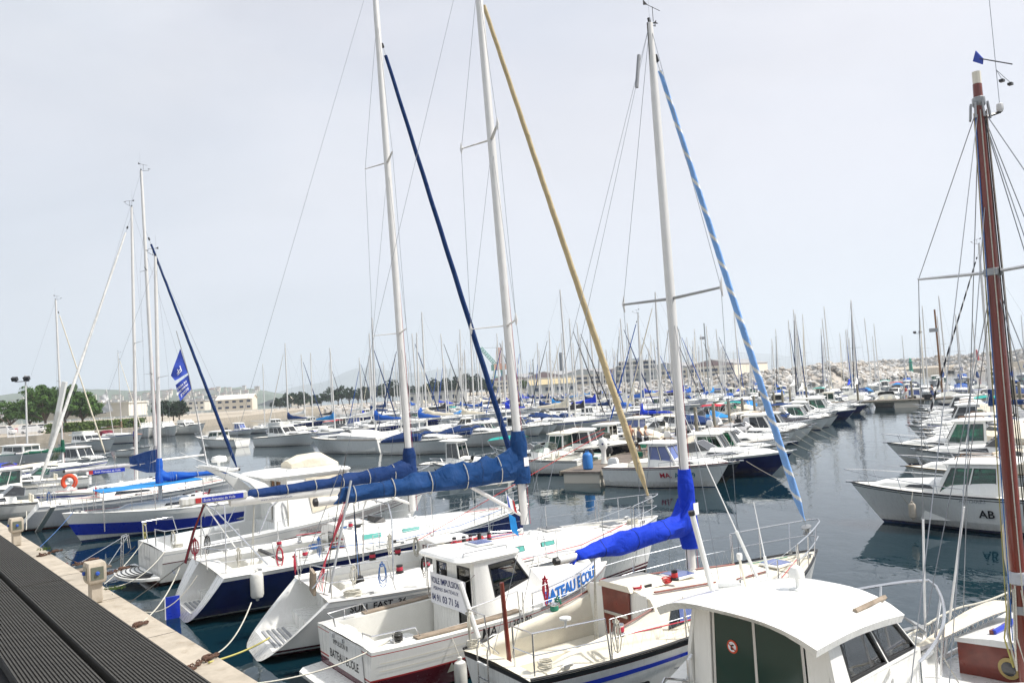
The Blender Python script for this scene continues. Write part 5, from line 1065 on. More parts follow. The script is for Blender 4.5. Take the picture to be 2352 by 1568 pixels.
# --- wooden gaffer with the varnished red mast ------------------------------------------------------
def gaffer():
    h0 = 234; L = 7.6; bow = (3.60, 8.11); loc, rz = pose(bow, h0, L)
    T = Thing('sailboat', 'wooden sailing boat with varnished red-brown mast and netted rails at the right edge', 'sailboat', None, loc, rz)
    h = Hull(L, 2.7, 1.15, 1.5, tr=-.2, rake=.6, zk=-.5, sm=.45, bt=.6, ps=2.1, km=.3, kb=.6, sag=.15)
    hb = T.part('hull'); h.mesh(hb, 26, (('s', 0), ('s', .08), ('w', .15), ('w', .06), ('k', 0)), ('gel2', 'gel', 'gel', 'antired'))
    dk = T.part('deck'); h.deck(dk, 26, (.8, 2.2, .6), .65, 'gel2', .06); h.rail(T.part('toe_rail'), .06, .035, 'gel2')
    t = Trunk(2.2, 4.4, .98, .90, .50, .46, h, .04, .10); c = T.part('cabin_trunk', label='varnished mahogany cabin sides'); t.mesh(c, 'mahog', 10)
    fp_ = T.part('cabin_front', c, label='varnished mahogany cabin front'); zd = h.dz(4.4); fp_.poly([(4.44, y, zd-.05) for y in (.92, -.92)]+[(4.44, y, zd+.46+.12*(1-(y/.92)**2)) for y in (-.92, -.6, -.3, 0, .3, .6, .92)], .06, 'mahog')
    # white canvas roof proud of the sides
    rf = T.part('roof', c); rg = []
    for i in range(9):
        x = 2.12+2.4*i/8; w, hh = t.sec(min(4.4, max(2.2, x))); z = h.dz(x)+hh; w = w-t.lean*hh+.05
        rg.append([(x, -w, z-.02), (x, -w, z+.03), (x, -w*.5, z+.10), (x, 0, z+.13), (x, w*.5, z+.10), (x, w, z+.03), (x, w, z-.02), (x, 0, z+.05)])
    rf.ring(rg, 'gel2')
    for sd in (-1, 1):
        for x in (2.9, 3.75):
            p = t.side(x, .50, sd, .01); q = T.part('porthole', c); q.lathe([(.085, 0), (.13, .0), (.13, .02), (.085, .03)], 'txtgold', p, 20, (0, sd, .1)); q.lathe([(.001, .03), (.085, .03), (.085, .036), (.001, .036)], 'gdark', p, 20, (0, sd, .1))
    pw = T.part('porthole', c); pf = Vector((4.475, -.30, h.dz(4.4)+.24)); pw.lathe([(.085, 0), (.13, 0), (.13, .02), (.085, .03)], 'txtgold', pf, 20, (1, 0, 0)); pw.lathe([(.001, .03), (.085, .03), (.085, .036), (.001, .036)], 'gdark', pf, 20, (1, 0, 0))
    hr = T.part('handrail', label='blue-topped scalloped wooden handrail')
    for sd in (-1, 1):
        z = h.dz(3.3)+.55; y = sd*.60; hr.tube([(2.3, y, z+.10), (4.2, y*.95, z+.07)], .035, 'bluestripe', 6)
        for k in range(6): hr.box((2.35+k*.36, y, z+.03), (.12, .05, .12), 'mahog')
    x = 4.75; f, mm = mast(T, x, 1.3, 8.75, .03, .080, 'redmast', (), 1.2, tip=False, detail=False)
    mt = T.part('masthead_lamp', mm); mt.lathe([(.05, 0), (.05, .16), (.001, .17)], 'cream', f(8.75), 10); mt = T.part('masthead_fitting', mm); mt.lathe([(.055, 0), (.075, .03), (.075, .12), (.05, .14)], 'aludark', f(8.45), 10)
    for k in range(8): mt.tube([f(8.5)+Vector((.1*math.cos(k*.8), .1*math.sin(k*.8), 0)), f(8.5)+Vector((.11*math.cos(k*.8), .11*math.sin(k*.8), -.1)), f(8.5)+Vector((.12*math.cos(k*.8), .12*math.sin(k*.8), -.2))], .014, 'aludark', 4)
    wv = T.part('wind_vane', mm); p = f(8.3); e = p+Vector((-.30, .12, .10)); wv.tube([p, e], .018, 'blackp', 5); wv.lathe([(.03, 0), (.045, .03), (.04, .10), (.001, .12)], 'white', e, 8); wv.tube([e, e+Vector((0, 0, 1.6))], .004, 'wire', 4)
    c_ = e+Vector((0, 0, .65)); wv.tube([c_+Vector((.25, .28, -.18)), c_+Vector((-.25, -.28, .2))], .008, 'txtblack', 5); wv.poly([c_+Vector((-.22, -.24, .10)), c_+Vector((-.38, -.42, .24)), c_+Vector((-.30, -.34, .34)), c_+Vector((-.2, -.22, .17))], .01, 'flagblue')
    for s2 in (-1, 1): wv.tube([c_-Vector((0, 0, .1)), c_+Vector((.12*s2, .1, -.28))], .004, 'wire', 3); wv.box(c_+Vector((.12*s2, .1, -.3)), (.06, .05, .03), 'blackp')
    s_ = T.part('spreader', mm); p = f(6.35)
    for sd in (-1, 1): s_.tube([p, p+Vector((0, sd*.45, .02)), p+Vector((-.05, sd*.95, .05))], [.04, .045, .03], 'greyhull', 6, flat=.5)
    s_.lathe([(.08, -.05), (.105, -.04), (.105, .04), (.08, .05)], 'aludark', p, 10)
    for sd in (-1, 1):
        foot = Vector((x+.0, sd*1.22, h.dz(x)+.05)); tip = p+Vector((-.05, sd*.95, .05)); q = T.part('shroud')
        q.tube([foot, tip, f(8.5)], .006, 'wire', 4); q.tube([foot+Vector((-.5, 0, 0)), f(6.3)], .006, 'wire', 4); q.tube([foot+Vector((.5, -sd*.1, 0)), f(6.3)], .006, 'wire', 4); q.tube([foot+Vector((-1.0, 0, 0)), f(8.5)], .006, 'wire', 4); q.tube([foot, foot.lerp(tip, .38)], .017, 'white', 6); q.tube([foot+Vector((-.5, 0, 0)), (foot+Vector((-.5, 0, 0))).lerp(f(6.3), .42)], .017, 'white', 6)
    stays(T, [((L-.05, 0, 1.55), f(8.5)), ((L-.9, 0, 1.5), f(7.4)), (f(8.5), (.1, .3, 1.3)), (f(8.5), (.1, -.3, 1.3))], .006, name='stay')
    hl = T.part('halyard')
    for k, (dx, dy, mt_) in enumerate(((.10, .06, 'ropew'), (.11, -.04, 'ropeb'), (-.10, .08, 'ropedark'), (-.02, .13, 'ropew'), (-.04, -.13, 'ropey'), (.06, .12, 'ropedark'))): hl.tube([f(1.9)+Vector((dx*1.3, dy*1.5, 0)), f(5)+Vector((dx, dy, 0)), f(8.4)+Vector((dx*.6, dy*.6, 0))], .007, mt_, 4)
    hc = T.part('rope_hank')
    for k in range(7): a = k*.9; hc.tube([f(2.55)+Vector((.11*math.cos(a), .11*math.sin(a), 0)), f(1.95)+Vector((.17*math.cos(a), .17*math.sin(a), 0)), f(1.55)+Vector((.13*math.cos(a+.5), .13*math.sin(a+.5), .0)), f(1.9)+Vector((.2*math.cos(a+.8), .2*math.sin(a+.8), 0)), f(2.5)+Vector((.1*math.cos(a+.6), .1*math.sin(a+.6), 0))], .011, ('ropew', 'ropeb', 'ropey')[k % 3], 4)
    tp = T.part('mast_wrap', mm); tp.lathe([(.093, 0), (.11, .02), (.10, .07), (.108, .12), (.093, .15)], 'greyhull', f(2.55), 10); tp = T.part('mast_wrap', mm); tp.lathe([(.092, 0), (.10, .02), (.1, .08), (.092, .1)], 'greyp', f(2.2), 10)
    bgf = T.part('sail_bag', label='hanging off-white sail bag lashed to the mast'); A = f(3.3)+Vector((-.14, -.1, 0)); bgf.ring([[A+Vector((-r*math.cos(a)*.7, r*math.sin(a), -z)) for a in [2*PI*k/8 for k in range(8)]] for z, r in ((0, .03), (.1, .10), (.5, .11), (.8, .08), (1.0, .02))], 'c_cream')
    # pulpit, netted rails, rope top line
    hw = lambda x_: h.hw(x_)*.97+.02
    pul = T.part('bow_rail'); pts = [(x_, s*hw(x_), h.dz(x_)+.62) for s, x_ in [(1, q) for q in (5.6, 6.2, 6.8, 7.3)]]+[(7.75, 0, 2.15)]+[(x_, -hw(x_), h.dz(x_)+.62) for x_ in (7.3, 6.8, 6.2, 5.6)]; pul.tube(pts, .02, 'gel2', 8)
    for x_ in (5.6, 6.8, 7.4):
        for s in (-1, 1): pul.tube([(x_, s*hw(x_), h.dz(x_)), (x_, s*hw(x_), h.dz(x_)+.62)], .017, 'gel2', 6)
    for x_ in (.6, 1.8, 3.2, 4.4):
        for s in (-1, 1): T.part('stanchion').tube([(x_, s*hw(x_), h.dz(x_)), (x_, s*hw(x_), h.dz(x_)+.62)], .018, 'greyp', 6)
    for s in (-1, 1):
        tl = T.part('lifeline'); tl.tube([(x_, s*hw(x_), h.dz(x_)+.62-.02*math.sin(x_*3)) for x_ in [.6+.25*k for k in range(21)]], .014, 'ropew', 5)
        nt = T.part('rail_netting', label='white diamond mesh netting along the rail'); n = 44
        for ph in range(0, 8):
            pts = []
            for k in range(n+1): x_ = .6+6.6*k/n; zz = ((k+ph*1.0) % 8)/8; zz = 2*zz if zz < .5 else 2-2*zz; pts.append((x_, s*hw(x_), h.dz(x_)+.05+.55*zz))
            nt.tube(pts, .0032, 'ropew', 3)
    fl = T.part('lashed_jib', label='tan sailcloth lashed along the rail'); rings = []
    for k in range(16):
        u = k/15; x_ = 6.3-3.2*u; y = -(hw(x_)-.12-.35*u); z = h.dz(x_)+.62-.06*math.sin(u*5); r = .015+.22*u; rings.append([(x_, y+r*.9, z+.03), (x_, y+r*.3, z+.02+r*.35+.02*math.sin(k*2)), (x_, y-r*.7, z+r*.25), (x_, y-r, z-.10), (x_, y-r*.4, z-.06), (x_, y+r*.5, z-.03)])
    fl.ring(rings, 'c_brown'); 
    for m_ in range(len(fl.m)): fl.m[m_] = 'c_grey' if m_ % 6 > 2 else 'c_cream'
    T.finish(); return T, h, loc, rz, f
gafT, gH, gloc, grz, gf = gaffer()
# --- big fishing cruiser with the grey arch ----------------------------------------------------------
def fisher():
    h0 = 52; L = 10.2; loc = (-11.75, 25.1, 0); rz = R(90-h0)
    T = Thing('motorboat', 'white fishing cruiser with swept arch, canvas-sided cabin and slatted swim platform', 'motorboat', None, loc, rz)
    h = Hull(L, 3.5, 1.05, 1.75, tr=.1, rake=1.3, zk=-.4, sm=.42, bt=.9, ps=2.4, km=.2, kb=.8, sag=.05)
    hb = T.part('hull'); h.mesh(hb, 26, (('s', 0), ('s', .09), ('s', .11), ('s', .34), ('s', .37), ('w', .12), ('k', 0)), ('gel', 'greyhull', 'gel', 'maroon', 'gel', 'antired'))
    dk = T.part('deck'); h.deck(dk, 26, (.45, 3.9, .40), 1.30, 'gel2', .05)
    pf = T.part('swim_platform', label='rounded swim platform with dark slats'); arc = [(-.9*math.cos(a)-.02, 1.55*math.sin(a)) for a in [PI*(-.5+k/12) for k in range(13)]]
    pf.ring([[(x, y, z) for x, y in arc] for z in (.26, .33)], 'gel')
    for k in range(6): s_ = .18+.13*k; pf.tube([(x*s_/.9, y*(.55+.45*s_/.9)*.9, .345) for x, y in arc[1:-1]], .016, 'blackp', 4)
    bn_ = T.part('lettering'); text_on(bn_, 'Beneteau', .20, lambda u, v: h.at(4.5+u, h.dz(4.6)-.28+v, -1, .02), 'txtgrey', shear=.15)
    for k in range(5): h.stripe(hb, 4.2+.1*k, 8.6, .12+.035*k, .13+.035*k, 'maroon', 0, rel=True, off=.012)
    name = T.part('lettering'); text_on(name, 'Lagoonite', .2, lambda u, v: Vector((.03, .55-u, .62+v)), 'txtgrey', shear=.3)
    # cabin
    xa = 4.1; xf = 7.6; z0 = .45; z1 = 2.75; wa = 1.35; wf = 1.1
    hs = T.part('cabin'); g = T.part('window', hs)
    Q = lambda sd: [Vector((xa, sd*wa, z0)), Vector((xf, sd*wf, z0+.8)), Vector((xf-1.2, sd*(wf-.05), z1)), Vector((xa, sd*(wa-.1), z1))]
    for sd in (-1, 1):
        q = Q(sd); q = q if sd < 0 else [q[1], q[0], q[3], q[2]]; hl = [(.10, .45, .22, .93), (.30, .42, .93, .93)]
        if sd > 0: hl = [(1-b, c, 1-a, d) for a, c, b, d in hl]
        wall(hs, q, [hl[1]], 'gel', .04)
        cv = T.part('window_canvas', hs, label='cream canvas window cover'); u0, v0, u1, v1 = hl[1]; n = 6; pts = []
        for i in range(n+1):
            for v in (v0-.03, v1+.03): u = u0-.02+(u1-u0+.04)*i/n; pts.append(bil(q, u, v)+Vector((0, sd*(.03+.015*math.sin(i*2)), 0)))
        cv.add(pts, [[2*i, 2*i+1, 2*i+3, 2*i+2] for i in range(n)], 'c_cream')
    wall(hs, [Vector((xf, -wf, h.dz(xf)-.05)), Vector((xf, wf, h.dz(xf)-.05)), Vector((xf-1.2, wf-.05, z1)), Vector((xf-1.2, -(wf-.05), z1))], [(.06, .3, .48, .92), (.52, .3, .94, .92)], 'gel', .04, glass=g, gm='ggreen')
    wall(hs, [Vector((xa, wa, z0)), Vector((xa, -wa, z0)), Vector((xa, -wa+.1, z1)), Vector((xa, wa-.1, z1))], [(.40, .03, .78, .93)], 'gel', .05)
    dr = T.part('door', hs, label='brown curtained sliding door'); dr.poly([(xa+.05, .22, .52), (xa+.05, -.72, .52), (xa+.05, -.70, 2.6), (xa+.05, .22, 2.6)], .02, 'teak'); dr.tube([(xa, -.25, .5), (xa, -.25, 2.6)], .03, 'gel2', 4)
    rf = T.part('roof', hs); slab(rf, rrect(xa-.75, xf-1.0, 1.38, 1.2, z1+.07, z1+.05, .35), .14, .10, 'gel')
    rl = T.part('roof_rail', rf); [rl.tube([(xa+.1, sd*1.0, z1+.15), (xa+.12, sd*1.0, z1+.26), (xf-1.5, sd*.95, z1+.26), (xf-1.48, sd*.95, z1+.15)], .014, 'steel', 5) for sd in (-1, 1)]
    # flybridge cover (cream), radar and aerials
    fc = T.part('flybridge_cover', label='cream canvas flybridge cover'); fc.ring([[(x, -w, z1+.16), (x, -w*.9, z1+.16+hh*.8), (x, -w*.3, z1+.2+hh), (x, w*.3, z1+.2+hh), (x, w*.9, z1+.16+hh*.8), (x, w, z1+.16)] for x, w, hh in ((4.6, .5, .25), (5.1, .8, .42), (5.8, .8, .45), (6.3, .6, .15))], 'c_cream')
    # arch: two swept legs joined by a wing over the cockpit
    ar = T.part('radar_arch', label='grey-white swept arch over the cockpit')
    for sd in (-1, 1):
        pr = [(4.0, 1.0, .95), (3.9, 1.9, .60), (3.1, 2.75, .50), (2.3, 3.2, .42), (1.9, 3.32, .26)]
        ar.ring([[(x+w*.5, sd*(1.48-.10*k), z-.12*k*.3), (x-w*.5, sd*(1.48-.10*k), z), (x-w*.5, sd*(1.36-.12*k), z), (x+w*.5, sd*(1.36-.12*k), z-.12*k*.3)] for k, (x, z, w) in enumerate(pr)], 'gel2')
    ar.ring([[(1.95, y, 3.20-.0*abs(y)), (2.45, y, 3.18), (2.45, y, 3.26), (1.95, y, 3.32)] for y in (-1.1, -.4, .4, 1.1)], 'gel2')
    ar.lathe([(.001, 0), (.10, .0), (.08, .03), (.001, .03)], 'blackp', (3.05, -1.40, 2.45), 10, (0, -1, 0))
    ra = T.part('radar_dome'); ra.tube([(2.3, 0, 3.25), (2.3, 0, 3.42)], .05, 'gel', 6); ra.lathe([(.001, 0), (.24, .02), (.26, .10), (.22, .2), (.001, .24)], 'gel', (2.35, .1, 3.40), 14)
    for x, y, tx_, ty_, tz in ((2.2, .8, 1.9, 1.0, 5.6), (2.2, -.8, .9, -.7, 3.9)): T.part('antenna').tube([(x, y, 3.2), (tx_, ty_, tz)], [.014, .006], 'white', 5)
    bt = T.part('bathing_ladder', label='raised bathing ladder'); 
    for y in (1.0, 1.3): bt.tube([(-.5, y, .35), (-.45, y, 1.3), (-.3, y, 1.35), (-.25, y, .9)], .016, 'steel', 6)
    for z in (.6, .85, 1.1): bt.tube([(-.48, 1.0, z), (-.48, 1.3, z)], .014, 'steel', 5)
    gw = T.part('gangway', label='grey hinged gangway held out over the water'); gw.box((-1.5, 1.3, .45), (1.4, .45, .05), 'teakgrey'); gw.tube([(-.9, 1.1, .5), (-.3, 1.15, 1.3)], .014, 'steel', 5); gw.tube([(-2.1, 1.15, .5), (-.35, 1.2, 1.32)], .012, 'steel', 5)
    for sd in (-1, 1): frame(T, [(.15, sd*.5, 1.06), (.12, sd*.55, 1.62), (.2, sd*1.45, 1.64), (1.2, sd*1.60, 1.66), (1.35, sd*1.62, 1.1)], .017); frame(T, [(.2, sd*1.3, 1.06), (.2, sd*1.35, 1.64)], .014); frame(T, [(3.0, sd*1.55, 1.15), (3.4, sd*1.5, 1.9), (3.95, sd*1.42, 2.3)], .017, 'side_rail')
    cs = T.part('helm_seat'); cs.tube([(2.6, .9, .4), (2.6, .9, 1.1)], .05, 'steel', 6); cs.lathe([(.001, 0), (.24, .0), (.25, .08), (.001, .10)], 'gel2', (2.6, .9, 1.1), 12)
    pulpit(T, h, 6.5, .65, .018, mid=True, over=.2, nst=4)
    T.finish(); return T, h, loc, rz
fishT, kH, kloc, krz = fisher()

# --- boats further left along the quay ---------------------------------------------------------------
lw, rw = pose((-15.0, 43.2), 58, 10.4)
def wx(T, h):
    text_on(T.parts[0][1], '', .1, lambda u, v: Vector((0, 0, 0)), 'txtblue')
T = sailboat(L=10.4, B=3.3, hull='greyhull', stripe='gel', under='antired', cover='c_grey', jibm='c_navy', mh=17.7, loc=lw, rz=rw, fb=1.35, fs=1.1, tr=1.0, n=24, xm=6.25, ht=.82, bh=1.0, jr=.075, sp2=True, full=True, finish=False,
    label='pale grey-hulled sloop with grey boom cover, navy mast bundle and navy rolled jib')
sign = T.part('boom_sign', label='blue boom sign with white lettering'); A = T.f(T.h.dz(6.5)+.35+1.0)
sign.box((A.x-2.3, -.22, A.z-.12), (1.6, .02, .18), 'bluestripe'); sign.box((A.x-3.0, -.222, A.z-.12), (.18, .022, .18), 'redpaint'); text_on(sign, 'Ecole Francaise de Voile', .13, lambda u, v: Vector((A.x-2.85+u, -.236, A.z-.16+v)), 'white', shear=.2, sx=.9)
nb = T.part('mast_bag', label='navy canvas bundle hung at the mast'); nb.ring([[(A.x-x, -w, A.z+z0), (A.x-x, -w, A.z+z1), (A.x-x, w, A.z+z1), (A.x-x, w, A.z+z0)] for x, w, z0, z1 in ((-.12, .14, -.45, .75), (.5, .17, -.4, .65), (1.25, .12, -.1, .45))], 'c_navy')
T.finish()
ln, rn = pose((-25.06, 41.4), 231, 9.6)
T = sailboat(L=9.6, B=3.1, hull='gel', stripe='bluestripe', cover=None, jibm='c_white', mh=16.8, loc=ln, rz=rn, fb=1.3, fs=1.0, tr=.3, n=20, xm=4.7, bh=1.0, jr=.072, full=True, finish=False, jib2=None,
    label='bow-in white sloop with thick white rolled jib and bare boom behind the grey sloop')
T.finish()
lg, rg_ = pose((-18.76, 32.8), 231, 8.6)
T = sailboat(L=8.6, B=2.8, hull='gel', stripe=None, cover='c_blue', jibm=None, mh=12.1, loc=lg, rz=rg_, fb=1.28, fs=.9, tr=.1, n=24, xm=4.8, bh=.85, full=True, finish=False, under='antiblue',
    label='bow-in white sloop with broad blue hull band and bright blue foredeck awning')
T.h.stripe(T.parts[0][1], .3, 8.5, .45, .92, 'bluestripe', 0, rel=True, n=60, off=.022)
aw = T.part('awning', label='bright blue flat awning'); hh = T.h
aw.add([(3.3, -1.25, 2.12), (7.3, -.95, 2.02), (7.3, .95, 2.02), (3.3, 1.25, 2.12), (5.3, -1.1, 2.02), (5.3, 1.1, 2.02)], [[0, 4, 5, 3], [4, 1, 2, 5]], 'c_sky'); aw.add([(3.3, -1.25, 2.09), (7.3, -.95, 1.99), (7.3, .95, 1.99), (3.3, 1.25, 2.09)], [[3, 2, 1, 0]], 'c_sky')
for x, y in ((3.35, -1.25), (5.3, -1.1), (7.25, -.95), (3.35, 1.25), (5.3, 1.1), (7.25, .95)): ap = T.part('awning_pole', aw); ap.tube([(x, y*1.04, .45), (x, y, 2.1)], .02, 'steel', 5)
T.finish()
# board hung as a gangplank at the pale sloop's stern
mb = MB(); mb.box((0, 0, 0), (2.1, .24, .06), 'gel2'); o = thing1('gangplank', mb, 'white plank slanting down to the water beside the pale grey sloop', 'gangplank', None, toW(lw, rw, (1.2, -1.75, .55)), rw); o.rotation_euler = (0, R(-38), R(-35))

# ------------------------------------------------------------------ things hung on the near boats
def Lc(loc, rz, p): return toW(loc, rz, p)
def hank(p, m, label, L_=.42, w=.07, n=9, rr=.012):
    mb = MB()
    a0 = rnd.random()*3
    for k in range(max(3, n//2)):
        a = a0+rnd.uniform(-.5, .5); ww = w*rnd.uniform(.55, 1.25); ll = L_*rnd.uniform(.6, 1.05); c_, s_ = math.cos(a), math.sin(a); o = rnd.uniform(-.02, .02)
        mb.tube([(0, 0, .03), (ww*.8*c_, ww*.8*s_+o, -ll*.25), (ww*c_, ww*s_+o, -ll*.65), (ww*.6*c_, ww*.6*s_, -ll*.93), (0, o, -ll), (-ww*.6*c_, -ww*.6*s_, -ll*.92), (-ww*c_, -ww*s_-o, -ll*.6), (-ww*.7*c_, -ww*.7*s_, -ll*.22), (0, 0, .03)], rr*.8, m, 4)
    mb.tube([(-.05, 0, -.03), (.05, .03, -.05), (.0, -.05, -.07), (-.05, 0, -.04)], rr*1.3, m, 4)
    return thing1('rope_hank', mb, label, 'rope', 'rope coils on the near boats', p)
fender(Lc(aloc, arz, (1.55, -1.50, -.02)), .62, .115, 'fender', Lc(aloc, arz, (1.5, -1.28, 1.0)), 'white sausage fender hanging on the maroon side of the training launch')
fender(Lc(floc, frz, (2.75, -1.52, .18)), .5, .19, 'fender', Lc(floc, frz, (2.75, -1.30, 1.75)), 'round white fender hanging from the lifeline of the cream-decked sloop', round_=True)
fender(Lc(cloc, crz, (5.0, -.85, .75)), .5, .19, 'fenderdirty', Lc(cloc, crz, (5.0, -.45, 1.8)), 'dirty round brown fender at the bow of the nearest cabin motorboat', round_=True)
fender(Lc(bloc, brz, (1.5, -1.85, .45)), .75, .16, 'fender', Lc(bloc, brz, (1.5, -1.6, 1.15)), 'fat white fender on the starboard quarter of the navy-hulled sloop')
fender(Lc(bloc, brz, (6.9, -1.95, .5)), .4, .19, 'fender', Lc(bloc, brz, (6.9, -1.7, 1.3)), 'round white fender amidships on the navy-hulled sloop', round_=True)
fender(Lc(rloc, rrz, (7.3, -1.95, .85)), .42, .17, 'fender', Lc(rloc, rrz, (7.3, -1.75, 1.9)), 'white ball fender held at the lifeline of the white racing sloop', round_=True)
# banner on the launch
xa, wa = 2.35, .88
mb = MB()
def bp(u, v, off=0): return Vector((-.10-.02*math.sin(u*5)-off, .74-u, v))
n = 10; vs = []
for i in range(n+1):
    for v in (0, .62): vs.append(bp(1.42*i/n, v))
mb.add(vs, [[2*i, 2*i+1, 2*i+3, 2*i+2] for i in range(n)], 'signw'); mb.add([p+Vector((.006, 0, 0)) for p in vs], [[2*i, 2*i+2, 2*i+3, 2*i+1] for i in range(n)], 'signw')
text_on(mb, 'VOILE IMPULSION', .17, lambda u, v: bp(.07+u, .42+v, .006), 'txtnavy', shear=-.1, sx=.80, bold=.002); text_on(mb, 'PERMIS BATEAUX', .10, lambda u, v: bp(.15+u, .29+v, .006), 'txtnavy', shear=.2, sx=1.2); text_on(mb, '04 91 03 71 56', .19, lambda u, v: bp(.07+u, .07+v, .006), 'txtnavy', sx=.88, bold=.003)
for z, u in ((.62, 0), (.62, 1.42), (0, 0), (0, 1.42)): mb.tube([bp(u, z), Vector((.02, .74-u, z+.03))], .004, 'ropew', 3)
thing1('banner', mb, 'white cloth banner with dark blue phone number tied across the wheelhouse of the training launch', 'banner', None, Lc(aloc, arz, (xa, 0, 1.02)), arz)
# courtesy flags on the launch
mb = MB(); mb.add([(0, 0, 0), (.03, -.02, -.26), (.22, -.05, -.42), (.16, -.03, -.16)], [[0, 1, 2, 3]], 'white'); mb.add([(.01, -.004, -.02), (.03, -.024, -.26), (.10, -.03, -.33), (.07, -.01, -.06)], [[0, 1, 2, 3]], 'flagblue'); mb.add([(.13, -.034, -.12), (.16, -.044, -.37), (.22, -.054, -.42), (.17, -.034, -.16)], [[0, 1, 2, 3]], 'redpaint')
mb.add([(.02, -.02, -.40), (.05, -.03, -.75), (.22, -.06, -.9), (.18, -.03, -.5)], [[0, 1, 2, 3]], 'c_sky'); thing1('flag', mb, 'small tricolour and sky blue pennants drooping from the training launch staff', 'flag', None, Lc(aloc, arz, (3.62, -.2, 3.1)), arz)
# inner mirror: name board of the sailing school on the navy sloop's boom
mb = MB(); mb.box((0, 0, 0), (1.7, .26, .22), 'gel2', bev=.04); mb.box((.2, -.135, .0), (1.05, .012, .13), 'bluestripe'); mb.box((-.42, -.137, 0), (.14, .012, .13), 'redpaint'); text_on(mb, 'Ecole Francaise de Voile', .10, lambda u, v: Vector((-.30+u, -.148, -.035+v)), 'white', shear=.2, sx=.82)
thing1('paddle_board_case', mb, 'white case with blue sailing school sticker lying on the stern arch of the navy-hulled sloop', 'case', None, Lc(bloc, brz, (1.0, 0, 2.87)), brz)
# horseshoe lifebuoys
def horseshoe(p, rz, label, m='orange', s=1.):
    mb = MB(); mb.tube([(.0, .24*s*math.cos(a), .24*s*math.sin(a)*1.05) for a in [R(-55+290*k/16) for k in range(17)]], .085*s, m, 8)
    return thing1('horseshoe_lifebuoy', mb, label, 'lifebuoy', 'horseshoe lifebuoys', p, rz)
horseshoe(AT(159, 1106, 38.3), R(105), 'bright orange-red horseshoe lifebuoy on the rail of the pale grey sloop', s=1.15)
horseshoe(AT(812, 1117, 27.3), R(100), 'brown-orange horseshoe lifebuoy half hidden under the navy boom cover', s=1.0)
# coils of rope on rails and winches
for p, mt, lb, r in ((Lc(bloc, brz, (.6, .6, 1.55)), 'roper', 'red rope hank hung on the stern rail of the navy-hulled sloop', .2), (Lc(rloc, rrz, (4.15, .7, 1.5)), 'ropew', 'pale rope coil hung beside the companionway of the white racing sloop', .15),
    (Lc(floc, frz, (1.9, 1.3, 1.55)), 'roper', 'red rope loops hung on the far lifeline of the cream-decked sloop', .16), (Lc(floc, frz, (.35, -.75, 1.12)), 'ropew', 'white mooring rope heaped on the starboard quarter of the cream-decked sloop', .12),
    (Lc(floc, frz, (.1, .95, 1.1)), 'ropew', 'white mooring rope heaped on the port quarter of the cream-decked sloop', .11), (Lc(rloc, rrz, (1.9, -1.3, 1.2)), 'ropew', 'grey rope coiled on the side deck of the white racing sloop', .18),
    (Lc(rloc, rrz, (10.1, -.2, 1.45)), 'ropew', 'rope flaked near the bow of the white racing sloop', .16), (Lc(bloc, brz, (3.3, -.9, 1.35)), 'ropeb', 'blue rope coil in the cockpit of the navy-hulled sloop', .14), (Lc(kloc, krz, (.6, -1.2, 1.12)), 'ropew', 'small white rope coil on the quarter of the fishing cruiser', .14),
    (Lc(aloc, arz, (.6, -1.02, 1.06)), 'ropedark', 'dark mooring rope turned on the stern cleat of the training launch', .10), (Lc(floc, frz, (3.35, -.35, 1.75)), 'ropered2', 'bright red rope bunched on the cabin top of the cream-decked sloop', .10)):
    if 'hung' in lb: hank(p+Vector((0, 0, .25)), mt, lb, r*3.2, r*.5, 11); continue
    coil_thing(p, mt, lb, r, .013 if r > .12 else .011, 4 if r < .15 else 6, hang='hung' in lb)
for bt, (lo_, ro_), items in (('white racing sloop', (rloc, rrz), (('roper', 'red', 'port stern rail', (1.25, .95, 1.75)), ('ropew', 'white', 'starboard stern rail', (1.9, -1.42, 1.78)), ('ropeb', 'blue', 'starboard stern rail', (2.5, -1.5, 1.76)), ('ropew', 'white', 'cockpit hoop', (2.95, -.8, 2.2)), ('roper', 'red', 'cabin top winch', (4.5, .5, 1.75)), ('ropedark', 'black', 'first stanchion', (3.4, -1.62, 1.75)))),
        ('navy-hulled sloop', (bloc, brz), (('ropew', 'white', 'starboard stern rail', (1.2, -1.42, 1.72)), ('ropedark', 'black', 'port stern rail', (1.1, 1.42, 1.72)), ('ropew', 'pale', 'cabin bulkhead', (4.1, -.6, 1.55)), ('ropeb', 'blue', 'first stanchion', (3.2, -1.62, 1.7)), ('roper', 'red', 'cockpit side', (2.2, -1.5, 1.6)))),
        ('cream-decked sloop', (floc, frz), (('ropew', 'tangled white', 'port stern rail', (.02, .9, 1.66)), ('ropegreen', 'green', 'far coaming', (1.9, .95, 1.5)), ('ropew', 'white', 'near lifeline', (1.4, -1.2, 1.66)))),
        ('fishing cruiser', (kloc, krz), (('ropew', 'long pale', 'cabin corner', (4.0, -1.5, 2.2)), ('ropew', 'white', 'stern rail', (.4, -1.5, 1.62)), ('ropey', 'yellow', 'quarter', (.3, 1.5, 1.6)))),
        ('pale grey sloop', (lw, rw), (('ropeb', 'bright blue', 'stern rail', (1.4, -1.2, 1.75)), ('roper', 'dark red', 'companionway', (3.4, -.5, 1.7)), ('ropew', 'cream', 'port rail', (1.3, 1.1, 1.75))))):
    for mt_, cl_, wh_, lp_ in items: hank(Lc(lo_, ro_, lp_), mt_, f'{cl_} rope hank on the {wh_} of the {bt}', .5 if 'long' not in cl_ else 1.0, .08, 8, .011)
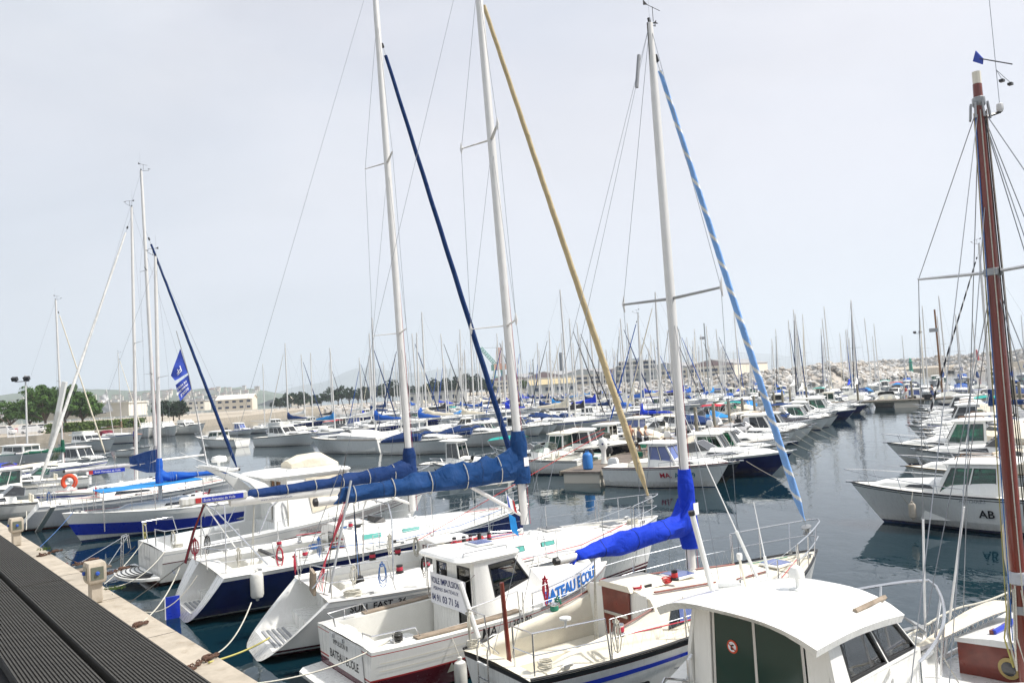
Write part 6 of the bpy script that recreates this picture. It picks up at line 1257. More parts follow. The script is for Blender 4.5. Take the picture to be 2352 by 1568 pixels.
# ------------------------------------------------------------------ mooring lines
def line(a, b, sag, m='ropew', r=.012, label='', k=14):
    mb = MB(); mb.sweep_rope((0, 0, 0), Vector(b)-Vector(a), sag, r, m, k); return thing1('mooring_line', mb, label, 'mooring line', 'mooring lines to the quay', a)
QD = Vector((.6418, -.7669)); QN = Vector((.7669, .6418)); QE = 4.78
def Q(s, n, z=1.0): p = QD*s+QN*n; return Vector((p.x, p.y, z))
def sq(p): return Vector(p[:2]).dot(QD)
bol = [W(440, 1322, 1.02), W(330, 1440, 1.02), W(495, 1522, 1.02), W(245, 1356, 1.02)]
line(W(475, 1508, 1.03), Lc(rloc, rrz, (.2, .7, .9)), .25, 'ropew', .014, 'pale rope from the quay to the port quarter of the white racing sloop')
line(W(480, 1520, 1.03), Lc(rloc, rrz, (.25, -.85, .5)), .05, 'ropey', .02, 'taut yellow-brown line from the quay to the starboard quarter of the white racing sloop')
line(W(330, 1425, 1.03), Lc(bloc, brz, (.3, .9, 1.15)), .18, 'ropew', .015, 'white rope running up from the rusty chain to the navy-hulled sloop')
line(W(258, 1362, 1.03), Lc(bloc, brz, (.3, -1.0, 1.15)), .65, 'ropew', .012, 'slack grey rope from the quay to the far quarter of the navy-hulled sloop')
line(W(245, 1350, 1.05), Lc(kloc, krz, (.2, -1.45, 1.1)), .25, 'ropew', .012, 'thin rope from beside the second power pedestal to the fishing cruiser')
line(W(240, 1340, 1.05), Lc(kloc, krz, (.2, 1.2, 1.1)), .1, 'ropew', .012, 'pale rope from the quay to the bathing ladder of the fishing cruiser')
line(W(150, 1278, 1.02), Lc(kloc, krz, (0, 1.5, .9)), .45, 'ropedark', .014, 'dark chain-like line from the quay to the port side of the fishing cruiser')
line(W(92, 1255, 1.05), Lc(lg, rg_, (8.2, 0, 1.3)), .05, 'ropeb', .010, 'light blue line from the farther pedestal to the blue-banded sloop')
line(W(60, 1215, 1.05), Lc(lw, rw, (.5, -.8, .95)), .25, 'ropew', .018, 'thick white line from the quay to the pale grey sloop')
line(W(280, 1395, .9), Lc(bloc, brz, (.6, 1.3, 1.2)), .02, 'ropedark', .012, 'taut black line from the quay to the port quarter of the navy-hulled sloop')
line(W(590, 1568, 1.03), Lc(aloc, arz, (.45, -1.0, 1.03)), .12, 'ropew', .013, 'pale rope from the quay edge to the stern cleat of the training launch')
line(Lc(rloc, rrz, (9.5, 0, 3.9)), W(960, 1240, 1.6), .0, 'ropered2', .009, 'straight red line slanting from the racing sloop jib down to its deck')
line(Lc(rloc, rrz, (9.6, .1, 4.0)), W(1080, 1120, 2.2), .0, 'ropered2', .008, 'second straight red line beside the navy sloop rigging')
# ------------------------------------------------------------------ quay furniture
quay = MB(); a = Q(-75, QE); b = Q(30, QE); c = Q(30, -9); d = Q(-75, -9)
def ext(mb, pts, z0, z1, m): mb.ring([[(p.x, p.y, z0) for p in pts], [(p.x, p.y, z1) for p in pts]], m)
ext(quay, [a, b, c, d], -1.5, .93, 'concrete'); tag(quay.build('quay', smooth=0), kind='structure')
kb = MB(); ext(kb, [Q(-75, QE+.04), Q(30, QE+.04), Q(30, QE-1.02), Q(-75, QE-1.02)], .80, 1.0, 'concrete'); tag(kb.build('quay_coping', smooth=0), kind='structure')
kj = MB()
for k in range(-14, 6): q = k*4.1; ext(kj, [Q(q, QE+.045), Q(q+.018, QE+.045), Q(q+.018, QE-1.0), Q(q, QE-1.0)], .9, 1.003, 'rubber')
tag(kj.build('coping_joints', smooth=0), kind='structure')
def pedestal(p, label):
    T = Thing('power_pedestal', label, 'power pedestal', 'power pedestals on the quay', (p.x, p.y, 1.0), math.atan2(QN.y, QN.x))
    b = T.part('post'); b.box((0, 0, .24), (.26, .26, .48), 'concrete', bev=.03)
    hd = T.part('head'); hd.ring([[(x*s+.0, y*s, z) for x, y in ((-.17, -.24), (.17, -.24), (.2, -.2), (.2, .2), (.17, .24), (-.17, .24), (-.2, .2), (-.2, -.2))] for z, s in ((.46, .86), (.52, 1), (.86, 1), (.92, .9))], 'concrete')
    for ax in (-1,):
        f = T.part('socket_panel', hd); f.poly([(-.205, .17, .55), (-.205, -.17, .55), (-.205, -.17, .83), (-.205, .17, .83)], .012, 'screen'); s = T.part('socket', hd); s.lathe([(.001, 0), (.045, 0), (.045, .03), (.03, .05), (.001, .05)], 'socket', (-.21, 0, .69), 12, (-1, 0, 0))
    f = T.part('socket_panel', hd); f.poly([(-.13, -.245, .55), (.13, -.245, .55), (.13, -.245, .83), (-.13, -.245, .83)], .012, 'screen'); s = T.part('socket', hd); s.lathe([(.001, 0), (.045, 0), (.045, .03), (.03, .05), (.001, .05)], 'socket', (0, -.25, .69), 12, (0, -1, 0))
    T.finish()
pedestal(W(220, 1383, 1), 'cream concrete power pedestal on the quay by the two slack ropes, the nearer one'); pedestal(W(38, 1252, 1), 'farther cream concrete power pedestal, below the bow of the blue-banded sloop')
def ringset(p, label, s=1.):
    T = Thing('mooring_chain', label, 'mooring chain', 'rusty mooring chains on the quay', (p.x, p.y, 1.01), math.atan2(QN.y, QN.x)+R(30))
    c = T.part('chain'); n = 16
    for k in range(n):
        x = -.45*s+.9*s*k/n; cc = Vector((x, .06*math.sin(k*1.3), .03)); c.tube([cc+Vector((.045*math.cos(a), .024*math.sin(a)*(k % 2), .024*math.sin(a)*((k+1) % 2))) for a in [2*PI*q/6 for q in range(7)]], .013, 'rust', 4)
    sh = T.part('shackle'); sh.tube([(-.5*s, -.08, .02), (-.6*s, 0, .10), (-.5*s, .08, .02)], .02, 'rust', 5); sh.box((-.5*s, 0, .015), (.2, .22, .03), 'rust')
    c.coil((.1*s, 0, .05), .12*s, 3, .022, 'rust', .03); T.finish()
for (x, y), lb in (((310, 1442), 'rusty chain and shackle on the quay where the white rope to the navy-hulled sloop starts'), ((470, 1520), 'rusty chain heap on the quay where the racing sloop lines end'), ((275, 1311), 'small rusty chain on the quay between the pedestals, right of the other'), ((205, 1290), 'thin rusty chain on the quay midway between the pedestals'), ((122, 1270), 'dark iron mooring ring and chain just right of the farther pedestal')): ringset(W(x, y, 1), lb, .8)
def weed(p, label):
    mb = MB()
    for k in range(60): a = rnd.random()*6.3; r = rnd.random()*.16; q = Vector((r*math.cos(a)*1.6, r*math.sin(a), 0)); mb.add([q, q+Vector((.02, 0, .0)), q+Vector((.01+.03*rnd.random(), .02, .05+.06*rnd.random()))], [[0, 1, 2]], 'bush')
    thing1('weed_tuft', mb, label, 'weeds', None, p, 0)
weed(W(262, 1352, 1.0), 'tuft of green weeds growing at the foot of the nearer pedestal'); weed(W(100, 1262, 1.0), 'tuft of green weeds beside the farther pedestal')
# ribbed boards of the terrace ledge the picture is taken over
def plank(n0, n1, s0, s1, label):
    mb = MB(); z = 4.7; ribs = 19; w = (n1-n0)/ribs; ring0 = []; 
    for i in range(ribs):
        a = n0+w*i
        ring0 += [(a+w*.08, z), (a+w*.22, z+.0042), (a+w*.72, z+.0042), (a+w*.86, z)]
    prof = [(n0, z-.022), (n0, z-.002)]+ring0+[(n1, z-.002), (n1, z-.022)]
    rr = []
    for s in (s0, s1): rr.append([tuple(Q(s, n_, z_)) for n_, z_ in prof])
    mb.ring(rr, 'ribbed'); return mb
k = 0
for n0, n1, js in ((.452, .598, (-6., -3.33, -.2)), (.287, .433, (-6., -3.30, -.2))):
    for s0, s1 in zip(js, js[1:]):
        mb = plank(n0, n1, s0+.005, s1-.005, ''); o = mb.build('ribbed_board', smooth=0); tag(o, ('outer ribbed dark board of the ledge, nearer piece', 'outer ribbed dark board of the ledge, short piece beyond its joint', 'inner ribbed dark board of the ledge, nearer piece', 'inner ribbed dark board of the ledge, short piece beyond its joint')[(k//2)*2+(0 if s1 > -1 else 1)], 'deck board', 'ribbed boards along the ledge'); k += 1
tw = MB(); ext(tw, [Q(-6, .56), Q(.8, .56), Q(.8, -3), Q(-6, -3)], .93, 4.66, 'rubber'); tag(tw.build('terrace_wall', smooth=0), kind='structure')
# ------------------------------------------------------------------ water, land, sky
wb = MB(); S_ = 14000; wb.add([(-S_, -S_, 0), (S_, -S_, 0), (S_, S_, 0), (-S_, S_, 0)], [[0, 1, 2, 3]], 'water'); tag(wb.build('water', smooth=0), kind='structure')
AX = Vector((math.sin(R(28)), math.cos(R(28)))); PX = Vector((math.cos(R(28)), -math.sin(R(28)))); A0 = Vector((2.9, 41.9))
def G(s, p, z=0.): q = A0+AX*s+PX*p; return Vector((q.x, q.y, z))
# pontoons
def pontoon(s0, s1, p, w, label, z=.62, cross=False):
    T = Thing('pontoon', label, 'pontoon', None, (0, 0, 0), 0); d = T.part('deck')
    f = (lambda s, q, z_: G(s, q, z_)) if not cross else (lambda s, q, z_: G(q, s, z_))
    L_ = s1-s0
    d.ring([[f(s, p-w/2, z-.10), f(s, p-w/2, z), f(s, p+w/2, z), f(s, p+w/2, z-.10)] for s in (s0, s1)], 'plank')
    for e in (-1, 1): d.ring([[f(s, p+e*(w/2+.02)-.04, z-.2), f(s, p+e*(w/2+.02)-.04, z+.03), f(s, p+e*(w/2+.02)+.04, z+.03), f(s, p+e*(w/2+.02)+.04, z-.2)] for s in (s0-.05, s1)], 'pile')
    k = s0+.1
    while k < s1-2:
        fl = T.part('float'); fl.ring([[f(k, p-w/2+.12, zz), f(k, p+w/2-.12, zz), f(k+2.6, p+w/2-.12, zz), f(k+2.6, p-w/2+.12, zz)] for zz in (-.2, z-.1)], 'wallc')
        k += 7
    # board gaps
    k = s0
    while k < min(s1, s0+26): d.add([f(k, p-w/2, z+.004), f(k+.02, p-w/2, z+.004), f(k+.02, p+w/2, z+.004), f(k, p+w/2, z+.004)], [[0, 1, 2, 3]], 'rubber'); k += .16
    return T.finish()
pontoon(.6, 66.5, 0, 2.3, 'weathered wooden pontoon with three people standing on it')
pontoon(-12, 66.5, 24.5, 2.2, 'wooden pontoon behind the row of boats at the right')
pontoon(-2, 52, 68, 3.0, 'dark timber cross pier with a person walking on it, closing the channel at the right', .9, True)
for (s0, s1, p, lb) in ((24, 130, -28.6, 'pontoon ending between the brown-striped covered cruiser and the cruiser with navy canvas'), (36, 140, -59.5, 'pontoon ending between the two hardtop motorboats left of centre')): pontoon(s0, s1, p, 2.2, lb)
pile0 = MB(); pile0.lathe([(.13, -.5), (.13, 2.9), (.10, 3.0), (.001, 3.02)], 'pile', (0, 0, 0), 8)
pk = None
ORD = 'first second third fourth fifth sixth seventh eighth ninth tenth eleventh twelfth thirteenth fourteenth fifteenth sixteenth seventeenth eighteenth nineteenth twentieth'.split()
ORD += ['twenty-'+o for o in ORD[:9]]+['thirtieth']+['thirty-'+o for o in ORD[:9]]+['fortieth']
k = 0
for s, p, nm in [(19+5.2*i, 1.3, 'people\'s pontoon') for i in range(9)]+[(68.8, 2+6*i, 'cross pier') for i in range(8)]+[(-4+7*i, 23.2, 'right-hand pontoon') for i in range(9)]:
    if pk is None: o = pile0.build('mooring_pile'); pk = o
    else: o = pk.copy(); col.objects.link(o)
    o.location = G(s, p); tag(o, f'grey timber mooring pile, {ORD[k if k < 9 else (k-9 if k < 17 else k-17)]} along the {nm}', 'mooring pile', 'mooring piles standing along the pontoons'); k += 1

# ------------------------------------------------------------------ fleet
PROTO = {}
def proto(key, fn): PROTO[key] = [fn, None]
WH = 'white wheelhouse motorboat'; CU = 'white cuddy motorboat'
def mk(desc, kind, **kw):
    def f(joined): return motorboat(kind=kind, joined=joined, label='', **kw)
    PROTO[desc] = [f, {}, 'motorboat', kw.get('L', 6.2)]
def mks(desc, **kw):
    def f(joined): return sailboat(joined=joined, label='', **kw)
    PROTO[desc] = [f, {}, 'sailboat', kw.get('L', 8.5)]
mk('white cabin motorboat with dark windows', 'wheel', L=6.6, B=2.45)
mk('white motorboat with raked low cabin', 'wheel', L=7.0, B=2.5, zt=1.85, slope=1.5, lean=.22, ov=.3, gm='gsmoke', eng='greyp')
mk('white motorboat with long hardtop', 'wheel', L=7.4, B=2.6, zt=2.1, slope=.7, ov=1.5, gm='ggreen', eng='white', band='navyhull')
mk('white motorboat with open windscreen', 'cuddy', L=5.8, B=2.3, gm='gclear', eng='blackp')
mk('white cabin motorboat with green windows', 'wheel', L=7.2, B=2.6, gm='ggreen', eng=None)
mk('cream fishing boat with teal stripe', 'pilot', L=6.2, B=2.4, hull='cream', band='tealpaint', gm='gdkgreen', roof='cream', eng='blackp')
mk('black-hulled motorboat with white deck', 'cuddy', L=6.4, B=2.4, hull='blackhull', gm='gsmoke')
mk('navy-hulled motorboat with long white foredeck', 'cuddy', L=8.2, B=2.7, hull='navyhull', band='gel', gm='gsmoke', eng=None)
mk('white motorboat with navy cover', 'cuddy', L=6.8, B=2.5, cover='c_navy')
mk('white motorboat with cream cover', 'cuddy', L=6.2, B=2.4, cover='c_cream', band='brownstripe')
mk('white motorboat with grey cover', 'cuddy', L=6.0, B=2.3, cover='c_grey', eng='greyp')
mk('white cabin motorboat with blue windows', 'wheel', L=6.4, B=2.4, gm='gblue', band='bluestripe', eng='blackp')
mk('white flybridge motorboat with dark windows', 'fly', L=9.0, B=3.1, eng=None)
mk('white flybridge motorboat with a cream bridge cover', 'fly', L=9.6, B=3.2, eng=None, cover='c_cream', gm='ggreen')
mk('small open white boat with outboard', 'open', L=5.2, B=2.1)
mk('small boat under sky blue cover', 'open', L=5.6, B=2.1, cover='c_sky', eng='greyp')
mk('small boat under charcoal cover', 'open', L=5.6, B=2.1, cover='c_charcoal', eng='blackp')
mk('yellow-hulled open boat', 'open', L=6.5, B=2.3, hull='yellowpaint', cover=None, band='greenpaint')
mk('maroon-hulled cabin boat', 'pilot', L=6.4, B=2.4, hull='maroon', gm='gdark', roof='gel')
mk('white motorboat with red awning', 'cuddy', L=6.4, B=2.4, awn='c_red')
mk('white motorboat with navy awning', 'cuddy', L=6.6, B=2.5, awn='c_navy', gm='ggreen')
mk('white motorboat with cream awning', 'cuddy', L=6.4, B=2.4, awn='c_cream', eng='greyp')
mk('white motorboat with teal awning', 'wheel', L=6.2, B=2.3, awn='c_teal', gm='gsmoke')
mk('small red-hulled dinghy', 'open', L=4.6, B=1.9, hull='redpaint', eng=None, rail=False)
mks('sloop with royal blue cover and blue jib', L=8.5, cover='c_royal', jibm='c_blue', mh=11.6)
mks('sloop with blue cover, no jib', L=8.2, B=2.8, cover='c_blue', jibm=None, mh=11.9)
mks('sloop with bare boom, no jib', L=9.0, B=2.9, cover=None, jibm=None, mh=12.9, stripe=None)
mks('sloop with navy cover, no jib', L=8.6, B=2.8, cover='c_navy', jibm=None, mh=10.6)
mks('sloop with navy cover and white jib', L=9.2, B=3.0, cover='c_navy', jibm='c_white', mh=12.6)
mks('sloop with sky blue cover, no jib', L=8.0, B=2.7, cover='c_sky', jibm=None, mh=10.8)
mks('sloop with bare boom and cream jib', L=9.5, B=3.1, cover=None, jibm='c_cream', mh=13.0, stripe='maroon')
mks('navy-hulled sloop with white cover', L=9.0, B=3.0, hull='navyhull', cover='c_white', jibm='c_navy', mh=12.2)
mks('sloop with cream cover and bare forestay', L=9.8, B=3.2, cover='c_cream', jibm=None, mh=13.8)
mks('sloop with charcoal cover and dark jib', L=10., B=3.2, cover='c_charcoal', jibm='c_charcoal', mh=13.4, dodger='c_navy')
mks('sloop with blue cover and spray hood', L=8.8, B=2.9, cover='c_blue', jibm='c_grey', mh=11.2, dodger='c_blue')
MOT = [k for k in PROTO if PROTO[k][2] == 'motorboat']; SAI = [k for k in PROTO if PROTO[k][2] == 'sailboat']
FLEET = []
def put(desc, p, heading, label, group=None, near=None, s=1.):
    P_ = PROTO[desc]; d = math.hypot(p[0], p[1]); near = (d < 72) if near is None else near; key = 'n' if near else 'f'
    if key not in P_[1]: o = P_[0](not near); P_[1][key] = o
    else: o = copy_tree(P_[1][key])
    o.location = (p[0], p[1], rnd.uniform(-.03, .05)); o.rotation_euler = (R(rnd.uniform(-1.2, 1.2)), R(rnd.uniform(-.8, .8)), R(90-heading)); q_ = rnd.uniform(.9, 1.16) if P_[2] == 'sailboat' else rnd.uniform(.93, 1.06); o.scale = (q_, q_, q_)
    o['label'] = label; o['category'] = P_[2]
    if group: o['group'] = group
    FLEET.append(o); return o
def seen(p, m=60, zt=3):
    """is a spot inside the photographed field at all"""
    v = Vector((p[0], p[1], zt))-Vector((0, 0, EYE)); c = v.dot(Fw); 
    if c < 1: return False
    x = 1176+v.dot(cr)*FPX/c; return -m < x < 2352+m
def row(name, seq, s0, ds, stern_p, out, inward=False, s_noise=.25, group='boats berthed along the pontoons', h_noise=2.5, cross=False, start=0, skip=()):
    """boats berthed side by side; stern_p: where their inner ends lie; out = +1/-1 side"""
    s = s0
    for i, d in enumerate(seq):
        if i in skip or d is None: s += ds; continue
        L_ = PROTO[d][3]; h = (118 if out > 0 else 298) if not cross else (28 if out > 0 else 208)
        pos = (stern_p+out*(L_ if inward else 0)) if not cross else (stern_p+out*(L_ if inward else 0))
        if inward: h += 180
        p = G(s+rnd.uniform(-s_noise, s_noise), pos) if not cross else G(pos, s+rnd.uniform(-s_noise, s_noise))
        if seen(p, 150): put(d, p, h+rnd.uniform(-h_noise, h_noise), f'{d}, {ORD[i+start]} {name}', group)
        s += ds
def pick(n, sail, seed, extra=()):
    r = random.Random(seed); return [r.choice(SAI) if r.random() < sail else r.choice([q for q in MOT if 'flybridge' not in q and 'dinghy' not in q and 'yellow' not in q]) for _ in range(n)]
Wd = 'white cabin motorboat with dark windows'; Wg = 'white cabin motorboat with green windows'; Cn = 'white motorboat with navy cover'; Cc = 'white motorboat with cream cover'
# the numbered wheelhouse boat at the head of the pontoon
def regno(T, h):
    t = T.part('lettering'); text_on(t, 'MA.', .34, lambda u, v: h.at(3.25+u, .52+v, -1, .02), 'txtred', bold=.006); t = T.part('lettering'); text_on(t, 'JEANNEAU', .13, lambda u, v: h.at(1.6+u, .86+v, -1, .02), 'txtgrey'); t = T.part('lettering'); text_on(t, 'A38439', .34, lambda u, v: h.at(3.95+u, .52+v, -1, .02), 'txtteal', sx=.85, bold=.004)
loc, rz = pose((9.75, 37.5), 128, 6.3)
motorboat(kind='wheel', L=6.3, B=2.45, band='maroon', gm='gblue', eng=None, loc=loc, rz=rz, fs=.95, fb=1.15, cx=2.5, slope=1.0, zt=2.1, label='white wheelhouse motorboat numbered MA A38439 with blue-screened cabin, at the head of the people\'s pontoon', extra=regno)
row('on the channel side of people\'s pontoon', ['black-hulled motorboat with white deck', 'navy-hulled motorboat with long white foredeck', Wg, Wg, 'white motorboat with cream cover', 'black-hulled motorboat with white deck', 'white motorboat with grey cover', Wd, 'white motorboat with cream awning', Wd, 'small boat under charcoal cover', Cn, Wg, 'white motorboat with navy awning', Wd, 'navy-hulled motorboat with long white foredeck', Wg, Cc, Wd, 'navy-hulled motorboat with long white foredeck'], 1.2, 3.0, 1.9, 1)
for i, o in enumerate(FLEET[:9]):
    d_ = Vector((math.sin(R(118)), math.cos(R(118)))); L_ = 6.6; b_ = Vector((o.location.x+d_.x*L_, o.location.y+d_.y*L_, 1.0))
    mb = MB(); mb.sweep_rope((0, 0, 0), (d_.x*1.9+.3*math.sin(i*2), d_.y*1.9, -1.1), .05, .012, 'ropew', 8); thing1('bow_line', mb, f'bow line dropping to the water from the {ORD[i]} channel-side boat', 'mooring line', 'bow lines of the channel-side boats', b_)
    if i % 2 == 0: fb2 = Vector((o.location.x+d_.x*L_*.62-d_.y*-1.35, o.location.y+d_.y*L_*.62-d_.x*1.35, .28)); fender(fb2, .55, .11, 'fender', fb2+Vector((0, 0, .9)), f'white fender on the side of the {ORD[i]} channel-side boat', 'fenders of the channel-side boats')
row('on the left side of people\'s pontoon', ['white motorboat with open windscreen', 'cream fishing boat with teal stripe', Wd, 'black-hulled motorboat with white deck', Wg, Cc, 'white cabin motorboat with blue windows', 'white motorboat with cream awning', 'sloop with royal blue cover and blue jib', Wd, Cn, 'sloop with bare boom and cream jib', 'white motorboat with red awning', 'small boat under sky blue cover', Wg, 'white motorboat with teal awning', 'white motorboat with navy awning', Cc, Wd], 5.2, 3.1, -1.7, -1, inward=False)
# right-hand row, bows to the left
def abno(T, h):
    t = T.part('lettering'); text_on(t, 'AB', .34, lambda u, v: h.at(3.6-u, .50+v, 1, .02), 'txtblack', bold=.006); text_on(t, 'ANTARES', .17, lambda u, v: h.at(4.1-u, .95+v, 1, .02), 'txtgrey')
    f = T.part('fender_line'); f.tube([h.at(5.9, h.dz(5.9), 1, .02), h.at(5.5, .4, 1, .03)], .01, 'ropew', 4)
loc, rz = pose((11.4, 27.8), 309, 7.6)
motorboat(kind='wheel', L=7.6, B=2.8, band='blackstripe', stripe='navyhull', gm='ggreen', eng=None, loc=loc, rz=rz, fs=1.05, fb=1.3, cx=3.0, label='large white wheelhouse motorboat with green windows and grey fender, foremost of the right-hand row', extra=abno)
fender(Lc(loc, rz, (5.4, 1.42, .35)), .6, .11, 'fenderdirty', Lc(loc, rz, (5.4, 1.2, 1.2)), 'grimy grey fender on the side of the foremost boat of the right-hand row')
row('back in the right-hand row', [Wd, Cc, 'small open white boat with outboard', 'white motorboat with cream awning', Wg, Cc, 'white motorboat with grey cover', Wd, Cc, Cn, Wd, 'white motorboat with navy awning', Wd, Cc, 'white motorboat with teal awning', Wd], -4.3, 3.0, 21.9, -1, h_noise=2, start=1)
row('behind the right-hand row', ['sloop with navy cover and white jib', Wd, 'sloop with bare boom and cream jib', Cn, 'sloop with cream cover and bare forestay', 'sloop with navy cover and white jib', 'small boat under sky blue cover', 'sloop with bare boom and cream jib', Wd, 'sloop with sky blue cover, no jib', Cn, Wg], 8, 4.4, 26, 1)
# two left-of-centre pontoons
row('right of navy-canvas cruiser\'s pontoon', ['white cabin motorboat with green windows', 'white motorboat with navy awning', Wd, Cn]+pick(24, .65, 3), 30, 3.5, -26.6, 1)
row('left of navy-canvas cruiser\'s pontoon', pick(27, .75, 4), 30, 3.5, -30.6, -1)
row('right of flybridge cruiser\'s pontoon', pick(27, .7, 5), 42, 3.5, -57.4, 1)
row('left of flybridge cruiser\'s pontoon', pick(24, .5, 6), 46, 3.8, -61.6, -1)
row('in front of the left quay', pick(17, .4, 9), 60, 4.2, -92, 1)
# basin beyond the cross pier
row('close behind the cross pier', pick(16, .25, 10), -6, 3.4, 69.6, 1, cross=True, h_noise=3)
row('from left, second row past pier', ['yellow-hulled open boat']+pick(22, .72, 11), -14, 4.2, 92, -1, cross=True)
row('from left, third row past pier', pick(28, .68, 12), -22, 4.4, 95, 1, cross=True)
row('from left, fourth row past pier', pick(30, .55, 13), -26, 4.8, 130, -1, cross=True)
row('from left, row nearest rocks', pick(30, .5, 14), -40, 5.6, 165, -1, cross=True)
row('from left, back row before the pines', pick(30, .85, 21), -118, 4.4, 138, -1, cross=True)
row('from left, second-last row before the pines', pick(26, .85, 22), -100, 4.6, 112, -1, cross=True)
# boats that stand out on their own
def solo(px, py, h, kind, label, **kw):
    p = W(px, py, 0); L_ = kw.get('L', 8); d = Vector((math.sin(R(h)), math.cos(R(h)))); loc = (p.x-d.x*L_/2, p.y-d.y*L_/2, 0)
    f = sailboat if kind == 'sail' else motorboat
    if kind != 'sail': kw['kind'] = kind
    return f(loc=loc, rz=R(90-h), label=label, **kw)
solo(503, 1028, 298, 'wheel', 'white hardtop motorboat with dark green windows pointing left, beside the flybridge cruiser', L=8.2, B=2.9, gm='gdkgreen', eng=None, fs=1.0, fb=1.5)
solo(664, 1023, 120, 'fly', 'white flybridge cruiser pointing right, at a pontoon end left of centre', L=9.3, B=3.2, gm='gsmoke', eng=None, fs=1.1, fb=1.5, awn=None)
solo(800, 1040, 300, 'cuddy', 'white cruiser under a white cover with a brown stripe, pointing left', L=9.4, B=3.1, cover='c_white', stripe=None, band='brownstripe', eng=None, fs=1.3, fb=1.6, hull='gel')
solo(985, 1041, 120, 'cuddy', 'white cruiser with navy cockpit canvas pointing right, beside the white-covered cruiser', L=8.8, B=2.9, cover='c_navy', eng=None, fs=1.1, fb=1.4)
p_ = W(2128, 982, .9); d_ = Vector((math.sin(R(298)), math.cos(R(298)))); sailboat(L=9.5, B=3.1, cover='c_navy', jibm='c_charcoal', jib2='c_white', mh=12.6, loc=(p_.x-d_.x*9.5, p_.y-d_.y*9.5, 0), rz=R(90-298), label='white sloop with black and white spiral rolled jib in the right-hand row', fb=1.2)
solo(1100, 1024, 120, 'cuddy', 'white cruiser with low navy cover directly behind the racing sloop mast', L=8.4, B=2.9, cover='c_navy', eng=None, fs=1.1, fb=1.4)
solo(1085, 1102, 290, 'open', 'small grey-white open boat near the racing sloop mast', L=5.0, B=2.0, eng='greyp')
def numL(T, h):
    t = T.part('lettering'); text_on(t, 'MA 2697', .34, lambda u, v: h.at(1.3+u, .34+v, -1, .02), 'txtblack', bold=.006)
solo(1055, 1092, 118, 'pilot', 'small boxy white cabin boat numbered MA 2697', L=5.0, B=2.0, gm='gsmoke', eng=None, fs=.8, fb=.95, extra=numL)
def numG(T, h):
    t = T.part('lettering'); text_on(t, 'GS702', .36, lambda u, v: h.at(2.9+u, .42+v, -1, .02), 'txtblack', bold=.006)
solo(1225, 1082, 115, 'cuddy', 'white motorboat numbered GS702 with a teal awning', L=6.4, B=2.4, gm='gclear', eng=None, awn='c_teal', extra=numG)
solo(1345, 1062, 112, 'pilot', 'dark-hulled cabin launch with cream topsides lying left of the pontoon head', L=7.4, B=2.6, hull='blackhull', roof='gel', gm='gdark', eng=None, fs=.9, fb=1.25)
for px, py, h, lb in ((338, 1004, 152, 'white cruiser with flat windscreen facing the camera, leftmost of the three'), (388, 1001, 140, 'white cruiser with a cream-screened cabin facing the camera, middle of the three'), (436, 996, 122, 'tall white cruiser with dark forward windows, rightmost of the three facing the camera')):
    solo(px, py, h, 'fly', lb, L=9.6, B=3.4, gm='gel2' if px < 400 else 'gdark', eng=None, fs=1.3, fb=2.0, group='three cruisers moored side by side at the left')
solo(268, 1018, 115, 'sail', 'long white sloop with olive boom cover and burgundy spray hood below the trees', L=12.5, B=3.9, cover='c_brown', jibm='c_cream', mh=15., dodger='c_burg', fs=1.3, fb=1.6)
solo(210, 1036, 118, 'fly', 'white motor cruiser with raked windows in front of the sloop with the olive cover', L=10.5, B=3.4, gm='gdark', eng=None, fs=1.2, fb=1.7)
solo(62, 1066, 118, 'pilot', 'white and green passenger launch with large windows at the left edge', L=10.5, B=3.3, hull='gel', band='greenpaint', stripe='tealpaint', gm='ggreen', eng=None, fs=1.2, fb=1.5, cx=2.4)
solo(180, 1075, 112, 'wheel', 'white hardtop boat with a flat white roof right of the green launch', L=8.5, B=3.0, gm='gdark', eng=None)
solo(40, 1105, 60, 'cuddy', 'white boat under a royal blue cover at the left edge', L=7.2, B=2.6, cover='c_royal')
solo(120, 1098, 60, 'sail', 'white sloop with green boom cover left of the pale grey sloop', L=8.5, B=2.8, cover='c_green', jibm='c_cream', mh=15.2)
solo(20, 1150, 232, 'wheel', 'white cabin boat with a cream awning at the left edge behind the farther pedestal', L=6.8, B=2.5, awn='c_cream', gm='ggreen')
solo(75, 1130, 232, 'cuddy', 'white half-decked motorboat moored bow-in next to the pale grey sloop', L=6.8, B=2.5, gm='ggreen')
solo(12, 1190, 232, 'cuddy', 'small white motorboat nearest the quay at the left edge', L=5.8, B=2.3, gm='gsmoke')
# pontoon things
mb = MB(); mb.lathe([(.22, 0), (.27, .05), (.27, .75), (.22, .82), (.12, .9), (.001, .92)], 'buoyblue', (0, 0, 0), 12); mb.tube([(-.08, 0, .86), (-.08, 0, .98), (.08, 0, .98), (.08, 0, .86)], .02, 'buoyblue', 5); thing1('drum', mb, 'upright blue plastic drum at the near end of the pontoon', 'drum', None, W(1351, 1077, .64))
T = Thing('service_pedestal', 'white rounded service pedestal near the end of the people\'s pontoon', 'pedestal', None, W(1388, 1064, .64), 0); q = T.part('column'); q.lathe([(.22, 0), (.14, .2), (.14, .75), (.24, .9), (.26, 1.3), (.2, 1.42), (.001, 1.45)], 'gel', (0, 0, 0), 12); q = T.part('socket'); q.lathe([(.001, 0), (.06, 0), (.06, .04), (.001, .04)], 'txtnavy', (-.05, -.26, 1.12), 10, (-.2, -1, 0)); T.finish()
T = Thing('folding_chair', 'green and black folding chair beside the people', 'folding chair', None, W(1485, 1050, .64), R(30)); q = T.part('seat'); q.box((0, 0, .44), (.45, .45, .03), 'cloth_black'); q = T.part('backrest'); q.box((.0, .22, .72), (.45, .03, .34), 'c_green', rx=-.15)
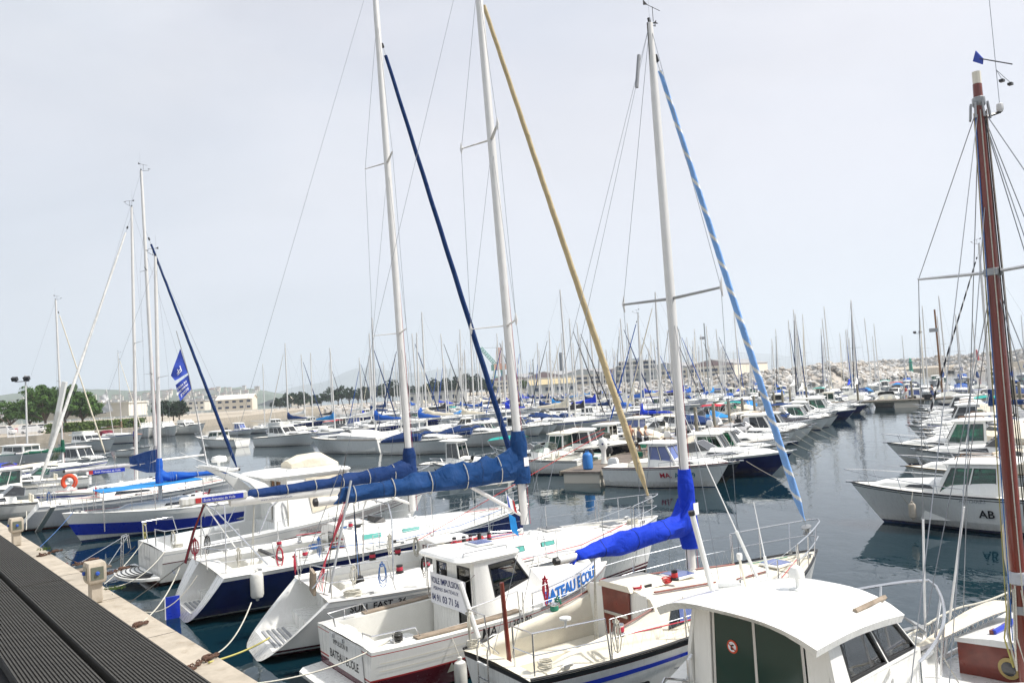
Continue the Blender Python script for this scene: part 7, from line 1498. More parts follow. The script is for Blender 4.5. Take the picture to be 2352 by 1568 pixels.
for x in (-.2, .2): q = T.part('leg'); q.tube([(x, -.22, 0), (x, .2, .6)], .014, 'steel', 5); q = T.part('leg'); q.tube([(x, .22, 0), (x, -.2, .45)], .014, 'steel', 5)
T.finish()
T = Thing('generator', 'small green and black portable generator on the pontoon by the people', 'generator', None, W(1468, 1052, .64), R(20)); q = T.part('frame'); q.tube([(-.3, -.2, 0), (-.3, -.2, .45), (.3, -.2, .45), (.3, -.2, 0)], .018, 'blackp', 5); q.tube([(-.3, .2, 0), (-.3, .2, .45), (.3, .2, .45), (.3, .2, 0)], .018, 'blackp', 5); q = T.part('motor'); q.box((0, 0, .22), (.42, .3, .3), 'c_green', bev=.04); T.finish()

# ------------------------------------------------------------------ people
def person(p, rz, label, pose_='stand', skin='skin', hair='hairgrey', top=None, bottom='cloth_slate', H=1.75, bald=False, group=None, skirt=False):
    k = H/1.75; V = {}
    def j(n, x, y, z, r): V[n] = (Vector((x, y, z))*k, r*k)
    j('pel', 0, 0, .95, .125); j('bel', 0, 0, 1.08, .12); j('che', .01, 0, 1.28, .145); j('sh', 0, 0, 1.43, .10); j('nk', .01, 0, 1.52, .055); j('hd', .02, 0, 1.64, .088); j('ht', .02, 0, 1.71, .07)
    leg = .12 if pose_ != 'walk' else .25
    for s, n in ((-1, 'r'), (1, 'l')):
        fx = (leg*s if pose_ == 'walk' else 0); j('hp'+n, 0, .09*s, .90, .095); j('kn'+n, .02+fx*.5, .10*s, .50, .058); j('an'+n, fx*1.1-.02, .10*s, .09, .038); j('ft'+n, .13+fx*1.1, .11*s, .035, .034)
        j('so'+n, 0, .19*s, 1.40, .058)
        if pose_ == 'work' : e = (.12, .24*s, 1.17); w = (.34, .14*s, 1.16)
        elif pose_ == 'walk': e = (-.05-.1*s, .24*s, 1.13); w = (.04-.16*s, .23*s, .90)
        else: e = (-.04, .26*s, 1.13); w = (.06+.04*s, .24*s, .89)
        j('el'+n, *e, .042); j('wr'+n, *w, .030); d = Vector(w)-Vector(e); d.normalize(); h_ = Vector(w)+d*.085
        j('pa'+n, *h_, .034)
        for q in range(4): t_ = h_+d*(.075-.008*abs(q-1))+Vector((0, 0, -.012)); j('f%d%s' % (q, n), t_.x+.014*(q-1.5), t_.y-.01*s, t_.z, .010)
        t_ = h_+d*.02+Vector((.035, -.02*s, .0)); j('th'+n, *t_, .011)
    E = [('pel', 'bel'), ('bel', 'che'), ('che', 'sh'), ('sh', 'nk'), ('nk', 'hd'), ('hd', 'ht')]
    for n in 'rl': E += [('pel', 'hp'+n), ('hp'+n, 'kn'+n), ('kn'+n, 'an'+n), ('an'+n, 'ft'+n), ('sh', 'so'+n), ('so'+n, 'el'+n), ('el'+n, 'wr'+n), ('wr'+n, 'pa'+n), ('pa'+n, 'th'+n)]+[('pa'+n, 'f%d%s' % (q, n)) for q in range(4)]
    names = list(V); me = bpy.data.meshes.new('body'); me.from_pydata([V[n][0] for n in names], [(names.index(a), names.index(b)) for a, b in E], [])
    o = bpy.data.objects.new('person_tmp', me); col.objects.link(o); md = o.modifiers.new('s', 'SKIN'); md.use_smooth_shade = True
    for i, n in enumerate(names): me.skin_vertices[0].data[i].radius = (V[n][1], V[n][1]*(.95 if n not in ('che', 'bel', 'pel') else 1.28)); me.skin_vertices[0].data[i].use_root = (n == 'pel')
    sb = o.modifiers.new('u', 'SUBSURF'); sb.levels = 1; sb.render_levels = 1
    bpy.context.view_layer.update(); ev = o.evaluated_get(bpy.context.evaluated_depsgraph_get()); m2 = bpy.data.meshes.new_from_object(ev); bpy.data.objects.remove(o)
    m2.materials.clear(); m2.materials.append(MATS[skin]); m2.polygons.foreach_set('use_smooth', [True]*len(m2.polygons)); body = bpy.data.objects.new('person', m2); col.objects.link(body)
    body.location = p; body.rotation_euler = (0, 0, rz); tag(body, label, 'person', group)
    fc = MB(); fc.lathe([(.016, 0), (.001, .03)], skin, Vector((.098, 0, 1.63))*k, 6, (1, 0, -.3)); [fc.box(Vector((.098, y, 1.655))*k, (.012, .022, .010), 'hairdark') for y in (-.03, .03)]; fc.box(Vector((.098, 0, 1.595))*k, (.01, .04, .008), 'redpaint'); [fc.box(Vector((.02, y, 1.64))*k, (.03, .014, .045), skin) for y in (-.088, .088)]; fc.build('face', body)
    if not bald: hb = MB(); hb.lathe([(.092*k, -.04), (.108*k, .02), (.10*k, .07), (.06*k, .115), (.001, .125)], hair, Vector((-.005, 0, 1.63))*k, 12); hb.box(Vector((-.06, 0, 1.57))*k, (.08, .14, .10), hair, bev=.02); hb.build('hair', body)
    def ell(rings): return [[Vector((cx+rx*math.cos(a), cy+ry*math.sin(a), z))*k for a in [2*PI*q/14 for q in range(14)]] for z, cx, cy, rx, ry in rings]
    if top: tb = MB(); tb.ring(ell([(.93, 0, 0, .155, .195), (1.08, 0, 0, .145, .18), (1.28, .01, 0, .165, .205), (1.40, .0, 0, .14, .20), (1.46, 0, 0, .08, .10)]), top); tb.build('shirt', body)
    if bottom:
        lb = MB(); lb.ring(ell([(1.04, 0, 0, .15, .18), (.95, 0, 0, .155, .195), (.84, 0, 0, .16, .205)]), bottom)
        for s in (-1, 1): fx = (leg*s*.4 if pose_ == 'walk' else 0); lb.ring(ell([(.88, 0, .095*s, .125, .112), (.70, .01+fx*.5, .10*s, .11, .10), (.50, .02+fx, .10*s, .10, .095)]), bottom)
        lb.build('shorts', body)
    return body
person(W(1451, 1039, .64), R(75), 'shirtless bald man in slate blue shorts standing with his back to the camera', 'stand', bald=True, bottom='cloth_slate', H=1.80)
person(W(1471, 1040, .64), R(20), 'person in patterned sleeveless top beside the shirtless man on the pontoon', 'work', hair='hairgrey', top='cloth_print', bottom='cloth_black', H=1.68)
person(W(1487, 1039, .64), R(-30), 'fair-haired person in a light grey top busy with both hands on the pontoon', 'work', hair='hairblond', top='cloth_grey', bottom='cloth_black', skin='skin2', H=1.70)
person(W(2142, 917, .92), R(-10), 'person in blue trousers walking along the dark cross pier pushing a cart', 'walk', hair='hairdark', top='cloth_grey', bottom='cloth_blue')
person(W(2082, 915, .92), R(120), 'person in a red and white top standing at the left end of the cross pier', 'stand', hair='hairdark', top='redpaint', bottom='cloth_white', H=1.5)
person(AT(312, 1033, 60)+Vector((0, 0, 0)), R(10), 'person in a navy shirt standing in a small boat at the left', 'work', hair='hairdark', top='cloth_blue', bottom='cloth_black')
solo(312, 1047, 118, 'open', 'small open boat with blue fenders carrying the person in the navy shirt', L=5.0, B=2.0, eng=None)
T = Thing('handcart', 'dark handcart pushed along the cross pier', 'cart', None, W(2130, 918, .92), 0); q = T.part('tray'); q.box((0, 0, .45), (.9, .5, .35), 'cloth_black'); 
for y in (-.28, .28): q = T.part('wheel'); q.lathe([(.001, -.03), (.2, -.03), (.2, .03), (.001, .03)], 'rubber', (0, y, .2), 12, (0, 1, 0))
q = T.part('handle'); q.tube([(.4, 0, .5), (.8, 0, .95)], .02, 'steel', 5); T.finish()
# ------------------------------------------------------------------ breakwaters
def rockpile(name, pts, base_w, hts, size, n, label, seed):
    """rubble mound: a ridge under hundreds of irregular boulders"""
    r = random.Random(seed); V = []; F = []; tone = []
    bm_ = bmesh.new(); bmesh.ops.create_icosphere(bm_, subdivisions=1, radius=1); bv = [v.co.copy() for v in bm_.verts]; bf = [[v.index for v in f.verts] for f in bm_.faces]; bm_.free()
    pts = [Vector((p.x, p.y)) for p in pts]; seg = [(a, b, (b-a).length) for a, b in zip(pts, pts[1:])]; tot = sum(s[2] for s in seg)
    def along(u):
        d = u*tot
        for i, (a, b, l) in enumerate(seg):
            if d <= l or i == len(seg)-1: q = min(1, d/l); n_ = Vector(((b-a).y, -(b-a).x)).normalized(); return a.lerp(b, q), n_, hts[i]+(hts[i+1]-hts[i])*q
            d -= l
    def rock(c, s, nz):
        sx, sy, sz = s*r.uniform(.75, 1.35), s*r.uniform(.7, 1.2), s*r.uniform(.55, .85); e = Euler((r.uniform(-.5, .5), r.uniform(-.5, .5), r.uniform(0, 6.3))).to_matrix(); sd = r.random()*50; o = len(V); t = r.random()
        for v in bv:
            q = v*(1+.45*noise.noise(v*1.1+Vector((sd, 0, 0)))); q = Vector((max(-.78, min(.78, q.x)), max(-.78, min(.78, q.y)), max(-.75, min(.75, q.z)))); V.append(c+e @ Vector((q.x*sx, q.y*sy, q.z*sz))); tone.append(t)
        for f in bf: F.append([i+o for i in f])
    for _ in range(n):
        u = r.random(); p, n_, h = along(u); v = r.random()**.8; side = 1 if r.random() < .8 else -1
        z = h*v*(1+.12*noise.noise(Vector((u*40, 0, seed)))); off = base_w*(1-v)*side; rock(Vector((p.x+n_.x*off, p.y+n_.y*off, z-.3*size)), size*r.uniform(.6, 1.25)*(1.1-.25*v), 0)
    # core
    core = 60
    for i in range(core+1):
        p, n_, h = along(i/core); o = len(V)
        for k, (q, zz) in enumerate(((base_w*1.02, -.6), (base_w*.5, h*.36), (0, h*.86), (-base_w*.5, h*.36), (-base_w, -.6))): V.append(Vector((p.x+n_.x*q, p.y+n_.y*q, zz))); tone.append(.25)
        if i: 
            for k in range(4): F.append([o-5+k, o-5+k+1, o+k+1, o+k])
    me = bpy.data.meshes.new(name); me.from_pydata(V, [], F); me.materials.append(MATS['rock']); at = me.attributes.new('tone', 'FLOAT', 'POINT'); at.data.foreach_set('value', tone); me.update()
    bm = bmesh.new(); bm.from_mesh(me); bmesh.ops.recalc_face_normals(bm, faces=bm.faces); bm.to_mesh(me); bm.free()
    o = bpy.data.objects.new(name, me); col.objects.link(o); tag(o, label, 'breakwater', None, 'stuff')
sp = lambda px, py, Y: AT(px, py, Y)
rockpile('breakwater', [sp(560, 945, 345), sp(880, 926, 340), sp(1100, 915, 322), sp(1300, 905, 300), sp(1450, 900, 285), sp(1700, 890, 262), sp(1900, 878, 262), sp(2010, 868, 285), sp(2062, 862, 310)], 9, [1.6, 1.9, 2.6, 3.4, 4.4, 5.2, 6.8, 6.2, 2.0], 1.35, 3900, 'rubble breakwater of pale boulders closing the harbour behind the masts', 1)
rockpile('breakwater', [sp(1840, 850, 640), sp(2000, 846, 600), sp(2130, 842, 560), sp(2260, 840, 500), sp(2420, 838, 430)], 12, [8, 8, 8, 8.5, 8.5], 2.2, 1300, 'outer rubble breakwater beyond the strip of open water at the right', 2)
rockpile('breakwater', [sp(2185, 862, 330), sp(2240, 857, 330), sp(2300, 855, 330)], 8, [1.2, 5.5, 5.0], 1.5, 420, 'short rubble mole carrying the red beacon at the right', 3)
rockpile('rock_spit', [sp(1130, 962, 172), sp(1200, 952, 176), sp(1262, 945, 186)], 4, [1.0, 1.4, .8], .9, 240, 'low spit of brown rocks among the moored boats behind the tall mast', 4)
# beacons
def beacon(p, m, H, label):
    T = Thing('beacon', label, 'beacon', None, p, 0); q = T.part('base'); q.lathe([(1.3, -1), (1.3, .6), (.9, .9), (.001, .9)], 'wallw', (0, 0, 0), 12); q = T.part('tower'); q.lathe([(.75, .8), (.55, H*.75), (.8, H*.77), (.8, H*.8), (.4, H*.82), (.4, H*.93), (.001, H)], m, (0, 0, 0), 12); T.finish()
beacon(sp(2094, 864, 320), 'greenpaint', 7.5, 'green harbour light tower at the end of the inner breakwater'); beacon(sp(2246, 838, 328), 'redpaint', 6.5, 'red harbour light on its pale base on the right-hand mole')
# ------------------------------------------------------------------ buildings beyond the breakwater
def bay_hall():
    a = AT(1128, 905, 455); b = AT(1690, 866, 380); a.z = b.z = 2.5; d = (b-a); L_ = d.length; t = d.normalized(); n = Vector((t.y, -t.x, 0)); n = n if n.y < 0 else -n; up = Vector((0, 0, 1)); nb = 6; w = L_/nb
    cols = ('purplegable', 'purplegable', 'greygable', 'purplegable', 'greygable', 'purplegable')
    for k in range(nb):
        p = a+t*(w*k); He = 6.8; Hr = 9.6; dep = -n*60
        T = Thing('warehouse', f"long pale warehouse hall with {'purple-brown' if cols[k] == 'purplegable' else 'grey'} gable, {ORD[k]} from the left beyond the rocks", 'warehouse', 'row of gabled warehouse halls', (0, 0, 0), 0)
        q = T.part('wall'); F = lambda u, v, o=0.: p+t*(w*u)+up*v+n*o
        q.ring([[F(.0, 0), F(.985, 0), F(.985, He), F(.0, He)], [F(0, 0)+dep, F(.985, 0)+dep, F(.985, He)+dep, F(0, He)+dep]], 'wallc')
        g = T.part('gable'); g.ring([[F(0, He), F(.985, He), F(.985, He+.3), F(.5, Hr), F(0, He+.3)], [x+dep for x in (F(0, He), F(.985, He), F(.985, He+.3), F(.5, Hr), F(0, He+.3))]], cols[k])
        rf = T.part('roof'); rf.ring([[F(-.01, He+.3), F(.5, Hr), F(.995, He+.3), F(.995, He+.8), F(.5, Hr+.5), F(-.01, He+.8)], [x+dep for x in (F(-.01, He+.3), F(.5, Hr), F(.995, He+.3), F(.995, He+.8), F(.5, Hr+.5), F(-.01, He+.8))]], 'roofgrey')
        for x in F(0, 0), : rf.ring([[x+n*.5, x+n*.5+t*.7, x+n*1.0+t*.7, x+n*1.0], [x+n*.5+up*(He+.8), x+n*.5+t*.7+up*(He+.8), x+n*1.0+t*.7+up*(He+.8), x+n*1.0+up*(He+.8)]], 'roofgrey')
        for row_ in (2.0, 4.3):
            for i in range(6):
                if rnd.random() < .12: continue
                u0 = .05+.155*i; wv = T.part('window_band'); wv.poly([F(u0, row_, .12), F(u0+.125, row_, .12), F(u0+.125, row_+1.3, .12), F(u0, row_+1.3, .12)], .12, 'bldwin')
        st = T.part('string_course'); [st.poly([F(0, z, .2), F(.985, z, .2), F(.985, z+.25, .2), F(0, z+.25, .2)], .2, 'wallw') for z in (3.6, 6.0)]
        T.finish()
bay_hall()
def block(name, label, cat, p, size, rz, wallm='wallc', roofm='roofgrey', floors=2, wins=5, gable=False, winm='bldwin', z=0):
    T = Thing(name, label, cat, None, p, rz); w, d, h = size; q = T.part('wall'); q.box((0, 0, h/2), (w, d, h), wallm)
    rf = T.part('roof')
    if gable: rf.ring([[(-w/2-.3, -d/2-.4, h), (-w/2-.3, 0, h+d*.22), (-w/2-.3, d/2+.4, h), (-w/2-.3, 0, h+d*.22-.35)], [(w/2+.3, -d/2-.4, h), (w/2+.3, 0, h+d*.22), (w/2+.3, d/2+.4, h), (w/2+.3, 0, h+d*.22-.35)]], roofm); q.ring([[(x, -d/2, h), (x, 0, h+d*.22-.3), (x, d/2, h)] for x in (-w/2, w/2)], wallm)
    else: rf.box((0, 0, h+.2), (w+.6, d+.6, .4), roofm)
    for f in range(floors):
        for i in range(wins):
            x = -w/2+w*(i+.5)/wins; zz = h*(f+.35)/floors; win = T.part('window'); win.box((x, -d/2-.03, zz+.5), (w/wins*.5, .12, h/floors*.36), winm)
    T.finish()
block('harbour_hut', 'low white hut with ochre roof in front of the warehouses', 'hut', AT(1268, 903, 262), (15, 8, 3.0), R(8), 'wallw', 'ochre', 1, 4, True)
block('boat_shed', 'long white fenced shed with a dark flat roof below the pine trees', 'shed', AT(1008, 924, 210), (15, 6, 2.6), R(-5), 'wallw', 'roofgrey', 1, 8)
block('boat_shed', 'white shed with pale pitched roof among the masts left of centre', 'shed', AT(690, 932, 372), (8, 6, 3.6), R(20), 'wallw', 'wallc', 1, 2, True)
block('club_house', 'two-storey beige harbour building with a low roof behind the flybridge cruiser', 'building', AT(545, 942, 300), (13, 8, 4.2), R(5), 'wallc', 'wallw', 2, 5, True)
block('club_house', 'grey terrace building left of the beige harbour building', 'building', AT(440, 944, 300), (12, 8, 3.6), R(5), 'wallw', 'greyhull', 2, 6)
# stepped control building
T = Thing('control_building', 'stepped grey concrete office block with an aerial rising above the warehouses', 'building', None, AT(1458, 885, 392), R(-6)); q = T.part('wall')
for x, w, z0, z1, d in ((0, 21, 0, 7.5, 12), (1, 19, 7.5, 9.8, 13), (3, 14, 9.8, 11.8, 11), (0, 5, 11.8, 13.2, 6)): q.box((x, 0, (z0+z1)/2), (w, d, z1-z0), 'greygable')
for f, z in enumerate((2.5, 5.3, 8.6, 10.7)):
    for i in range(5): wv = T.part('window'); wv.box((-7.5+3.9*i+(1.4 if f > 1 else 0), -6.6 if f < 3 else -5.6, z), (2.5, .5, 1.4), 'bldwin')
for z in (7.5, 9.8, 11.8): sl = T.part('balcony_slab'); sl.box((1, -.6, z), (22-z*.5, 14, .5), 'wallw')
aq = T.part('aerial'); aq.tube([(-1, 0, 13.2), (-1, 0, 18)], .18, 'cranegrey', 4); T.finish()
mb = MB(); p = AT(1292, 880, 480); mb.lathe([(1.35, -2), (1.0, 17), (.85, 18.5), (.001, 18.5)], 'chimney', (0, 0, 0), 10); thing1('chimney', mb, 'dark industrial chimney standing behind the warehouses', 'chimney', None, p, 0)
# harbour crane
T = Thing('harbour_crane', 'tall green and orange harbour crane beyond the warehouses', 'crane', None, AT(1147, 893, 560), R(10))
def lattice(q, a, b, w, m, n=7, r=.28):
    a = Vector(a); b = Vector(b); t = (b-a).normalized(); e = t.orthogonal().normalized(); g = t.cross(e); c = [e*w+g*w, e*w-g*w, -e*w-g*w, -e*w+g*w]
    for v in c: q.tube([a+v, b+v*.8], r, m, 4)
    for i in range(n):
        for k in range(4): q.tube([a.lerp(b, i/n)+c[k], a.lerp(b, (i+1)/n)+c[(k+1) % 4]], r*.6, m, 4)
q = T.part('gantry'); 
for x in (-4.2, 4.2):
    for y in (-4, 4): q.tube([(x, y, 0), (x*.55, y*.6, 13.5)], .55, 'cranegreen', 5)
for z in (3.5, 8.5): q.tube([(-4, -4, z), (4, -4, z), (4, 4, z), (-4, 4, z), (-4, -4, z)], .35, 'cranegreen', 4)
q.tube([(-4.2, -4, 0), (3.2, -3.4, 8.5)], .25, 'cranegreen', 4); q.tube([(4.2, -4, 0), (-3.2, -3.4, 8.5)], .25, 'cranegreen', 4)
cb = T.part('machine_house'); cb.box((1.5, 0, 15.5), (9.5, 6, 4), 'craneorange'); cb.box((-2.5, 0, 15.2), (4, 5, 4.2), 'cranegreen')
tw_ = T.part('tower'); lattice(tw_, (1.2, 0, 17), (1.2, 0, 29), 1.2, 'craneorange', 8); jb = T.part('jib'); lattice(jb, (-1.5, 0, 17), (-11.5, 0, 29.5), .9, 'cranegreen', 9, .25); jb.tube([(1.2, 0, 29), (-11.5, 0, 29.5), (-12.5, 0, 25.5)], .15, 'cranegrey', 4)
T.finish()
# tall dark poles and lamp posts
def pole(px, pyb, Y, H, label, lamp=None, m='cranegrey', r=.16):
    p = AT(px, pyb, Y); p.z = max(0, p.z-1.0); T = Thing('light_pole', label, 'light pole', 'poles and lamp posts round the harbour', p, 0); q = T.part('pole'); q.tube([(0, 0, -2), (0, 0, H)], [r, r*.7], m, 7)
    if lamp == 'box': l = T.part('lamp'); l.box((-.5, -.2, H-2.8), (1.0, .4, .5), 'greyp')
    if lamp == 'flood':
        l = T.part('crossbar'); l.tube([(-1.6, 0, H-.9), (.6, 0, H-.9)], .07, 'greyp', 5); 
        for x in (-1.5, .3): l = T.part('lamp'); l.box((x, -.2, H-.5), (.8, .5, .55), 'blackp', rx=.5)
    if lamp == 'arm': l = T.part('lamp_arm'); l.tube([(0, 0, H), (-1, 0, H+.7), (-2.0, 0, H+.8)], .05, 'gel2', 5); l = T.part('lamp'); l.lathe([(.001, -.15), (.22, 0), (.22, .1), (.001, .15)], 'gel2', (-2.1, 0, H+.75), 8)
    T.finish()
pole(1231, 938, 158, 10.5, 'dark upright pole right of the tall mast with the petrol blue cover', 'box'); pole(1630, 915, 150, 15.0, 'dark upright pole with a box right of the silver mast', 'box'); pole(2166, 922, 108, 12.2, 'dark brown pole with a box standing on the cross pier', 'box', 'teak')
pole(2120, 862, 250, 15, 'pole with two floodlights near the green light tower', 'flood', 'alu'); pole(62, 1002, 120, 10.2, 'lamp post with three floodlights at the left edge in front of the trees', 'flood', 'alu'); pole(1278, 900, 300, 12, 'street lamp with a curved arm in front of the warehouses', 'arm', 'alu', .1); pole(890, 905, 330, 9, 'thin street lamp in front of the left pine wood', 'arm', 'alu', .1)
# ------------------------------------------------------------------ land and hills
def land(name, pts, z, m):
    mb = MB(); mb.ring([[(x, y, -1.5) for x, y in pts], [(x, y, z) for x, y in pts]], m); tag(mb.build(name, smooth=0), kind='structure')
land('left_quay', [(-420, 150), (-150, 138), (-95, 158), (-80, 168), (-82, 420), (-420, 420)], 1.7, 'concrete')
land('industrial_ground', [(-40, 420), (60, 345), (170, 330), (230, 360), (260, 700), (-80, 800)], 2.4, 'concrete')
land('wooded_ground', [(-190, 352), (-20, 342), (10, 380), (-30, 520), (-240, 520)], .9, 'rock')
def ridge(name, x0, x1, y0, prof, dep, m, seed, n=60, rough=.12):
    mb = MB(); rows = []
    for k in range(7):
        v = k/6; r_ = []
        for i in range(n+1):
            u = i/n; h = 0
            for (a, ha), (b, hb_) in zip(prof, prof[1:]):
                if a <= u <= b: h = ha+(hb_-ha)*sm01(a, b, u)
            h *= math.sin(PI*v)**.8*(1+rough*noise.noise(Vector((u*14, v*5, seed)))+rough*.5*noise.noise(Vector((u*50, v*9, seed)))) if 0 < v < 1 else 0
            r_.append(Vector((x0+(x1-x0)*u, y0+dep*v, h+(.0 if v > 0 else -3))))
        rows.append(r_)
    mb.ring(rows, m, closed=False, cap=False); o = mb.build(name, smooth=80); tag(o, kind='structure')
paint('hillgreen', (.09, .12, .08), .95, var=.3, scale=.004); paint('hillfar', (.12, .14, .12), .95, var=.2, scale=.002)
ridge('hill', -1350, -560, 1700, [(0, 60), (.25, 72), (.5, 55), (.8, 46), (1, 16)], 700, 'hillgreen', 1)
ridge('mountain', -2900, 300, 6500, [(0, 20), (.18, 60), (.32, 150), (.48, 270), (.60, 200), (.76, 205), (.9, 100), (1, 10)], 1800, 'hillfar', 2, 90)
ridge('mountain', 900, 3900, 9000, [(0, 10), (.3, 200), (.5, 330), (.72, 240), (1, 20)], 2200, 'hillfar', 3, 80)
# town on the hill
tn = MB(); r = random.Random(5)
for i in range(260):
    x = r.uniform(-1250, -580); z = r.uniform(8, 44); s = r.uniform(5, 13); hgt = r.uniform(5, 10) if r.random() < .9 else 24; tn.box((x, 1690+z*3.2, z-2), (s*.9, s*.7, hgt*.6+6), r.choice(('wallw', 'wallc', 'wallc')))
    tn.box((x, 1690+z*3.2, z+hgt*.3+1.2), (s, s*.8, .8), 'rooftile')
tag(tn.build('hillside_town', smooth=0), 'pale hillside town too distant to tell its houses apart, behind the left quay', 'town', None, 'stuff')
# ------------------------------------------------------------------ trees
def tree(p, H, Wd_, label, leaf='leaf', seed=0, n=2600, ls=.42, flat=.55, group=None, joined=False, trunk=.22):
    r = random.Random(seed); T = Thing('tree', label, 'tree', group, p, r.random()*6, joined)
    tk = T.part('trunk'); z0 = H*trunk; tk.tube([(0, 0, -.3), (.1, .05, z0*.6), (.05, 0, z0)], [.035*H, .026*H, .022*H], 'bark', 7); cl = []
    for k in range(9):
        a = k*2.4+r.random(); rr = Wd_*.5*r.uniform(.35, .85); z = H*r.uniform(.28, .85); e = Vector((rr*math.cos(a), rr*math.sin(a), z)); tk.tube([(.05, 0, z0*.9), Vector((.05, 0, z0)).lerp(e, .5)+Vector((0, 0, .3)), e], [.016*H, .010*H, .004*H], 'bark', 5); cl.append((e, H*r.uniform(.12, .20)))
    for k in range(22): a = r.random()*6.28; q = r.random()**.5; rr = Wd_*.45*q; z = H*(.30+.56*(1-q*q*.8)*r.uniform(.5, 1.1)); cl.append((Vector((rr*math.cos(a), rr*math.sin(a), z)), H*r.uniform(.09, .19)))
    cr_ = T.part('crown')
    for i in range(n):
        c, s = r.choice(cl); d = Vector((r.gauss(0, 1), r.gauss(0, 1), r.gauss(0, 1))).normalized()*s*(r.random()**.45); d.z *= flat; q = c+d; nrm = (d.normalized()+Vector((r.gauss(0, .5), r.gauss(0, .5), r.gauss(.3, .5)))).normalized(); e1 = nrm.orthogonal().normalized(); e1.rotate(Matrix.Rotation(r.random()*6.28, 3, nrm)); e2 = nrm.cross(e1); a = ls*r.uniform(.5, 1.2)
        cr_.add([q-e1*a, q+e2*a*.45, q+e1*a, q-e2*a*.5], [[0, 1, 2, 3]], leaf)
    T.finish()
for i, (px, Y, H, w, lb) in enumerate(((22, 200, 9.0, 12, 'small rounded tree at the far left edge'), (68, 205, 9.2, 11, 'dark spreading tree left of the tall lamp post line'), (105, 192, 12.0, 13, 'tallest broad green tree above the parked van'), (150, 196, 12.2, 13, 'broad flat-topped tree in the middle of the left clump'), (190, 200, 10.4, 11, 'right-hand tree of the left clump, hanging over the white wall'))):
    p = AT(px, 968, Y); p.z = 1.7; tree(p, H, w, lb, 'leaf', i+3, 4600, .42, group='green trees on the left quay')
for i in range(17):
    px = 640+i*20+rnd.uniform(-5, 5); hh = (6, 8.5, 9, 8, 7, 7.5, 9, 10.5, 10, 9.5, 9, 10, 11, 12, 10, 9, 7)[i]; p = AT(px, 925, 365+rnd.uniform(-10, 15)); p.z = 1.5; tree(p, hh*.95, 9, f'dark pine, {ORD[i]} from the left in the long pine wood behind the masts', 'pine', 40+i, 520, .85, .7, 'pines behind the masts left of centre', True)
for i in range(8):
    px = 985+i*19+rnd.uniform(-4, 4); hh = (9, 10.5, 10, 9.5, 11, 12, 11.5, 9)[i]; p = AT(px, 910, 345+rnd.uniform(-8, 12)); p.z = 1.5; tree(p, hh, 9, f'dark rounded pine, {ORD[i]} from the left in the clump beside the crane', 'pine', 70+i, 620, .8, .7, 'pines beside the crane', True)
for i, (px, H) in enumerate(((398, 5.8), (372, 6.5), (412, 6.2))): p = AT(px, 955, 225); p.z = 1.7; tree(p, H, 5, ('dark round tree behind the three cruisers, left one', 'narrow dark tree behind the three cruisers', 'dark round tree behind the three cruisers, right one')[i], 'pine', 90+i, 900, .5, .8, None, True)
p = AT(1214, 903, 300); p.z = 2.5; tree(p, 5.5, 6.5, 'bright green umbrella-shaped tree in front of the warehouses', 'bush', 99, 900, .5, .4, None, True)
hg = MB(); r = random.Random(8)
for i in range(3800):
    u = r.random(); a = Vector((-80.5, 172)); b = Vector((-95, 162)); q = a.lerp(b, u); q = Vector((q.x+r.uniform(-.8, .8), q.y+r.uniform(-.8, .8), 1.7+r.random()*1.9)); e1 = Vector((r.gauss(0, 1), r.gauss(0, 1), r.gauss(0, 1))).normalized(); e2 = e1.orthogonal().normalized(); s = .28; hg.add([q-e1*s, q+e2*s*.5, q+e1*s, q-e2*s*.5], [[0, 1, 2, 3]], 'bush')
thing1('hedge', hg, 'clipped green hedge along the left quay behind the three cruisers', 'hedge', None)
# white wall, fence, vehicles on the left quay
block('market_hall', 'long low white hall behind the hedge on the left quay', 'building', AT(215, 955, 215)+Vector((0, 0, -.5)), (26, 8, 3.4), R(-8), 'wallw', 'wallw', 1, 1)
def fence(a, b, H, label):
    T = Thing('fence', label, 'fence', None, a, math.atan2((b-a).y, (b-a).x)); L_ = (b-a).length; q = T.part('rail'); q.box((L_/2, 0, H), (L_, .08, .1), 'white'); q.box((L_/2, 0, .15), (L_, .08, .1), 'white'); q = T.part('bars')
    for i in range(int(L_/.22)): q.box((i*.22, 0, H/2), (.05, .04, H), 'white')
    for i in range(int(L_/3)+1): q = T.part('post'); q.box((i*3, 0, H/2+.1), (.14, .14, H+.2), 'white')
    T.finish()
a = AT(18, 992, 148); b = AT(98, 990, 152); a.z = b.z = 1.7; fence(a, b, 1.7, 'white metal railing on the left quay in front of the parked van')
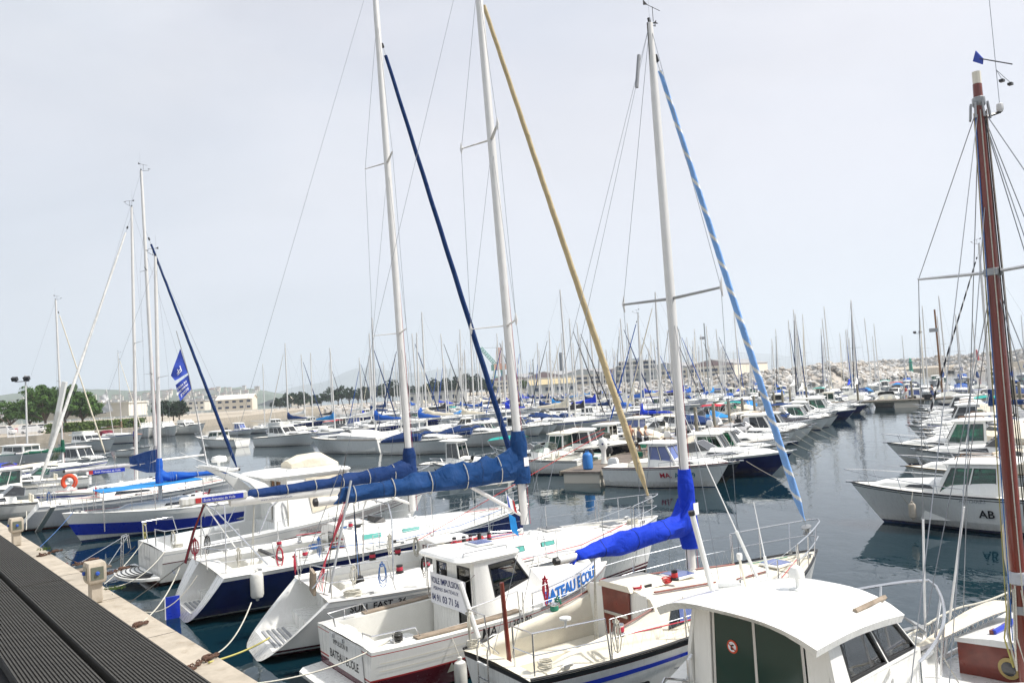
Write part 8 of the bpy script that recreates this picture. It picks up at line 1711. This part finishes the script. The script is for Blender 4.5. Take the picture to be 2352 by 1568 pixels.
def car(p, rz, m, label, van=False):
    T = Thing('van' if van else 'parked_car', label, 'van' if van else 'car', 'vehicles parked on the left quay', p, rz); L_ = 4.9 if van else 4.2; H = 1.95 if van else 1.45; W_ = 1.8
    sd = [(0, .35), (0, .9), (.15, 1.0), (1.0 if not van else .6, 1.05), (1.7 if not van else 1.3, H), (L_-.5 if not van else L_-.1, H), (L_, 1.0), (L_, .35)]
    q = T.part('body'); q.ring([[(x-L_/2, y*(1 if z < 1.06 else .88), z) for x, z in sd] for y in (-W_/2, W_/2)], m)
    for s in (-1, 1): w = T.part('window'); x0 = 1.2 if not van else .9; w.poly([(x0-L_/2, s*W_*.475, 1.08), (L_*.88-L_/2, s*W_*.475, 1.08), (L_*.82-L_/2, s*W_*.45, H-.12), (x0+.6-L_/2, s*W_*.45, H-.12)], .02, 'gdark')
    w = T.part('windscreen'); w.poly([(sd[3][0]-L_/2+.02, -.75, 1.1), (sd[3][0]-L_/2+.02, .75, 1.1), (sd[4][0]-L_/2-.06, .68, H-.08), (sd[4][0]-L_/2-.06, -.68, H-.08)], .02, 'gdark')
    for x in (.8, L_-.85):
        for s in (-1, 1): w = T.part('wheel'); w.lathe([(.001, -.1), (.32, -.1), (.32, .1), (.001, .1)], 'rubber', (x-L_/2, s*(W_/2-.08), .32), 12, (0, 1, 0))
    T.finish()
for i, (px, m, van, lb) in enumerate(((8, 'carwhite', True, 'white van with dark windscreen at the far left edge'), (40, 'carred', False, 'red car partly hidden by the white railing'), (74, 'carwhite', True, 'white van parked behind the white railing'), (112, 'carwhite', True, 'white minivan right of the railing, under the trees'), (146, 'cardark', False, 'dark car right of the white minivan'), (176, 'cardark', False, 'dark blue-grey car left of the thick leaning pole'), (205, 'carblue', False, 'blue car seen between the leaning poles'), (262, 'carwhite', False, 'silver-white car beside the hedge'))):
    p = AT(px, 985, 172-i*0+2*(i % 2)); p.z = 1.7; car(p, R(180+(i*37) % 20), m, lb, van)
# ------------------------------------------------------------------ flags
def flag(pts, m, label, txt=(), lo=None):
    mb = MB(); a, b, c, d = [Vector(p) for p in pts]; n = 8; grid = []
    nn = (b-a).cross(d-a).normalized()
    for i in range(n+1):
        for j in range(n+1): u = i/n; v = j/n; grid.append((a*(1-u)+b*u)*(1-v)+(d*(1-u)+c*u)*v+nn*.05*math.sin(v*7+u*3)*v)
    mb.add(grid, [[i*(n+1)+j, (i+1)*(n+1)+j, (i+1)*(n+1)+j+1, i*(n+1)+j+1] for i in range(n) for j in range(n)], m)
    for s_, size, u0, v0, mm_ in txt:
        def fn(x, y): u = u0+y; v = v0+x; return (a*(1-u)+b*u)*(1-v)+(d*(1-u)+c*u)*v+nn*(.05*math.sin(v*7+u*3)*v)+(Vector((0, 0, EYE))-a).normalized()*.05
        text_on(mb, s_, size, lambda x, y: fn(x, y), mm_, bold=.004)
    thing1('flag', mb, label, 'flag', None)
Yf = 36.
flag([AT(414, 800, Yf), AT(432, 856, Yf), AT(402, 874, Yf-.3), AT(392, 862, Yf-.2)], 'flagblue', 'upper torn deep blue flag with white letters FF', [('FF', .42, .45, .30, 'white')])
flag([AT(433, 860, Yf), AT(440, 893, Yf), AT(414, 921, Yf-.3), AT(403, 884, Yf-.2)], 'flagblue', 'lower deep blue flag with small white lettering and a pale tip', [('ECOLE', .22, .7, .20, 'white'), ('FRANCAISE', .18, .45, .18, 'white'), ('DE VOILE', .18, .22, .22, 'white')])
mb = MB(); a = AT(405, 760, Yf); mb.tube([(0, 0, 0), AT(433, 858, Yf)-a, AT(445, 915, Yf)-a, AT(478, 1088, Yf+.5)-a], .02, 'aludark', 5); thing1('flag_staff', mb, 'slanting flag staff carrying the two blue flags', 'flag staff', None, a)
Yw = 66.
flag([AT(245, 897, Yw), AT(250, 917, Yw), AT(238, 924, Yw-.3), AT(229, 915, Yw)], 'cloth_white', 'upper small white flag at the left behind the olive-covered sloop'); flag([AT(250, 918, Yw), AT(260, 943, Yw), AT(238, 948, Yw), AT(233, 940, Yw)], 'cloth_white', 'lower small white flag with a blue corner at the left')
mb = MB(); a = AT(244, 893, Yw); mb.tube([(0, 0, 0), AT(262, 1000, Yw)-a], .03, 'alu', 5); thing1('flag_staff', mb, 'thin staff carrying the two white flags', 'flag staff', None, a)
mb = MB(); mb.box((0, 0, 0), (.35, .3, 5.4), 'gel'); o = thing1('hoist_post', mb, 'thick white leaning post of a small hoist at the left', 'post', None, AT(222-0, 955, 88), 0); o.location = AT(133, 950, 66); o.rotation_euler = (0, R(14), 0)

# ------------------------------------------------------------------ air, sky and light
hz = MB(); hz.box((0, 5000, 349), (13900*2, 13990*1.0+8000, 702), 'white'); 
def hazemat():
    m = bpy.data.materials.new('haze'); m.use_nodes = True; nt = m.node_tree; nt.nodes.clear(); o = N(nt, 'ShaderNodeOutputMaterial'); v = N(nt, 'ShaderNodeVolumePrincipled'); v.inputs['Color'].default_value = (.86, .93, 1, 1); v.inputs['Density'].default_value = HAZE; v.inputs['Anisotropy'].default_value = .2; nt.links.new(v.outputs[0], o.inputs['Volume']); MATS['white_'] = m; return m
HAZE = .00022
if HAZE:
    o = hz.build('haze', smooth=0); o.data.materials.clear(); o.data.materials.append(hazemat()); tag(o, 'pale summer haze lying over the whole harbour', 'haze', None, 'stuff')
SUN_EL = 52; SUN_AZ = 95   # azimuth clockwise from the view axis (+Y)
w = bpy.data.worlds.new('World'); sc.world = w; w.use_nodes = True; nt = w.node_tree; L = nt.links.new; bg = nt.nodes['Background']
sky = N(nt, 'ShaderNodeTexSky', sky_type='NISHITA'); sky.sun_disc = False; sky.sun_elevation = R(SUN_EL); sky.sun_rotation = R(SUN_AZ); sky.dust_density = 4.; sky.air_density = 1.2
tc = N(nt, 'ShaderNodeTexCoord'); sx = N(nt, 'ShaderNodeSeparateXYZ'); L(tc.outputs['Generated'], sx.inputs[0])
mp = N(nt, 'ShaderNodeMapping', inputs={3: (1., 1., 2.6)}); L(tc.outputs['Generated'], mp.inputs[0])
nz = N(nt, 'ShaderNodeTexNoise', inputs={'Scale': 1.7, 'Detail': 7., 'Roughness': .55, 'Distortion': .5}); L(mp.outputs[0], nz.inputs['Vector'])
rp = N(nt, 'ShaderNodeValToRGB'); e = rp.color_ramp.elements; e[0].position = 0; e[0].color = (3.65, 3.95, 4.6, 1); e[1].position = .5; e[1].color = (4.95, 5.1, 5.2, 1); e.new(.16).color = (4.4, 4.5, 5.0, 1); L(sx.outputs[2], rp.inputs[0])
nr = N(nt, 'ShaderNodeMapRange', inputs={1: .30, 2: .62, 3: .78, 4: 1.06}); L(nz.outputs[0], nr.inputs[0])
mm = N(nt, 'ShaderNodeMix', data_type='RGBA', blend_type='MULTIPLY', inputs={0: 1.}); L(rp.outputs[0], mm.inputs[6]); L(nr.outputs[0], mm.inputs[7])
n2 = N(nt, 'ShaderNodeTexNoise', inputs={'Scale': 1.3, 'Detail': 5.}); L(mp.outputs[0], n2.inputs['Vector']); r2 = N(nt, 'ShaderNodeMapRange', inputs={1: .35, 2: .6, 3: .62, 4: .97}); L(n2.outputs[0], r2.inputs[0])
n3 = N(nt, 'ShaderNodeTexNoise', inputs={'Scale': .9, 'Detail': 3.}); L(tc.outputs['Generated'], n3.inputs['Vector']); r3 = N(nt, 'ShaderNodeMapRange', inputs={1: .4, 2: .65, 3: 0., 4: .55}); L(n3.outputs[0], r3.inputs[0])
ml_ = N(nt, 'ShaderNodeMix', data_type='RGBA'); L(r3.outputs[0], ml_.inputs[0]); L(mm.outputs[2], ml_.inputs[6]); ml_.inputs[7].default_value = (4.85, 4.6, 5.1, 1); mm = ml_
mx = N(nt, 'ShaderNodeMix', data_type='RGBA'); L(r2.outputs[0], mx.inputs[0]); L(sky.outputs[0], mx.inputs[6]); L(mm.outputs[2], mx.inputs[7]); L(mx.outputs[2], bg.inputs[0]); bg.inputs[1].default_value = .10
sd_ = bpy.data.lights.new('sun', 'SUN'); sd_.energy = 4.0; sd_.angle = R(3.0); sd_.color = (1, .95, .88); so = bpy.data.objects.new('sun', sd_); col.objects.link(so)
dv = Vector((math.sin(R(SUN_AZ))*math.cos(R(SUN_EL)), math.cos(R(SUN_AZ))*math.cos(R(SUN_EL)), math.sin(R(SUN_EL)))); so.rotation_euler = dv.to_track_quat('Z', 'Y').to_euler()
vs = sc.view_settings; vs.view_transform = 'Standard'; vs.look = 'None'; vs.exposure = .72; vs.gamma = 1
sc.cycles.use_denoising = True; sc.cycles.max_bounces = 7; sc.cycles.transparent_max_bounces = 16; sc.cycles.volume_bounces = 2; sc.cycles.caustics_reflective = False; sc.cycles.caustics_refractive = False; sc.cycles.sample_clamp_indirect = 4
